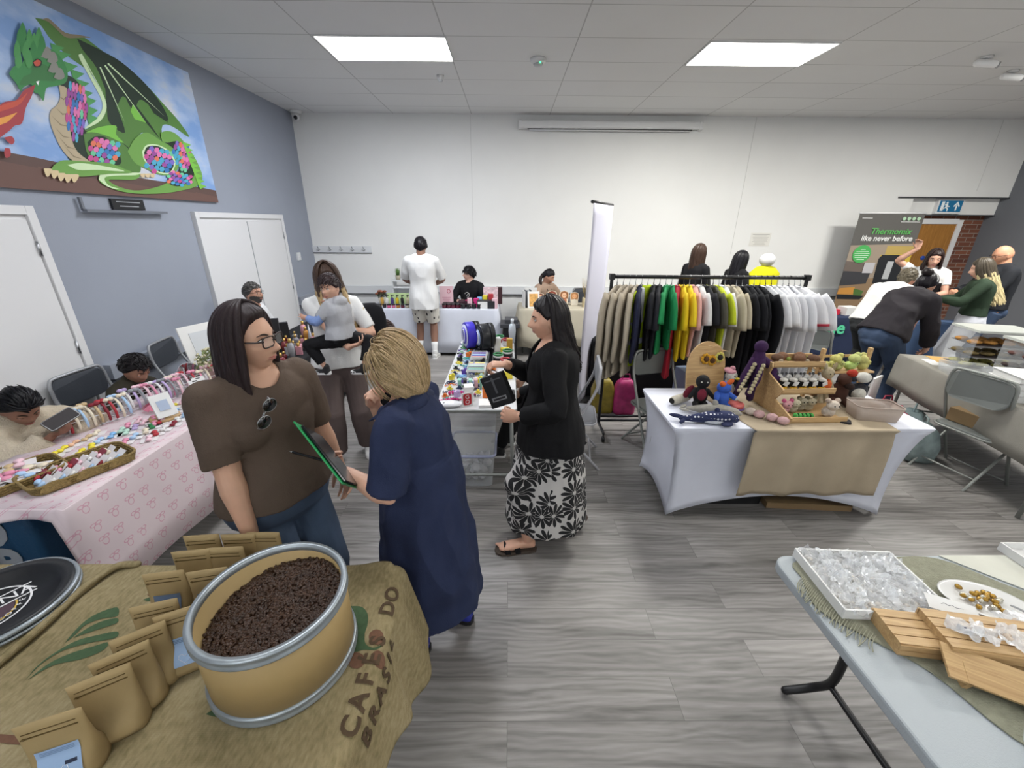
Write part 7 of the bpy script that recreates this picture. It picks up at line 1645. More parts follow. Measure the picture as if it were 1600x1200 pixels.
MB().box((0, 0, 1.045), (0.66, 0.28, 0.02)).build('shelf_top', M_TRUNK, t)
for x, lb in ((-1.95, 'small potted grass plant on the left of the white shelf'), (-1.78, 'small potted grass plant on the white shelf, beside the man')):
    t = thing('potted_plant', lb, 'plant', (x, 7.40, 1.056)); MB().lathe([(0.001, 0), (0.036, 0), (0.045, 0.075), (0.001, 0.07)]).build('pot', plain('#a8a08c'), t)
    f = MB()
    for i in range(60): a = q.uniform(0, 6.28); r = q.uniform(0, 0.03); f.tube([(r * math.cos(a), r * math.sin(a), 0.07), (r * 1.8 * math.cos(a), r * 1.8 * math.sin(a), 0.07 + q.uniform(0.08, 0.13))], [0.004, 0.001], 4, caps='flat')
    f.build('grass', plain('#5a7a3e'), t)
t = thing('price_sign', 'pale pink printed sign standing on the cosmetics table', 'sign', (-1.02, 6.78, CZ)); MB().box((0, 0, 0.15), (0.22, 0.008, 0.30)).build('board', plain('#d9b6bd'), t)
MB().tube([(0.04 + 0.025 * math.cos(a), -0.006, 0.22 + 0.03 * math.sin(a)) for a in RNG(16)], 0.004, 5, closed=True).build('emblem', plain('#b8425a'), t)
f = MB(); [f.box((0, -0.0055, 0.12 - 0.03 * i), (0.14 - 0.02 * i, 0.002, 0.006)) for i in range(3)]; f.build('printed_lines', plain('#b8788a'), t)
boxthing('display_case', 'dark tray of bracelets in front of the boy in black', 'tray', (-0.68, 6.66, CZ), (0.26, 0.18, 0.09), plain('#3a1c2a'), 0)
f = MB(); f.tube([(0.035 * math.cos(a), 0.035 * math.sin(a), 0) for a in RNG(20)], 0.009, 8, closed=True); W(f.build('bracelet', plain('#b83a6a'), label='deep pink beaded ring lying on the dark tray', cat='bracelet'), (-0.66, 6.62, CZ + 0.10))
boxthing('black_box', 'black box with a white card on its front, right part of the cosmetics table', 'box', (-0.36, 6.52, CZ), (0.28, 0.16, 0.12), M_BCARD, 0)
boxthing('price_card', 'small white price card leaning on the black box', 'card', (-0.41, 6.432, CZ), (0.15, 0.006, 0.11), M_PAPERW, 0)
for x, y, c, lb in ((-0.62, 6.55, 'pale pink', 'pale pink rolled towel standing upright'), (-0.52, 6.60, 'magenta', 'magenta and purple bottle behind the tins'), (-0.47, 6.68, 'sky blue', 'pale blue gift bag behind the black box'), (-0.38, 6.68, 'yellow', 'lime and yellow gift bag behind the black box'), (-0.29, 6.66, 'red', 'red ribboned parcel on the black box'), (-0.22, 6.48, 'pale pink', 'pale pink gift box at the right end')):
    boxthing('gift_box', lb, 'gift', (x, y, CZ), (0.075, 0.07, q.uniform(0.13, 0.2)), plain(CN[c]), q.uniform(-15, 15))
boxthing('gift_board', 'white and pink leaning board of sweets at the right end of the cosmetics table', 'board', (-0.30, 6.86, CZ), (0.24, 0.03, 0.28), mat('pink_white_print', '#d4bcc2', 0.6, var=0.3, vscale=30), 0)
boxthing('dark_case', 'dark red and black case at the far right of the cosmetics table', 'box', (-0.16, 6.92, CZ), (0.1, 0.14, 0.27), plain('#3a2026'), 0)
# portraits table
def portrait(label, x, y, w, h, hair, skin, dress, rz=0, tilt=-12):
    t = thing('portrait_print', label, 'picture', (x, y, CZ), 0, 'cut-out portraits'); t.rotation_euler = (R(tilt), 0, R(rz))
    out = [(w * .36, 0), (w * .42, h * .45), (w * .5, h * .72), (w * .40, h * .92), (0, h), (-w * .40, h * .92), (-w * .5, h * .72), (-w * .42, h * .45), (-w * .36, 0)]
    MB().prism(out, -0.004, 0.004, axis='y').build('board', plain('#d8cdb8'), t)
    MB().prism([(a * .86, b * .94 + h * .03) for a, b in out if b > h * .4], -0.0045, -0.0055, axis='y').build('hair', plain(hair), t)
    MB().prism([(w * .24 * math.cos(a), h * .68 + h * .17 * math.sin(a)) for a in RNG(20)], -0.0058, -0.0066, axis='y').build('face', plain(skin), t)
    MB().prism([(w * .25, h * .04), (w * .28, h * .40), (0, h * .48), (-w * .28, h * .40), (-w * .25, h * .04)], -0.0058, -0.0066, axis='y').build('dress', plain(dress), t)
    for sg in (-1, 1): MB().prism(circle(w * .035, 10, sg * w * .09, h * .68), -0.0068, -0.0074, axis='y').build('eye', plain('#2a1a14'), t)
for i, (x, w, h, hr, sk, dr) in enumerate(((0.52, .13, .20, '#6a3420', '#d9a878', '#a8702c'), (0.71, .17, .24, '#7a3420', '#dfae88', '#d8d4cc'), (0.91, .16, .24, '#8a5630', '#dfb490', '#b06a4a'), (1.08, .15, .22, '#b07a4a', '#e0a878', '#d8d0c0'), (1.58, .15, .22, '#5c2a1c', '#dcae88', '#b83a44'), (1.75, .17, .24, '#6a3018', '#d9984e', '#cfd0cc'))):
    portrait('cut-out portrait of a brown-haired doll, %s from the left on the beige table' % ords[i], x, 6.76, w, h, hr, sk, dr)
t = thing('portrait_print', 'tall framed amber picture at the left front of the beige table', 'picture', (0.40, 6.52, CZ), 0.1); t.rotation_euler = (R(-14), 0, R(8))
MB().box((0, 0, 0.13), (0.19, 0.012, 0.26)).build('frame', M_PAPERW, t); MB().box((0, -0.008, 0.125), (0.14, 0.003, 0.2)).build('print', mat('amber_print', '#c99a58', 0.6, var=0.4, vscale=26), t)
for i in range(4):
    o = boxthing('framed_card', 'white card seen edge-on, %s in the row at the beige table\'s left end' % ords[i], 'card', (0.24 + i * 0.035, 6.60 + i * 0.05, CZ), (0.008, 0.18, 0.26), M_PAPERW if i % 2 == 0 else plain('#5a5e66'), 12, group='upright cards')
boxthing('leaflet_box', 'white sign card with a blue heading on the beige table', 'sign', (0.36, 6.80, CZ), (0.2, 0.01, 0.28), M_PAPERW)
t = thing('dried_grass', 'dried pampas grass in a square cream pot on the beige table', 'plant', (1.28, 6.68, CZ)); MB().box((0, 0, 0.07), (0.15, 0.15, 0.14)).build('pot', plain('#cdbf98'), t, bevel=0.004)
MB().box((0, -0.077, 0.06), (0.11, 0.003, 0.05)).build('pot_label', M_PAPERW, t)
f = MB()
for i in range(110): a = q.uniform(0, 6.28); r = q.uniform(0, 0.05); s_ = q.uniform(1.5, 3); f.tube([(r * math.cos(a), r * math.sin(a), 0.13), (r * s_ * .8 * math.cos(a), r * s_ * .8 * math.sin(a), 0.26), (r * s_ * math.cos(a), r * s_ * math.sin(a), 0.13 + q.uniform(0.2, 0.34))], [0.002, 0.004, 0.001], 4, caps='flat')
f.build('grasses', plain('#9a8a62', 0.9), t)
boxthing('card_holder', 'clear holder of small white cards on the beige table', 'card holder', (1.66, 6.52, CZ), (0.34, 0.08, 0.06), M_PAPERW)
t = thing('photo_printer', 'black boxy printer on a stand between the two back tables', 'printer', (0.02, 6.30, 0.0)); MB().box((0, 0, 0.25), (0.22, 0.3, 0.5)).build('stand', M_BLKMET, t)
MB().box((0, 0, 0.53), (0.3, 0.32, 0.06)).box((0.02, 0, 0.58), (0.2, 0.24, 0.08)).build('printer_body', mat('printer_grey', '#3a3b40', 0.5), t, bevel=0.006)
# white roll banner seen from the side
t = thing('roll_banner', 'tall white pull-up banner seen almost edge-on in the middle of the room', 'banner', (0.97, 4.60, 0.0), R(64))
MB().rbox((0, 0, 0.05), (0.86, 0.12, 0.09), 0.03, axis='x').build('base', M_BLKMET, t)
MB().grid(lambda u, v: (-0.41 + 0.82 * u, 0.012 * math.sin(v * 5), 0.08 + 2.10 * v), 6, 20).build('sheet', mat('banner_white', '#cfcfe0', 0.5), t, solid=0.002)
MB().cyl((-0.43, 0, 2.19), (0.43, 0, 2.19), 0.014).build('top_bar', M_BLKMET, t)
MB().cyl((0.0, 0.04, 0.08), (0.0, 0.03, 2.2), 0.010).build('pole', M_BLKMET, t)
# recipe machine banner
TB = thing('roll_banner', 'tall grey pull-up banner for a kitchen machine, leaning by the oak door', 'banner', (6.28, 7.22, 0.0), R(-4))
bw, b0, b1 = 1.02, 0.10, 2.18
MB().rbox((0, 0, 0.05), (bw + 0.06, 0.14, 0.09), 0.03, axis='x').build('base', M_BLKMET, TB)
MB().cyl((-bw / 2 - 0.01, 0, b1 + 0.01), (bw / 2 + 0.01, 0, b1 + 0.01), 0.014).build('top_bar', M_ALU, TB)
MB().cyl((-0.1, 0.06, 0.08), (-0.1, 0.04, b1), 0.012).build('pole', M_BLKMET, TB)
MB().box((0, 0, (b0 + b1) / 2), (bw, 0.006, b1 - b0)).build('sheet', plain('#5d5b58', 0.5), TB)
f = MB(); yy = [0]
def fl(pts, mi):
    yy[0] += 1; y = -0.0035 - 0.0006 * yy[0]; f.raw([((a - 0.5) * bw, y, b1 - c * (b1 - b0)) for a, c in pts], [tuple(range(len(pts)))[::-1]], False, mi)
fl([(0, .24), (1, .22), (1, .60), (0, .60)], 0); fl([(.58, .24), (1, .24), (1, .34), (.58, .34)], 1); fl([(.52, .31), (1, .30), (1, .42), (.52, .42)], 2)
fl([(0, .36), (.4, .38), (.42, .54), (0, .54)], 3); fl([(0, .52), (.60, .49), (1, .52), (1, 1), (0, 1)], 4); fl([(0, .44), (.44, .45), (.42, .54), (0, .56)], 5)
fl([(.50, .34), (.54, .31), (.88, .31), (.92, .34), (.90, .54), (.52, .54)], 6); fl([(.66, .36), (.76, .36), (.75, .50), (.65, .50)], 7)
fl([(.02, .58), (.26, .57), (.30, .63), (.0, .63)], 8); fl([(.25, .58), (.42, .60), (.40, .64), (.27, .64)], 9); fl([(.0, .63), (.45, .64), (.40, .67), (.02, .67)], 6)
f.build('photo_print', [plain(c) for c in ('#9a8c7c', '#b39a58', '#c4a83c', '#6a5f58', '#8a7258', '#3a3a3e', '#202226', '#b0b2b4', '#c08840', '#4a6a34')], TB)
text_mesh('Thermomix', 0.135, plain('#5aa858'), 'headline', TB, frame((0.05, -0.014, b1 - 0.275), (1, 0, 0), (0, 0, 1)), depth=0.0008, shear=0.2, offset=0.003)
text_mesh('like never before', 0.118, plain('#e0e0de'), 'headline', TB, frame((0.02, -0.014, b1 - 0.385), (1, 0, 0), (0, 0, 1)), depth=0.0008, shear=0.12, offset=0.003)
MB().prism(circle(0.145, 32, -0.30, b1 - 0.635), -0.014, -0.0155, axis='y').build('green_disc', plain('#4aa858'), TB)
f = MB(); [f.box((-0.30, -0.016, b1 - 0.56 - 0.032 * i), ((0.08, 0.2, 0.24, 0.22, 0.2, 0.12)[i], 0.001, 0.010)) for i in range(6)]; f.build('disc_text', plain('#d8ecd8'), TB)
MB().box((-0.12, -0.0148, b1 - 0.86), (0.17, 0.002, 0.17)).build('blank_patch', plain('#b8b6ba'), TB)
for i in range(4): MB().prism(circle(0.028, 14, 0.20 + i * 0.075, b1 - 0.075), -0.012, -0.0135, axis='y').build('round_icon', plain('#a8c8a8'), TB)
MB().box((0.31, -0.013, b1 - 0.125), (0.30, 0.001, 0.010)).box((-0.38, -0.013, b1 - 0.07), (0.16, 0.001, 0.012)).build('small_text', plain('#c8c8c6'), TB)
# clothes rail
RX0, RX1, RY, RZ = 0.93, 2.70, 3.78, 1.555
t = thing('clothes_rail', 'long black wheeled clothes rail crowded with hanging tops', 'clothes rail', (0, 0, 0))
MB().cyl((RX0, RY, RZ), (RX1, RY, RZ), 0.017).build('rail', M_BLKMET, t)
for x in (RX0, RX1): MB().tube([(x, RY, RZ + 0.01), (x, RY, 0.10)], 0.016, 10).box((x, RY, RZ), (0.045, 0.045, 0.05)).build('upright', M_BLKMET, t)
for x in (RX0, RX1):
    MB().tube([(x, RY - 0.24, 0.09), (x, RY + 0.24, 0.09)], 0.014, 8).build('foot_bar', M_BLKMET, t)
    for sy in (-1, 1): MB().cyl((x - 0.012, RY + sy * 0.24, 0.027), (x + 0.012, RY + sy * 0.24, 0.027), 0.027).tube([(x, RY + sy * 0.24, 0.09), (x, RY + sy * 0.24, 0.04)], 0.008, 8).build('caster', M_BLKMET, t)
MB().cyl((RX0, RY + 0.05, 0.14), (RX1, RY + 0.05, 0.14), 0.012).cyl((RX0, RY - 0.05, 0.14), (RX1, RY - 0.05, 0.14), 0.012).build('lower_bars', M_BLKMET, t)
def hanging(label, x, kind, c, rz=0, L=0.68, dy=0.0, trim=None, w=0.46):
    jz = q.uniform(-0.03, 0.03); w *= q.uniform(0.92, 1.06)
    t = thing('hanging_top', label, 'clothing', (x, RY, RZ - 0.02), R(rz), 'tops on the clothes rail')
    f = MB(); f.tube([(0, 0, -0.03)] + [(0, 0.018 * math.sin(a), 0.018 * -math.cos(a) + 0.02) for a in [R(40 + 25 * k) for k in range(9)]], 0.0022, 6)
    f.tube([(0, 0, -0.03), (0, 0, -0.05), (0, w * .40, -0.12), (0, w * .42, -0.135)], 0.004, 6); f.tube([(0, 0, -0.05), (0, -w * .40, -0.12), (0, -w * .42, -0.135)], 0.004, 6); f.build('hanger', mat('hanger_black', '#26262a', 0.4) if q.random() < .6 else M_STEEL, t)
    m = cloth('top_' + c.strip('#'), c, var=0.05); ph = q.uniform(0, 6)
    f = MB(); prof = [(-0.055, .07, .018), (-0.075, .12, .026), (-0.12, w * .47, .026), (-0.2, w * .49, .032), (-0.4, w * .47, .036), (-L, w * .49, .034), (-L - 0.012, w * .485, .026)]
    rings = []
    for z, hw, th in prof:
        rings.append([(th * math.cos(a) * (1 + 0.35 * math.sin(a * 4 + ph + z * 6)) + 0.008 * math.sin(z * 9 + ph), hw * math.sin(a), z) for a in RNG(28)])
    f.loft(rings)
    for sg in (-1, 1):
        if kind == 'tee': pts = [(0, sg * w * .40, -0.115), (0.005, sg * w * .54, -0.22), (0.01, sg * w * .61, -0.37 + jz)]; rr = [0.06, 0.085, 0.10]
        elif kind == 'long': pts = [(0, sg * w * .40, -0.115), (0.01, sg * w * .56, -0.28), (0.015, sg * w * .60, -0.50), (0.0, sg * w * .56, -0.66), (0, sg * w * .55, -0.70)]; rr = [0.06, 0.075, 0.065, 0.055, 0.04]
        else: continue
        rot = MB(); P = smooth_path(pts, 3); rad = smooth_list(rr, 3)
        f.tube(P, rad, 14, flat=0.34, up=(1, 0, 0), caps='flat')
        if trim: MB().tube([Vector(pts[-1]) + Vector((0, 0, 0.02)), Vector(pts[-1]) + Vector((0, sg * 0.004, 0.0))], rr[-1] + 0.002, 14, flat=0.36, up=(1, 0, 0), caps='flat').build('cuff', plain(trim), t)
    o = f.build('garment', m, t)
    if kind == 'vest':
        for z in (-0.36, -0.52):
            MB().loft([[(0.040 * math.cos(a) * (1 + 0.3 * math.sin(a * 4 + ph + z * 6)), (w * .495) * math.sin(a), z + dz) for a in RNG(28)] for dz in (0, -0.055)], cap=False).build('reflective_band', plain('#b9bcc0', 0.3), t)
        for sg in (-1, 1): MB().tube([(0.0, sg * .10, -0.085), (0.012, sg * .11, -0.2), (0.02, sg * 0.11, -0.36)], 0.026, 10, flat=1.35, up=(1, 0, 0)).build('reflective_strip', plain('#b9bcc0', 0.3), t)
    return t
tops = [('beige sweatshirt, leftmost on the rail', 'long', '#a59b8b', 0.80), ('second beige sweatshirt from the left', 'long', '#aea493', 0.78), ('third beige sweatshirt from the left', 'long', '#a59b8b', 0.74), ('beige sweatshirt with black letters down its sleeve', 'long', '#b0a694', 0.76), ('navy jacket beside the beige sweatshirts', 'long', '#23263c', 0.62),
        ('yellow-green high visibility vest with silver bands', 'vest', '#b9d12c', 0.70), ('black T-shirt right of the high visibility vest', 'tee', '#1f2024', 0.62), ('second black T-shirt right of the vest', 'tee', '#232429', 0.60), ('green T-shirt, left of two', 'tee', '#25864f', 0.56), ('green T-shirt, right of two', 'tee', '#1f7f4b', 0.52),
        ('crimson T-shirt hanging low', 'tee', '#98202f', 0.78), ('yellow T-shirt, left of two', 'tee', '#d3b41f', 0.62), ('yellow T-shirt, right of two', 'tee', '#dcc02a', 0.60), ('pale coral T-shirt right of the yellow ones', 'tee', '#d2a096', 0.58), ('white T-shirt beside the coral one', 'tee', '#d2d2d0', 0.64),
        ('black and white T-shirt in the middle', 'tee', '#26262a', 0.6), ('dark olive T-shirt in the middle', 'tee', '#4c4a40', 0.58), ('lime T-shirt peeping out in the middle', 'tee', '#b6c22e', 0.62), ('white T-shirt left of the cream ones', 'tee', '#d6d6d8', 0.56), ('cream T-shirt, left of two', 'tee', '#b3aa94', 0.58), ('cream T-shirt, right of two', 'tee', '#a9a08a', 0.58),
        ('black top, first of four together', 'tee', '#1c1d21', 0.62), ('black top, second of four together', 'tee', '#1a1b1f', 0.66), ('black top, third of four together', 'long', '#1c1d21', 0.72), ('black top, fourth of four together', 'long', '#17181c', 0.72),
        ('white T-shirt, first of the white group', 'tee', '#d0d1d4', 0.66), ('white T-shirt, second of the white group', 'tee', '#d4d5d8', 0.66), ('white T-shirt, third of the white group', 'tee', '#cccdd2', 0.66), ('white T-shirt, fourth of the white group', 'tee', '#d2d3d8', 0.66), ('white T-shirt, fifth of the white group', 'tee', '#ced0d5', 0.66), ('white T-shirt with red collar and cuffs', 'tee', '#d4d4d8', 0.62), ('white T-shirt, last on the right', 'tee', '#d2d3d8', 0.62)]
n = len(tops)
for i, (lb, kd, c, L_) in enumerate(tops):
    x = RX0 + 0.05 + (RX1 - RX0 - 0.10) * (i / (n - 1)) ** (0.98)
    o = hanging(lb, x, kd, c, rz=(-48 if kd == 'vest' else (-30 + 44 * i / n) + q.uniform(-5, 5)), L=L_ * (1.12 if i < 21 else 1.32), trim='#a8283c' if 'red' in lb else None, w=0.54 if kd == 'long' else 0.52)
    if 'letters' in lb:
        for j, ch in enumerate('LOVERS'): text_mesh(ch, 0.075, plain('#1d1d20'), 'sleeve_letter', o, frame((0.052, -0.265, -0.26 - j * 0.062), (0, 0, -1), (-0.1, 1, 0)), offset=0.003)
t = thing('display_bust', 'yellow top with a white cap on a stand behind the rail', 'display stand', (3.62, 5.95, 0.0))
MB().cyl((0, 0, 0), (0, 0, 1.0), 0.02).lathe([(0.15, 0), (0.14, 0.02), (0.001, 0.03)]).build('stand', M_BLKMET, t)
MB().loft([[(w * math.cos(a), d * math.sin(a), z) for a in RNG(24)] for z, w, d in ((0.85, .2, .12), (1.1, .22, .13), (1.36, .21, .11), (1.44, .13, .08), (1.46, .06, .05))]).build('yellow_top', cloth('yellow_top', '#c9c41c'), t)
MB().ell((0, 0, 1.54), (0.10, 0.11, 0.09)).build('cap', cloth('white_cap', '#d0d0ce'), t)
table('folding table behind the clothes rail', 1.0, 3.3, 4.55, 5.1, 0.735, M_PAPERW, M_STEELG)
draped('tablecloth', 'black cloth over the table behind the clothes rail', 0.98, 3.32, 4.53, 5.12, 0.742, 0.03, M_BTC, folds=12, amp=0.008, seed=6)
for x, y, c, lb in ((1.06, 4.25, '#8a7a2c', 'brown and yellow patterned bag under the rail'), (1.30, 4.22, '#a8306a', 'magenta carrier bag under the rail')):
    t = thing('carrier_bag', lb, 'bag', (x, y, 0)); MB().loft([[(a * s_, b * s_, z) for a, b in rrect(0.24, 0.16, 0.04)] for z, s_ in ((0, .9), (.02, 1), (.26, 1.05), (.36, .8), (.40, .5))]).build('bag', mat('bag_' + c[1:], c, 0.5, var=0.3, vscale=14), t)
    MB().tube([(-0.05, 0, 0.38), (-0.03, 0, 0.46), (0.03, 0, 0.46), (0.05, 0, 0.38)], 0.006, 6).build('handle', plain(c), t)
boxthing('storage_box', 'pale blue plastic box behind the grey folding chair', 'box', (1.92, 3.86, 0.30), (0.36, 0.3, 0.34), plain('#8fa0bc', 0.4), 8)
boxthing('black_crate', 'black crate under the pale blue box', 'crate', (1.92, 3.86, 0.0), (0.4, 0.34, 0.295), M_DARKPL, 8)
# long craft table goods
q = random.Random(23)
TZ = 0.742
def critter(colour, x, y, rz, label, L=0.16, seg=8, r=0.012, kind='snake', z=TZ, group='printed toys'):
    t = thing('printed_toy', label, 'toy', (x, y, z), R(rz), group); m = plain(CN[colour], 0.35)
    f = MB(); ph = q.uniform(0, 6)
    if kind == 'snake':
        for i in range(seg): u = i / (seg - 1); f.ell(((u - .5) * L, 0.018 * math.sin(u * 6 + ph), r * 1.0), (L / seg * 0.55, r * (1.25 - 0.8 * u), r * (1.0 - 0.5 * u)), seg=8, rings=5)
        for sg in (-1, 1):
            for u in (-0.25, 0.15): f.tube([(u * L, 0, r), (u * L + 0.01, sg * r * 2.2, 0.004)], [r * .4, r * .25], 5)
    elif kind == 'octo':
        f.ell((0, 0, r * 2), (r * 1.8, r * 1.8, r * 1.9), seg=10, rings=7)
        for k in range(8): a = k * PI / 4; f.tube([(r * math.cos(a), r * math.sin(a), r), (r * 2.6 * math.cos(a), r * 2.6 * math.sin(a), r * .5), (r * 3.8 * math.cos(a + .4), r * 3.8 * math.sin(a + .4), r * .6)], [r * .6, r * .45, r * .2], 6)
    elif kind == 'frame':
        f.tube([(a, b, 0.006) for a, b in rrect(L, L * 0.55, 0.02)], 0.005, 5, closed=True); f.ell((0, 0, 0.008), (L * .25, L * .14, 0.008), seg=8, rings=5)
    elif kind == 'ring': f.tube([(0.04 * math.cos(a), 0.04 * math.sin(a), 0.012) for a in RNG(20)], 0.012, 8, closed=True)
    elif kind == 'block': f.box((0, 0, 0.02), (L * .5, 0.035, 0.04)); f.ell((L * .18, 0, 0.045), 0.016, seg=8, rings=5)
    f.build('toy_body', m, t)
    f = MB(); e = MB()
    if kind in ('snake', 'octo'):
        for sg in (-1, 1): e.ell((-L * .5 + 0.004 if kind == 'snake' else r * 1.3, sg * 0.006, r * (1.7 if kind == 'snake' else 2.6)), 0.0035, seg=6, rings=4)
        e.build('eyes', plain('#101012', 0.2), t)
    return t
grid_cols = ['teal', 'purple', 'grey', 'green', 'black', 'orange', 'navy', 'black', 'blue', 'mint', 'navy', 'sky blue', 'lilac', 'grey', 'purple', 'yellow']
kn = ['snake', 'snake', 'octo', 'frame', 'snake', 'block', 'octo']
words = {'snake': 'jointed printed creature', 'octo': 'small printed octopus', 'frame': 'printed oval pendant', 'block': 'printed block figure', 'ring': 'thick printed ring'}
for i in range(22):
    y = 2.86 + i * 0.072
    for j in range(4):
        x = -0.48 + j * 0.078 + q.uniform(-.01, .01)
        if i < 1 and j > 1: continue
        c = grid_cols[(i * 5 + j * 7 + i // 4) % 16]; kd = kn[(i * 2 + j * 3) % 7]
        critter(c, x, y + q.uniform(-.012, .012), q.uniform(-50, 50), '%s %s, %s column, %s from front' % (c, words[kd], ('left', 'middle left', 'middle right', 'right')[j], ords[i] if i < 10 else ('eleventh', 'twelfth', 'thirteenth', 'fourteenth', 'fifteenth', 'sixteenth', 'seventeenth', 'eighteenth', 'nineteenth', 'twentieth', 'twenty-first', 'twenty-second')[i - 10]), L=q.uniform(0.06, 0.095), kind=kd, r=0.008)
for k, (y, w) in enumerate(((3.50, 0.16), (3.86, 0.15))):
    t = thing('slotted_rack', ['near', 'far'][k] + ' white slotted rack full of small printed parts', 'rack', (-0.29, y, TZ + 0.03), 0)
    f = MB(); [f.box((0, -0.10 + 0.034 * i, 0.012), (w, 0.008, 0.024)) for i in range(7)]; f.box((-w / 2, 0, 0.006), (0.008, 0.22, 0.012)); f.box((w / 2, 0, 0.006), (0.008, 0.22, 0.012)); f.build('slats', M_PAPERW, t)
    for i in range(6): MB().tube([(-w * .4, -0.083 + 0.034 * i, 0.02), (w * .4, -0.083 + 0.034 * i, 0.02)], 0.008, 6).build('printed_part', plain(CN[grid_cols[(i * 3 + k * 5) % 16]], 0.4), t)
for i, (y, c1, c2) in enumerate(((3.66, 'red', 'black'), (3.82, 'green', 'black'), (3.95, 'green', 'black'), (4.36, 'red', 'white'), (4.50, 'green', 'red'))):
    x = (-0.03, -0.10, -0.01, -0.02, -0.10)[i]
    t = thing('ring_stack', '%s and %s stack of printed rings, %s from the near end' % (c1, c2, ords[i]), 'rings', (x, y, TZ), 0, 'stacks of printed rings')
    for k in range(4): MB().tube([(0.042 * math.cos(a), 0.042 * math.sin(a), 0.010 + 0.019 * k) for a in RNG(20)], 0.010, 8, closed=True).build('ring', plain(CN[c2 if k < 2 else (c1 if k > 2 else 'white')], 0.4), t)
for x, y, c, d, lb in ((-0.12, 4.16, 'white', (0.07, 0.07, 0.14), 'white upright box behind the ring stacks'), (0.01, 4.20, 'gold', (0.06, 0.06, 0.12), 'amber tall box among the ring stacks'), (-0.04, 4.10, 'yellow', (0.09, 0.05, 0.05), 'lit yellow box behind the green ring stack'),
        (-0.14, 3.56, 'orange', (0.05, 0.05, 0.04), 'small orange block on the right half of the table'), (-0.12, 3.30, 'white', (0.12, 0.10, 0.03), 'white tray by the middle divider'), (0.0, 3.34, 'yellow', (0.07, 0.05, 0.06), 'yellow printed case hidden behind the gift bag'),
        (-0.17, 2.92, 'orange', (0.06, 0.05, 0.09), 'orange printed figure box near the front'), (-0.30, 2.86, 'white', (0.07, 0.08, 0.12), 'white upright carton at the front of the table'), (-0.02, 2.90, 'black', (0.14, 0.1, 0.05), 'black case at the right front corner'), (-0.16, 2.78, 'white', (0.12, 0.12, 0.02), 'flat white tray at the front edge')):
    boxthing('craft_box', lb, 'box', (x, y, TZ), d, plain(CN[c], 0.4), q.uniform(-12, 12))
MB().box((-0.175, 3.9, TZ + 0.012), (0.035, 1.1, 0.024)).build('divider_strip', M_GLOSS, label='long black divider strip running down the craft table', cat='divider')
for x, y, rz, c, lb in ((-0.46, 2.82, 10, 'magenta', 'magenta flat printed dragon at the near left corner'), (-0.36, 2.96, -6, 'magenta', 'magenta printed spider box at the front')): critter(c, x, y, rz, lb, L=0.2, seg=10, r=0.016)
t = thing('toy_pile', 'white bagged printed pieces at the front left of the craft table', 'bag of toys', (-0.44, 2.745, TZ)); f = MB(); f.ell((0, 0, 0.02), (0.11, 0.05, 0.022)); me = f.build('bag', M_WFILM, t)
for i in range(6): MB().ell((q.uniform(-.08, .08), q.uniform(-.03, .03), 0.036), 0.006, seg=6, rings=4).build('piece', M_DARKPL, t)
t = thing('letter_sign', 'white card with red rounded letters GO at the front of the craft table', 'sign', (-0.30, 2.74, TZ), R(22)); MB().box((0, 0, 0.055), (0.085, 0.006, 0.11)).build('card', M_PAPERW, t, bevel=0.002)
MB().rbox((0, -0.004, 0.058), (0.062, 0.003, 0.088), 0.016, axis='y').build('red_panel', plain('#b8242c', 0.4), t)
for j, ch in enumerate('GO'): text_mesh(ch, 0.045, plain('#e4e0e0'), 'letter', t, frame((-0.0, -0.0064, 0.078 - j * 0.04), (1, 0, 0), (0, 0, 1)), depth=0.0004)
for i in range(5):
    f = MB(); f.rbox((0, 0, 0.035), (0.03, 0.05, 0.07), 0.01); W(f.build('mint_case', plain(('#8fc4b0', '#26262a', '#9fd0bc', '#c9a0a8', '#86b8a8')[i], 0.4), label='%s small rounded case, %s of five in a row' % (('mint', 'black', 'pale mint', 'pink', 'sea green')[i], ords[i]), cat='case', group='rounded cases'), (-0.40 + i * 0.045, 3.12, TZ), 10)
for x, c, c2, lb, z in ((-0.42, '#3b30b8', '#cdd0e8', 'big violet-blue disc with a round white emblem standing on edge', 0.145), (-0.27, '#202226', '#9fb4d8', 'big black disc with a pale blue face standing on edge', 0.145)):
    t = thing('display_disc', lb, 'disc', (x, 4.24 if x < -0.3 else 4.16, TZ), R(-68)); sc_ = 0.75
    MB().cyl((0, -0.045, z), (0, 0.045, z), 0.14, 48).build('disc', plain(c, 0.35), t, bevel=0.006)
    MB().cyl((0, -0.052, z), (0, -0.046, z), 0.117, 40).build('face', plain('#20242e' if c2[1] == '9' else c2, 0.4), t)
    MB().cyl((0, -0.058, z), (0, -0.053, z), 0.086, 32).build('emblem', plain(c2 if c2[1] == '9' else '#4a3fc0', 0.4), t)
    MB().tube([(0.038 * math.cos(a), -0.060, z + 0.066 * math.sin(a)) for a in RNG(20)], 0.008, 6, closed=True).build('emblem_line', plain('#d6d8e8', 0.4), t)
    MB().cyl((0, 0.05, z + 0.015), (0, 0.10, z + 0.015), 0.13, 40).build('back_disc', plain('#17181b', 0.4), t)
    MB().box((0, 0.02, 0.012), (0.14, 0.14, 0.02)).build('stand', M_DARKPL, t)
bottle('clear water bottle at the right edge of the craft table', 0.04, 4.48, TZ, 'tall', '#cdd6de', cap='#e0e4e8', s=1.7, name='water_bottle')
t = thing('storage_box', 'clear plastic storage box with lilac rim full of white packets under the craft table', 'storage box', (-0.29, 2.98, 0.0))
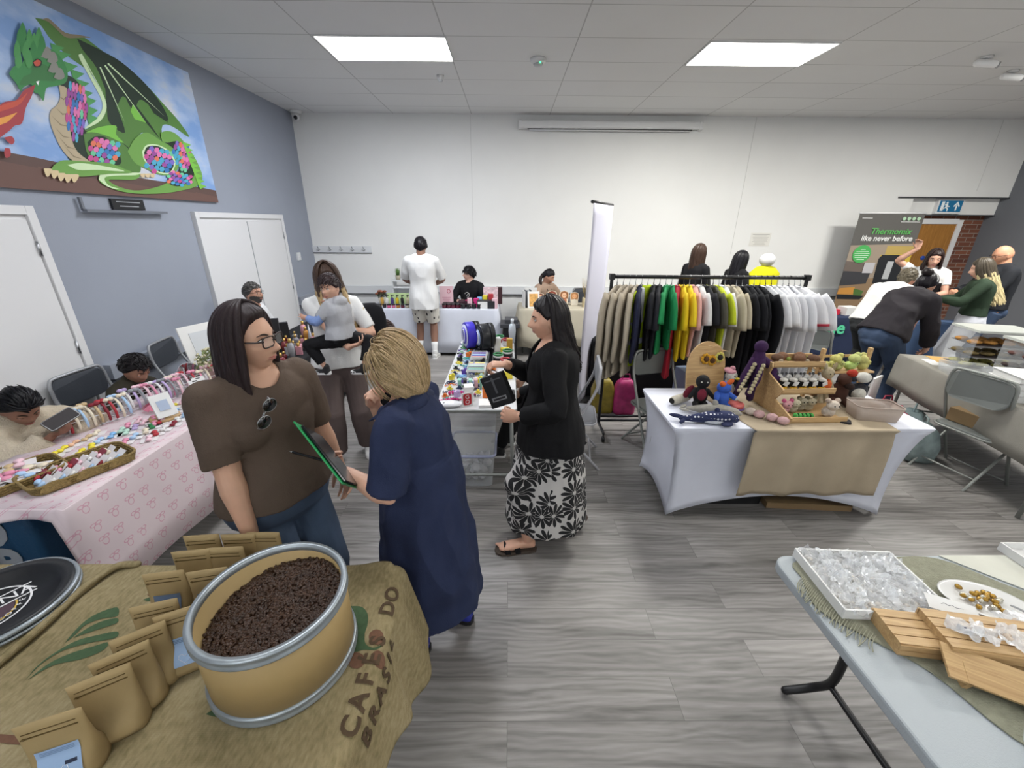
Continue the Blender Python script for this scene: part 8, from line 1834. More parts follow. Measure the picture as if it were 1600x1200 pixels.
MB().loft([[(a * s_, b * s_, z) for a, b in rrect(0.36, 0.40, 0.04)] for z, s_ in ((0.0, 0.88), (0.005, 0.9), (0.27, 1.0), (0.29, 1.0))], cap=False).prism([(a * .88, b * .88) for a, b in rrect(0.36, 0.40, 0.04)], 0.0, 0.004).build('tub', M_CLEAR, t, solid=0.003)
MB().tube([(a * 1.03, b * 1.03, 0.295) for a, b in rrect(0.36, 0.40, 0.04)], 0.012, 8, closed=True).build('rim', mat('rim_lilac', '#a8aeca', 0.2, alpha=0.8), t)
MB().loft([[(a * s_ * 1.02, b * s_ * 1.02, z) for a, b in rrect(0.36, 0.40, 0.04)] for z, s_ in ((0.305, 1.0), (0.55, 1.04), (0.56, 1.04))], cap=False).build('upper_tub', M_CLEAR, t, solid=0.003)
f = MB()
for i in range(46): f.ell((q.uniform(-.12, .12), q.uniform(-.14, .14), q.uniform(0.03, 0.15)), (q.uniform(.03, .05), q.uniform(.02, .05), 0.012), rot=(q.uniform(-1, 1), q.uniform(-1, 1), q.uniform(0, 3)), seg=6, rings=4)
o = f.build('packets', M_WFILM, t); tag(o, kind='stuff')
# crochet table goods
CZ2 = AH + 0.008
def croc(name, c): return mat('yarn_' + c.strip('#'), c, 0.9, var=0.12, vscale=60, bump=1.0, bscale=260)
def plush(name, label, loc, rz, parts, group=None, cat='crochet toy', s=1.0):
    """parts: (part name, colour, [(centre, radii, rot?)...])"""
    t = thing(name, label, cat, loc, R(rz), group)
    for pn, c, els in parts:
        f = MB(Matrix.Scale(s, 4))
        for e in els:
            if e[0] == 'tube': f.tube(smooth_path(e[1], 4) if len(e[1]) > 2 else e[1], e[2] if not isinstance(e[2], list) else (smooth_list(e[2], 4) if len(e[1]) > 2 else e[2]), 12)
            else: f.ell(e[0], e[1], e[2] if len(e) > 2 else None, seg=16, rings=10)
        f.build(pn, croc(pn, c) if pn != 'eyes' else plain(c, 0.15), t)
    return t
t = thing('pin_board', 'tall rounded pale wood board with crocheted sunflowers and bees pinned on it', 'board', (1.52, 2.93, CZ2), R(12)); t.rotation_euler = (R(-8), 0, R(12))
pts = [(-0.155, 0.0), (0.155, 0.0), (0.165, 0.18)] + [(0.165 * math.cos(a), 0.24 + 0.19 * math.sin(a)) for a in [PI * k / 20 for k in range(21)]] + [(-0.165, 0.18)]
MB().prism(pts, -0.006, 0.006, axis='y').build('board', M_PINE, t)
for k, (x, z) in enumerate(((-0.02, 0.30), (0.035, 0.285), (0.10, 0.305))):
    f = MB()
    for j in range(9): a = j * 2 * PI / 9; f.ell((x + 0.03 * math.cos(a), -0.018, z + 0.03 * math.sin(a)), (0.013, 0.009, 0.013), seg=8, rings=6)
    o = f.build('flower', croc('f', '#d9a02a' if k < 2 else '#d8cf6a'), t); MB().ell((x, -0.026, z), (0.022, 0.012, 0.022)).build('flower_centre', croc('c', '#5a3a1e' if k < 2 else '#26221e'), o)
for k, (x, z) in enumerate(((0.0, 0.40), (0.06, 0.395), (0.12, 0.36), (-0.10, 0.17), (-0.04, 0.19), (0.15, 0.22))):
    MB().tube([(x - 0.02, -0.03, z), (x + 0.03, -0.035, z - 0.008)], 0.003, 6).tube([(x, -0.005, z), (x, -0.035, z)], 0.002, 5).build('peg', M_PINE, t)
plush('crochet_penguin', 'black crocheted penguin-like doll with dark red belly and wings', (1.40, 2.74, CZ2), -10, [('body', '#17171a', [((0, 0, 0.09), (0.05, 0.045, 0.075)), ((0, 0, 0.195), (0.048, 0.046, 0.05)), ('tube', [(-0.04, 0, 0.13), (-0.075, -0.02, 0.08)], [0.018, 0.014]), ('tube', [(0.04, 0, 0.13), (0.085, -0.02, 0.085)], [0.018, 0.014]), ('tube', [(-0.03, -0.02, 0.03), (-0.035, -0.07, 0.02)], [0.024, 0.02]), ('tube', [(0.03, -0.02, 0.03), (0.035, -0.07, 0.02)], [0.024, 0.02])]),
    ('belly', '#7a2134', [((0, -0.022, 0.10), (0.035, 0.03, 0.05))]), ('wing', '#7a2134', [((-0.075, 0.03, 0.10), (0.03, 0.015, 0.055), (0, 0.5, 0))]), ('eyes', '#b8b4ac', [((-0.02, -0.042, 0.205), (0.006, 0.004, 0.006)), ((0.02, -0.042, 0.205), (0.006, 0.004, 0.006))])])
plush('crochet_bear', 'bright blue crocheted doll with an orange bow, white paws', (1.535, 2.70, CZ2), 10, [('body', '#3a62c0', [((0, 0, 0.085), (0.055, 0.048, 0.07)), ((0.005, 0, 0.165), (0.05, 0.045, 0.045)), ('tube', [(0.04, 0, 0.12), (0.085, -0.03, 0.09)], [0.02, 0.018]), ('tube', [(-0.04, 0, 0.12), (-0.07, -0.04, 0.10)], [0.02, 0.018]), ('tube', [(-0.03, 0, 0.03), (-0.04, -0.04, 0.02)], [0.028, 0.024]), ('tube', [(0.03, 0, 0.03), (0.04, -0.04, 0.02)], [0.028, 0.024])]),
    ('bow', '#d9662a', [((-0.025, -0.02, 0.20), (0.03, 0.012, 0.02), (0, 0.5, 0)), ((0.03, -0.02, 0.215), (0.03, 0.012, 0.02), (0, -0.5, 0))]), ('paws', '#d8d6d2', [((0.088, -0.034, 0.088), 0.016), ((-0.045, -0.055, 0.018), 0.016), ((0.05, -0.055, 0.018), 0.016)])])
plush('crochet_goose', 'white crocheted goose with a pink hat and yellow beak and feet', (1.655, 2.86, CZ2), 35, [('body', '#d4cfc4', [((0, 0, 0.09), (0.045, 0.05, 0.065)), ((0, -0.01, 0.20), (0.042, 0.042, 0.042)), ('tube', [(0, 0, 0.12), (0, -0.005, 0.18)], [0.032, 0.028])]), ('hat', '#c9909a', [((0, 0.005, 0.235), (0.045, 0.045, 0.018), (0.2, 0, 0)), ((0.02, 0, 0.25), 0.02)]), ('beak', '#d6c040', [((0, -0.058, 0.19), (0.016, 0.022, 0.010))]), ('feet', '#b5a83a', [((-0.03, -0.03, 0.012), (0.022, 0.035, 0.012)), ((0.03, -0.03, 0.012), (0.022, 0.035, 0.012))]), ('eyes', '#101012', [((-0.02, -0.046, 0.21), 0.005), ((0.02, -0.046, 0.21), 0.005)])])
plush('crochet_seal', 'grey crocheted shark lying on the left of the crochet table', (1.44, 2.59, CZ2), -8, [('body', '#a8a49a', [('tube', [(-0.17, 0.03, 0.03), (-0.08, 0.01, 0.04), (0.03, 0, 0.045), (0.13, -0.01, 0.035), (0.165, -0.015, 0.03)], [0.012, 0.03, 0.04, 0.033, 0.015]), ((-0.19, 0.06, 0.03), (0.035, 0.015, 0.01), (0, 0, 0.8)), ((-0.20, 0.0, 0.03), (0.035, 0.015, 0.01), (0, 0, -0.5)), ((0.0, -0.0, 0.09), (0.02, 0.008, 0.03), (0, -0.4, 0))]), ('eyes', '#101012', [((0.11, -0.035, 0.05), 0.006)])])
plush('crochet_tube', 'cream crocheted tube with a black end lying behind the grey shark', (1.28, 2.80, CZ2), 30, [('body', '#c9c2b2', [('tube', [(-0.06, 0, 0.035), (0.08, 0, 0.035)], 0.033)]), ('end', '#26241f', [((-0.088, 0, 0.035), (0.006, 0.024, 0.022))])])
def dots():
    s = NT('navy_yarn_dots'); co = s.coords(); vo = s.n('ShaderNodeTexVoronoi', Vector=co, Scale=42.0, Randomness=0.15); f = s.math('LESS_THAN', vo.outputs['Distance'], 0.3)
    tc = s.n('ShaderNodeTexCoord'); sp = s.n('ShaderNodeSeparateXYZ'); s.link(tc.outputs['Object'], sp.inputs[0]); f = s.math('MULTIPLY', f, s.math('GREATER_THAN', sp.outputs[2], 0.03))
    s.link(s.mix(f, srgb('#252d52'), srgb('#d8d8dc')), s.b.inputs['Base Color']); s.b.inputs['Roughness'].default_value = 0.9
    n = s.n('ShaderNodeTexNoise', Vector=co, Scale=240.0); bp = s.n('ShaderNodeBump', Height=n.outputs[0], Strength=0.8, Distance=0.006); s.link(bp.outputs[0], s.b.inputs['Normal']); return s.m
t = thing('crochet_whale_shark', 'navy crocheted whale shark with white dots at the front left of the crochet table', 'crochet toy', (1.37, 2.475, CZ2), R(-4))
MB().tube(smooth_path([(-0.20, 0.01, 0.022), (-0.12, 0.0, 0.03), (0.0, 0, 0.042), (0.10, 0, 0.042), (0.15, 0, 0.035)], 4), smooth_list([0.013, 0.026, 0.042, 0.045, 0.03], 4), 14).ell((0.03, 0.0, 0.085), (0.02, 0.01, 0.028), (0, -0.4, 0)).build('body', dots(), t)
MB().ell((-0.22, 0.03, 0.03), (0.05, 0.016, 0.014), (0, 0, -0.4)).ell((-0.20, -0.03, 0.02), (0.04, 0.014, 0.014), (0, 0, 0.9)).ell((0.08, -0.06, 0.022), (0.045, 0.03, 0.012), (0, 0, 0.5)).build('fins', croc('n', '#252d52'), t)
MB().ell((0.04, -0.012, 0.02), (0.11, 0.038, 0.02)).build('belly', croc('n', '#c9ccd4'), t)
MB().ell((0.14, -0.032, 0.035), 0.006).build('eyes', plain('#101012', 0.15), t)
t = thing('tape_tin', 'round coral tin on a purple ring in front of the goose', 'tin', (1.66, 2.72, CZ2)); MB().lathe([(0.001, 0), (0.056, 0), (0.058, 0.03), (0.054, 0.038), (0.001, 0.036)]).build('tin_body', plain('#cc6a66', 0.35), t)
MB().tube([(0.06 * math.cos(a), 0.06 * math.sin(a), 0.006) for a in RNG(24)], 0.005, 6, closed=True).build('ring', plain('#6a5aa0', 0.4), t)
for i, (x, y) in enumerate(((1.705, 2.60), (1.74, 2.555), (1.80, 2.505), (1.845, 2.455))):
    f = MB(); f.ell((0, 0, 0.027), (0.038, 0.034, 0.027)); W(f.build('crochet_ball', croc('p', '#cfa8a8' if i else '#cbbcb0'), label='pale pink crocheted ball, %s of four from the back' % ords[i], cat='ball', group='pink crocheted balls'), (x, y, CZ2), 0)
t = thing('cherry_sprig', 'brown twig lying behind the pink balls', 'twig', (1.66, 2.61, CZ2)); MB().tube([(-0.06, 0.05, 0.005), (0.0, 0.01, 0.012), (0.05, -0.03, 0.006)], 0.004, 6).build('twig', plain('#6a5a48'), t)
plush('crochet_octopus', 'large purple crocheted squid with cream bobbles and long hanging arms', (1.80, 2.80, CZ2), 4, [('head', '#3b1a4a', [((0, 0, 0.44), (0.045, 0.045, 0.045)), ('tube', [(0, 0, 0.40), (0, 0, 0.33)], [0.035, 0.055])]),
    ('arm', '#3b1a4a', [('tube', [(-0.03, 0.0, 0.34), (-0.08, -0.02, 0.24), (-0.12, -0.03, 0.12)], [0.028, 0.026, 0.02])]), ('arm', '#3b1a4a', [('tube', [(0.0, -0.03, 0.34), (-0.02, -0.06, 0.22), (-0.07, -0.07, 0.11)], [0.028, 0.026, 0.02])]),
    ('arm', '#31153e', [('tube', [(0.0, 0.03, 0.34), (-0.05, 0.04, 0.2), (-0.09, 0.03, 0.06)], [0.028, 0.026, 0.02])]), ('arm', '#3b1a4a', [('tube', [(0.03, 0, 0.35), (0.09, -0.02, 0.30), (0.12, -0.04, 0.22), (0.10, -0.05, 0.14)], [0.028, 0.03, 0.03, 0.02]), ((0.14, -0.05, 0.20), (0.045, 0.04, 0.05))]),
    ('arm', '#31153e', [('tube', [(0.02, 0.02, 0.34), (0.0, 0.0, 0.2), (-0.01, -0.02, 0.05)], [0.028, 0.028, 0.024])]),
    ('bobbles', '#c9bd98', [((-0.045 - 0.0105 * k, -0.035 - 0.002 * k, 0.32 - 0.024 * k), 0.0145) for k in range(9)] + [((0.0 - 0.009 * k, -0.065 - 0.003 * k, 0.32 - 0.024 * k), 0.0145) for k in range(9)] + [((0.09 + 0.003 * k, -0.045, 0.32 - 0.018 * k), 0.009) for k in range(4)])])
t = thing('tier_display', 'three-tier pale wood display stand holding crocheted animals', 'display stand', (2.08, 2.74, CZ2), R(2))
for z, y, d, nm in ((0.0, -0.17, 0.20, 'lower_tray'), (0.15, -0.04, 0.17, 'middle_tray'), (0.30, 0.09, 0.15, 'upper_tray')):
    f = MB(); w = 0.42 - z * 0.15
    f.box((0, y, z + 0.006), (w, d, 0.012)); f.box((0, y - d / 2 + 0.005, z + 0.022), (w, 0.01, 0.044)); f.box((0, y + d / 2 - 0.005, z + 0.03), (w, 0.01, 0.06)); f.build(nm, M_PINE, t, bevel=0.002)
for sx in (-1, 1):
    f = MB(); f.prism([(0.17, 0), (-0.28, 0), (-0.30, 0.05), (-0.10, 0.11), (-0.14, 0.16), (-0.16, 0.20), (0.02, 0.26), (0.0, 0.31), (0.01, 0.34), (0.17, 0.34)], sx * 0.205 - 0.006 if sx < 0 else 0.199, sx * 0.205 + 0.006 if sx < 0 else 0.211, axis='x'); f.build('side_panel', M_PINE, t) if sx < 0 else f.__init__()
MB().box((0.17, 0.12, 0.18), (0.02, 0.02, 0.3)).build('side_post', M_PINE, t)
TX, TY = 2.08, 2.74
for i, (dx, dy, c) in enumerate(((-0.13, 0.08, '#6a4c38'), (-0.07, 0.12, '#7a563e'), (0.02, 0.06, '#735039'), (0.06, 0.12, '#7a563e'), (0.12, 0.06, '#6a4c38'))):
    plush('crochet_turtle', 'brown crocheted turtle, %s from the left on the top tier' % ords[i], (TX + dx, TY + dy, CZ2 + 0.325), i * 30, [('shell', c, [((0, 0, 0.028), (0.042, 0.038, 0.030))]), ('head', '#8a9a4a' if i % 2 else '#a89880', [((0, -0.045, 0.018), 0.015)])], 'brown crocheted turtles')
for i in range(5):
    dx = -0.14 + i * 0.068
    o = plush('crochet_penguin', 'small black crocheted penguin with yellow feet, %s from the left on the middle tier' % ords[i], (TX + dx, TY - 0.05, CZ2 + 0.172), 0, [('body', '#19191c', [((0, 0, 0.03), (0.028, 0.025, 0.032))]), ('feet', '#d6a41c', [((-0.012, -0.026, 0.008), (0.012, 0.014, 0.008)), ((0.012, -0.026, 0.008), (0.012, 0.014, 0.008))]), ('face', '#d4d0c8', [((0, -0.008, 0.062), (0.028, 0.024, 0.014))])], 'small penguins on the middle tier')
    MB().box((0.0, -0.042, 0.045), (0.034, 0.002, 0.034), rot=(R(15), R(20 - i * 12), 0)).build('price_tag', M_PAPERW, o)
for i in range(5): plush('crochet_sheep', 'small grey-white crocheted lamb, %s from the left behind the penguins' % ords[i], (TX - 0.13 + i * 0.065, TY + 0.01, CZ2 + 0.172), 0, [('body', '#c6c4c0', [((0, 0, 0.05), (0.028, 0.02, 0.03))]), ('ears', '#4a4a4c', [((-0.02, 0, 0.085), 0.009), ((0.02, 0, 0.085), 0.009)])], 'lambs behind the penguins')
for i, (dx, dy, c, e, nm, lb) in enumerate(((-0.14, -0.14, '#d9a0a4', '#d0608a', 'crochet_pig', 'pink crocheted pig with bright pink ears on the bottom tier'), (-0.07, -0.12, '#c9bfa4', '#8a8268', 'crochet_rabbit', 'cream crocheted rabbit on the bottom tier'), (0.0, -0.09, '#a89f88', '#7a725c', 'crochet_mouse', 'taupe crocheted mouse on the bottom tier'), (0.06, -0.09, '#b8ad92', '#8a8268', 'crochet_mouse', 'pale taupe crocheted mouse on the bottom tier'), (0.13, -0.19, '#dccfc0', '#cbb8a8', 'crochet_lamb', 'large cream crocheted lamb at the right of the bottom tier'))):
    plush(nm, lb, (TX + dx, TY + dy, CZ2 + 0.014), 0, [('body', c, [((0, 0, 0.03), (0.034, 0.03, 0.032)), ((0, -0.02, 0.075), (0.032, 0.03, 0.028))]), ('ears', e, [((-0.026, -0.01, 0.10), 0.014), ((0.026, -0.01, 0.10), 0.014)]), ('eyes', '#101012', [((-0.012, -0.048, 0.08), 0.004), ((0.012, -0.048, 0.08), 0.004)])], s=1.25 if i == 4 else 1)
plush('crochet_caterpillar', 'green striped crocheted caterpillar on the bottom tier', (TX - 0.06, TY - 0.225, CZ2 + 0.014), 0, [('body', '#5ab85a', [((-0.055 + 0.027 * k, 0, 0.02), (0.014, 0.02, 0.02)) for k in range(5)]), ('stripes', '#1f4a2a', [((-0.042 + 0.027 * k, 0, 0.02), (0.004, 0.0195, 0.0195)) for k in range(4)])])
plush('crochet_rabbit', 'tall cream crocheted rabbit doll in an orange dress', (2.32, 2.78, CZ2), 8, [('body', '#b8aa8c', [((0, 0, 0.25), (0.042, 0.038, 0.045)), ('tube', [(-0.02, 0, 0.12), (-0.025, -0.03, 0.01)], [0.018, 0.016]), ('tube', [(0.02, 0, 0.12), (0.03, -0.03, 0.01)], [0.018, 0.016]), ('tube', [(0.03, 0, 0.2), (0.055, -0.02, 0.13)], [0.014, 0.012]), ('tube', [(-0.03, 0, 0.2), (-0.055, -0.02, 0.13)], [0.014, 0.012])]), ('ear', '#b8aa8c', [((-0.035, 0, 0.30), (0.016, 0.01, 0.03), (0, -0.3, 0))]), ('ear', '#a3936f', [((0.04, 0, 0.30), (0.018, 0.01, 0.03), (0, 0.3, 0))]), ('dress', '#cf5c22', [((0, 0, 0.16), (0.045, 0.04, 0.05)), ((0, 0, 0.125), (0.06, 0.05, 0.025))]), ('eyes', '#101012', [((-0.015, -0.036, 0.255), 0.005), ((0.015, -0.036, 0.255), 0.005)])])
plush('crochet_moose', 'dark brown crocheted horse with a red pompom between the rabbit and the cow', (2.46, 2.80, CZ2), -10, [('body', '#4a2c20', [((0, 0, 0.09), (0.06, 0.05, 0.085)), ((0.0, -0.02, 0.20), (0.04, 0.05, 0.045)), ('tube', [(-0.03, -0.02, 0.04), (-0.05, -0.08, 0.02)], [0.026, 0.022]), ('tube', [(0.03, -0.02, 0.04), (0.05, -0.08, 0.02)], [0.026, 0.022])]), ('pompom', '#b0331f', [((0.03, -0.03, 0.255), (0.034, 0.03, 0.028))]), ('muzzle', '#2c1a14', [((0.02, -0.06, 0.165), (0.03, 0.03, 0.025))])])
plush('crochet_cow', 'black and white crocheted cow with a white head', (2.62, 2.82, CZ2), -12, [('body', '#38383e', [((0, 0, 0.09), (0.06, 0.05, 0.07)), ('tube', [(0.03, -0.03, 0.03), (0.10, -0.09, 0.02)], [0.026, 0.02]), ((0.045, 0.01, 0.19), (0.03, 0.02, 0.035)), ((-0.05, 0.0, 0.19), (0.026, 0.02, 0.026))]), ('head', '#d6d4cc', [((0, -0.01, 0.205), (0.05, 0.045, 0.04))]), ('belly', '#cfccc2', [((-0.01, -0.035, 0.08), (0.045, 0.035, 0.05))]), ('feet', '#24242a', [((-0.05, -0.08, 0.018), (0.028, 0.03, 0.018))])])
t = thing('ladder_shelf', 'pale wood ladder shelf holding yellow crocheted chicks', 'shelf', (2.58, 2.98, CZ2), R(4))
for sx in (-1, 1): MB().box((sx * 0.19, 0, 0.19), (0.022, 0.03, 0.38)).build('upright', M_PINE, t, bevel=0.002)
for z in (0.04, 0.21): MB().box((0, -0.02, z), (0.40, 0.12, 0.014)).build('shelf_board', M_PINE, t, bevel=0.002)
MB().box((0, 0.03, 0.31), (0.38, 0.008, 0.02)).build('back_rail', M_PINE, t)
for i, (dx, dz, c) in enumerate(((-0.16, 0.0, '#cdc873'), (-0.08, 0.0, '#c9cf80'), (0.03, 0.0, '#b9d07a'), (0.13, 0.0, '#cfc878'), (-0.10, 0.055, '#d0cc78'), (0.05, 0.055, '#c9d084'), (0.11, 0.05, '#cfcb80'))):
    plush('crochet_chick', 'yellow crocheted chick, %s on the ladder shelf, counted left to right then upward' % ords[i], (2.58 + dx, 2.945 + dx * 0.07, CZ2 + 0.218 + dz), i * 20 - 30, [('body', c, [((0, 0, 0.035), (0.045, 0.038, 0.034)), ((0.02, -0.02, 0.06), 0.022)]), ('eyes', '#101012', [((0.03, -0.038, 0.064), 0.004), ((0.014, -0.042, 0.064), 0.004)])], 'yellow chicks')
t = thing('fabric_basket', 'beige mesh basket with an orange piece inside, right side of the crochet table', 'basket', (2.54, 2.57, CZ2), R(-10))
MESHF = mat('mesh_beige', '#b5a79c', 0.8, alpha=0.75, bump=0.3, bscale=300)
MB().loft([[(a * s_, b * s_, z) for a, b in rrect(0.29, 0.17, 0.03)] for z, s_ in ((0.0, 0.86), (0.004, 0.88), (0.10, 1.0))], cap=False).prism([(a * .87, b * .87) for a, b in rrect(0.29, 0.17, 0.03)], 0, 0.004).build('basket', MESHF, t, solid=0.002)
MB().tube([(a, b, 0.102) for a, b in rrect(0.29, 0.17, 0.03)], 0.004, 6, closed=True).build('rim', plain('#a89a90', 0.7), t)
f = MB(); [f.ell((q.uniform(-.1, .1), q.uniform(-.05, .05), 0.02), (0.03, 0.025, 0.018), seg=8, rings=6) for _ in range(9)]; f.build('contents', croc('g', '#8a8a84'), t)
MB().ell((0.04, 0.02, 0.05), (0.035, 0.014, 0.012)).build('orange_piece', plain('#d0603a'), t)
t = thing('phone', 'black phone lying on the beige runner before the wooden display', 'phone', (2.26, 2.515, CZ2 + 0.001), R(-34)); MB().rbox((0, 0, 0.0045), (0.155, 0.075, 0.009), 0.012).build('phone_body', M_GLOSS, t, bevel=0.002)
MB().rbox((0, 0, 0.0096), (0.145, 0.067, 0.0006), 0.008).build('screen', mat('screen_dark', '#34363c', 0.08), t)
boxthing('black_crate', 'black crate with white specks under the crochet table', 'crate', (1.62, 2.78, 0.0), (0.62, 0.4, 0.22), M_DARKPL)
boxthing('flat_carton', 'flat brown cardboard tray under the crochet table', 'box', (2.28, 2.74, 0.0), (0.62, 0.46, 0.05), M_CARD, -4)
t = thing('plastic_sack', 'clear plastic sack lying on the flat carton', 'bag', (2.28, 2.72, 0.052)); MB().ell((0, 0, 0.05), (0.22, 0.16, 0.05)).build('sack', mat('white_film2', '#c8ccd0', 0.2, bump=1.0, bscale=24, alpha=0.7), t)
# food tables
FZ = 0.746
def tier_case(label, x, y, rz, foods):
    t = thing('food_display', label, 'display case', (x, y, FZ), R(rz)); w, d, h = 0.46, 0.32, 0.36
    f = MB()
    for sx in (-1, 1): f.box((sx * w / 2, 0, h / 2), (0.005, d, h))
    f.box((0, d / 2, h / 2), (w, 0.005, h)); f.build('case', M_GLASSY, t)
    MB().box((0, 0, h + 0.012), (w + 0.03, d + 0.03, 0.02)).build('case_top', mat('case_top', '#b9bcb6', 0.3), t)
    for k, (c, nm) in enumerate(foods):
        z = 0.03 + k * 0.105; f = MB(); f.box((0, 0, z), (w - 0.02, d - 0.03, 0.006)); tr = f.build('tray', plain('#3a3436', 0.5), t)
        for j in range(8):
            g = MB(); g.ell((-0.19 + (j % 4) * 0.125 + q.uniform(-.01, .01), -0.08 + (j // 4) * 0.14, z + 0.022), (0.055, 0.045, 0.020), rot=(0, 0, q.uniform(-.5, .5)), seg=12, rings=8)
            o = g.build(nm, mat('food_' + c[1:], c, 0.7, var=0.3, vscale=40, bump=0.8, bscale=70), tr)
    return t
tier_case('clear tiered case of croissants and pastries, farther of two', 4.50, 3.66, -14, (('#a8a458', 'pastry'), ('#6a5a34', 'pastry'), ('#b07c3a', 'croissant')))
tier_case('clear tiered case of dark and pale cookies, nearer of two', 4.46, 3.18, -14, (('#4a3026', 'cookie'), ('#3a2c2a', 'cookie'), ('#5c3a34', 'cookie')))
for i in range(4):
    t = thing('cake_box', 'white folded cake box, %s from the bottom of the stack on the food table' % ords[i], 'box', (3.97 + i * 0.008, 2.92 - i * 0.004, FZ + i * 0.052), R(-22 + i * 3), 'stacked white cake boxes')
    MB().box((0, 0, 0.025), (0.30, 0.25, 0.046)).build('box', M_PAPERW, t, bevel=0.002); MB().box((0, 0, 0.0495), (0.315, 0.265, 0.003), rot=(R(1.0), 0, 0)).build('lid_flap', M_PAPERW, t)
t = thing('cake_box', 'open clear-lidded white cake box right of the stack', 'box', (4.05, 2.66, FZ), R(-20)); MB().box((0, 0, 0.04), (0.28, 0.24, 0.08)).build('box', M_WFILM, t)
boxthing('cake_board', 'orange card board lying on the food table', 'board', (4.40, 3.86, FZ), (0.28, 0.24, 0.006), plain('#b8924e'), -20)
boxthing('paper_sheet', 'white paper sheet at the far end of the food table', 'paper', (4.20, 3.80, FZ + 0.001), (0.14, 0.20, 0.002), M_PAPERW, -20)
t = thing('clear_tub', 'clear shallow tub with a green sprig on the food table', 'tub', (4.14, 3.46, FZ), R(-22)); MB().loft([[(a * s_, b * s_, z) for a, b in rrect(0.34, 0.24, 0.03)] for z, s_ in ((0, .9), (.09, 1))], cap=False).build('tub', M_CLEAR, t, solid=0.003)
f = MB(); foliage(f, (0, 0, 0.02), 0.03, 20, 0, 0.012); f.build('sprig', plain('#5a6a34'), t)
boxthing('cookie_bag', 'small brown packet of cookies beside the white boxes', 'packet', (4.22, 2.90, FZ), (0.12, 0.09, 0.05), plain('#7a5a3c'), 10)
t = thing('juice_jug', 'tall clear jug of yellow juice at the right edge of the food table', 'jug', (4.36, 2.56, FZ)); MB().lathe([(0.001, 0), (0.07, 0), (0.075, 0.2), (0.07, 0.26)]).build('jug', M_CLEAR, t); MB().lathe([(0.001, 0.004), (0.064, 0.004), (0.068, 0.13), (0.001, 0.13)]).build('juice', plain('#c0a050', 0.2), t)
boxthing('flat_cartons', 'flat brown cardboard boxes stacked on the grey folding chair', 'box', (4.00, 3.02, 0.455), (0.36, 0.40, 0.11), M_CARD, -78)
for i, (x, y, c, lb) in enumerate(((3.84, 3.78, '#8a1f3a', 'crimson carrier bag on the floor under the food table'), (3.72, 3.52, '#b82a52', 'pink and green carrier bag behind the right folding chair'), (3.92, 3.56, '#6a7a7c', 'grey-green bag beside the pink one under the food table'), (3.76, 3.28, '#7c8a8a', 'pale teal bag under the right folding chair'))):
    t = thing('carrier_bag', lb, 'bag', (x, y, 0), R(20 * i)); MB().loft([[(a * s_ * (1 + .1 * math.sin(k2)), b * s_, z) for k2, (a, b) in enumerate(rrect(0.32, 0.22, 0.06))] for z, s_ in ((0, .8), (.03, 1), (.18, 1.08), (.30, .8), (.34, .45))]).build('bag', mat('bag_' + c[1:], c, 0.5, var=0.35, vscale=12, bump=0.6, bscale=18), t)
    MB().tube([(-0.05, 0, 0.32), (-0.03, 0, 0.40), (0.04, 0, 0.40), (0.06, 0, 0.32)], 0.008, 6).build('handle', plain(c), t)
boxthing('white_folder', 'white paper folder leaning under the food table by the jeans', 'folder', (3.86, 3.98, 0.25), (0.2, 0.02, 0.28), M_PAPERW, 30)
for x, y, c, d, lb in ((4.55, 6.1, '#c4c8c8', (0.14, 0.14, 0.20), 'clear glass jar on the navy table'), (4.85, 6.12, '#b8203a', (0.2, 0.14, 0.08), 'red box on the navy table'), (5.10, 6.1, '#d0d0ce', (0.22, 0.16, 0.12), 'white patterned bag on the navy table')):
    if 'jar' in lb: t = thing('glass_jar', lb, 'jar', (x, y, 0.747)); MB().lathe([(0.001, 0), (0.075, 0), (0.08, 0.15), (0.05, 0.19), (0.05, 0.2)]).build('glass', M_CLEAR, t); MB().lathe([(0.001, 0.005), (0.07, 0.005), (0.07, 0.06), (0.001, 0.07)]).build('sweets', mat('pale_green_sweets', '#b8c8a0', 0.6, bump=1, bscale=40), t)
    else: boxthing('goods_box', lb, 'box', (x, y, 0.747), d, plain(c), 8)
# foreground right table goods
GZ = 0.744
f = MB()
RUN = [(1.12, 1.17), (1.09, 1.04), (1.19, 0.92), (1.28, 0.82), (1.36, 0.62), (1.60, 0.56), (2.3, 0.56), (2.7, 0.75), (2.2, 0.95), (1.91, 1.11), (1.74, 1.27), (1.50, 1.275), (1.16, 1.26)]
rp = smooth_path([(a, b, 0) for a, b in RUN] + [(RUN[0][0], RUN[0][1], 0)], 5)[:-1]
f.prism([(p.x, p.y) for p in rp], GZ, GZ + 0.004); o = f.build('table_runner', mat('sage_linen', '#8f8f7c', 0.95, var=0.12, vscale=40, bump=0.6, bscale=220), label='sage linen runner with frayed end under the tray of sweets', cat='table runner')
f = MB()
for i in range(34): a = i / 33; x0_, y0_ = 1.11 + 0.08 * a * a, 1.16 - 0.24 * a; f.tube(smooth_path([(x0_ + 0.02, y0_ + 0.02, GZ + 0.004), (x0_ - 0.02, y0_ - 0.01, GZ + 0.006), (x0_ - 0.045 + q.uniform(-.01, .01), y0_ - 0.035 + q.uniform(-.01, .01), GZ - 0.0 + q.uniform(0, .01))], 3), 0.0018, 5)
f.build('fringe', plain('#9a9a86', 0.9), o)
MB().prism([(1.76, 1.29), (1.92, 1.125), (2.2, 0.965), (2.72, 0.765), (2.72, 1.29)], GZ, GZ + 0.003).build('table_runner', mat('cream_cloth2', '#c6c6bb', 0.9, var=0.04), label='cream cloth across the far side of the white plastic table', cat='table runner')
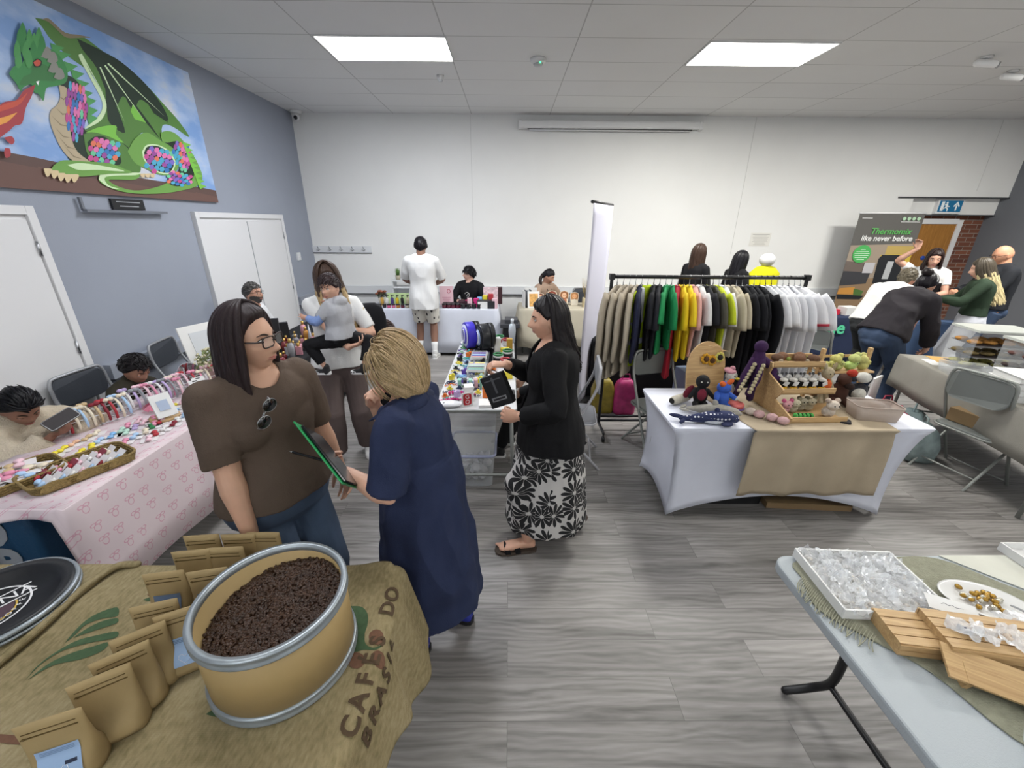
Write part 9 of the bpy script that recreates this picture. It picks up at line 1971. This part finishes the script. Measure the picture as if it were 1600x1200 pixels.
FILM = mat('cellophane', '#e6e8ea', 0.08, alpha=0.34, spec=0.9); FILM2 = mat('cellophane_bright', '#f0f2f4', 0.12, alpha=0.6, spec=0.9)
def crumple(f, c, r, seed, flat=0.35, n=9):
    """crumpled sheet of film"""
    qq = random.Random(seed); vs = []; M = Euler((qq.uniform(-.3, .3), qq.uniform(-.3, .3), qq.uniform(0, 6))).to_matrix()
    for j in range(n + 1):
        for i in range(n + 1):
            u, v = i / n - .5, j / n - .5; p = Vector((u * 2 * r, v * 2 * r * 0.7, r * flat * (noise.noise(Vector((u * 4 + seed, v * 4, seed))) * 1.3 + 0.35 * noise.noise(Vector((u * 11, v * 11 + seed, 1))))))
            vs.append(Vector(c) + M @ p)
    f.raw(vs, [(j * (n + 1) + i, j * (n + 1) + i + 1, (j + 1) * (n + 1) + i + 1, (j + 1) * (n + 1) + i) for j in range(n) for i in range(n)], False)
TR = Matrix.Translation((1.335, 1.135, GZ + 0.004)) @ Matrix.Rotation(R(0), 4, 'Z')
t = thing('sweet_tray', 'square white tray heaped with clear packets on the bottom right table', 'tray', TR.translation, 0)
cor = [(a, b) for a, b in rrect(0.36, 0.28, 0.004, 1)]
t.rotation_euler = (0, 0, R(-3))
MB().prism(cor, 0, 0.005).build('tray_base', M_PAPERW, t)
f = MB()
for (cx, cy, sx, sy) in ((0, 0.14, 0.37, 0.007), (0, -0.14, 0.37, 0.007), (0.182, 0, 0.007, 0.272), (-0.182, 0, 0.007, 0.272)): f.box((cx, cy, 0.02), (sx, sy, 0.04))
f.build('tray_rim', M_PAPERW, t, bevel=0.001)
for i in range(30):
    x, y = -0.14 + (i % 6) * 0.056 + q.uniform(-.01, .01), -0.10 + (i // 6) * 0.052 + q.uniform(-.01, .01)
    pk = thing('sweet_packet', 'clear film packet, %s from left in the %s row of the white tray' % (ords[i % 6], ords[i // 6]), 'packet', tuple(TR @ Vector((x, y, 0.022))), 0, 'clear packets in the white tray')
    f = MB(); crumple(f, (0, 0, 0.012), 0.042, i + 1, 0.5); f.build('film', FILM2 if i % 2 else FILM, pk)
    f = MB(); [f.ell((q.uniform(-.02, .02), q.uniform(-.015, .015), 0.003), (0.011, 0.009, 0.007), seg=8, rings=5) for _ in range(3)]; f.build('sweets', plain('#c6c2bc', 0.5), pk)
def crate(label, c, rz, w, d, h, rx=0):
    t = thing('wooden_crate', label, 'crate', c, 0); t.rotation_euler = (R(rx), 0, R(rz))
    for k in range(4): MB().box((0, -d / 2 + (k + .5) * d / 4, h), (w, d / 4 - 0.004, 0.006)).build('slat', M_PINE, t)
    for sy in (-1, 1):
        for k in range(2): MB().box((0, sy * d / 2, h * (0.28 + 0.48 * k)), (w, 0.006, h * 0.42)).build('side_slat', M_PINE, t)
    for sx in (-1, 1): MB().box((sx * (w / 2 - 0.008), 0, h / 2), (0.012, d - 0.01, h)).build('end_board', M_PINE, t)
    return t
crate('slatted pale wood crate touching the tray of sweets', (1.335, 0.925, GZ + 0.005), -8, 0.22, 0.13, 0.045)
crate('slatted pale wood crate carrying clear packets, right of the first', (1.50, 0.89, GZ + 0.005), -10, 0.30, 0.14, 0.07)
t = thing('wood_board', 'pale wooden board tipped below the crates', 'board', (1.44, 0.775, GZ + 0.02), 0); t.rotation_euler = (R(18), R(6), R(-24)); MB().box((0, 0, 0.02), (0.30, 0.10, 0.008)).build('plank', M_PINE, t); MB().box((-0.10, -0.02, -0.005), (0.012, 0.06, 0.06)).build('foot', M_PINE, t)
for i, (x, y, z, r, s_) in enumerate(((1.42, 0.90, .085, .04, 3), (1.47, 0.885, .085, .045, 7), (1.54, 0.87, .085, .045, 12), (1.66, 0.95, .05, .05, 15), (1.76, 0.93, .04, .055, 19), (1.86, 0.90, .03, .05, 23))):
    t = thing('sweet_packet', 'shiny clear packet of sweets, %s from the left, on the crates' % ords[i], 'packet', (x, y, GZ + z), 0, 'clear packets on the crates'); f = MB(); crumple(f, (0, 0, 0.008), r, s_, 0.4); f.build('film', FILM2, t); f = MB(); [f.ell((q.uniform(-.02, .02), q.uniform(-.01, .01), 0), 0.009, seg=8, rings=5) for _ in range(3)]; f.build('sweets', plain('#4a4a5a' if i == 0 else '#c9b9a8', 0.4), t)
t = thing('jewel_dish', 'white oval dish of amber wrapped sweets on the sage runner', 'dish', (1.70, 1.06, GZ + 0.006), R(-18))
MB().loft([[(a * math.cos(q_), b * math.sin(q_), z) for q_ in RNG(40)] for a, b, z in ((0.09, 0.055, 0.0), (0.125, 0.08, 0.006), (0.135, 0.088, 0.014), (0.127, 0.08, 0.013), (0.09, 0.055, 0.006), (0.001, 0.001, 0.005))]).build('dish', mat('ceramic', '#d8d8d6', 0.12), t)
for i in range(26): f = MB(); a = q.uniform(0, 6.28); r = math.sqrt(q.random()); f.ell((0.08 * r * math.cos(a) - 0.015, 0.05 * r * math.sin(a), 0.016 + 0.008 * (1 - r)), (0.012, 0.009, 0.008), rot=(0, 0, a), seg=8, rings=5); o = f.build('wrapped_sweet', mat('amber_foil' if i % 3 else 'pearl_foil', '#a8843a' if i % 3 else '#c9c6b8', 0.2, metal=0.6), t)
MB().tube([(0.06, -0.01, 0.022), (0.10, -0.03, 0.018)], 0.004, 6).ell((0.105, -0.033, 0.018), (0.016, 0.012, 0.005)).build('spoon', M_STEEL, t)
t = thing('price_tag', 'white handwritten paper tag between the tray and the dish', 'tag', (1.50, 1.00, GZ + 0.06), 0); t.rotation_euler = (R(14), R(4), R(-22)); MB().box((0, 0, 0), (0.14, 0.055, 0.0012)).build('paper', M_PAPERW, t)
MB().tube(smooth_path([(-0.03, 0, 0.001), (-0.02, 0.006, 0.001), (-0.01, 0, 0.001), (0, 0.006, 0.001), (0.01, 0, 0.001), (0.03, 0.004, 0.001)], 4), 0.0008, 4).build('handwriting', plain('#6a6a72'), t)
t = thing('sweet_tray', 'white tray at the right picture edge on the cream cloth', 'tray', (2.19, 1.22, GZ + 0.004)); MB().box((0, 0, 0.003), (0.3, 0.2, 0.006)).build('tray_base', M_PAPERW, t)
f = MB()
for (cx, cy, sx, sy) in ((0, 0.1, 0.306, 0.006), (0, -0.1, 0.306, 0.006), (0.15, 0, 0.006, 0.193), (-0.15, 0, 0.006, 0.193)): f.box((cx, cy, 0.018), (sx, sy, 0.036))
f.build('tray_rim', M_PAPERW, t)
for i, (x, y, rz, w) in enumerate(((1.42, 0.66, 38, 0.13), (1.56, 0.62, 40, 0.16))):
    t = thing('paper_cone', ['left', 'right'][i] + ' folded translucent paper bag lying on the white plastic table', 'paper bag', (x, y, GZ), R(rz)); MB().loft([[(a * w, b * w * .5 * s_, z) for a, b in ((-.5, -.5), (.5, -.5), (.5, .5), (-.5, .5))] for z, s_ in ((0, 1), (0.045, .95), (0.085, .12))], smooth=False).build('paper', mat('glassine', '#cfd5d8', 0.4, alpha=0.85), t)
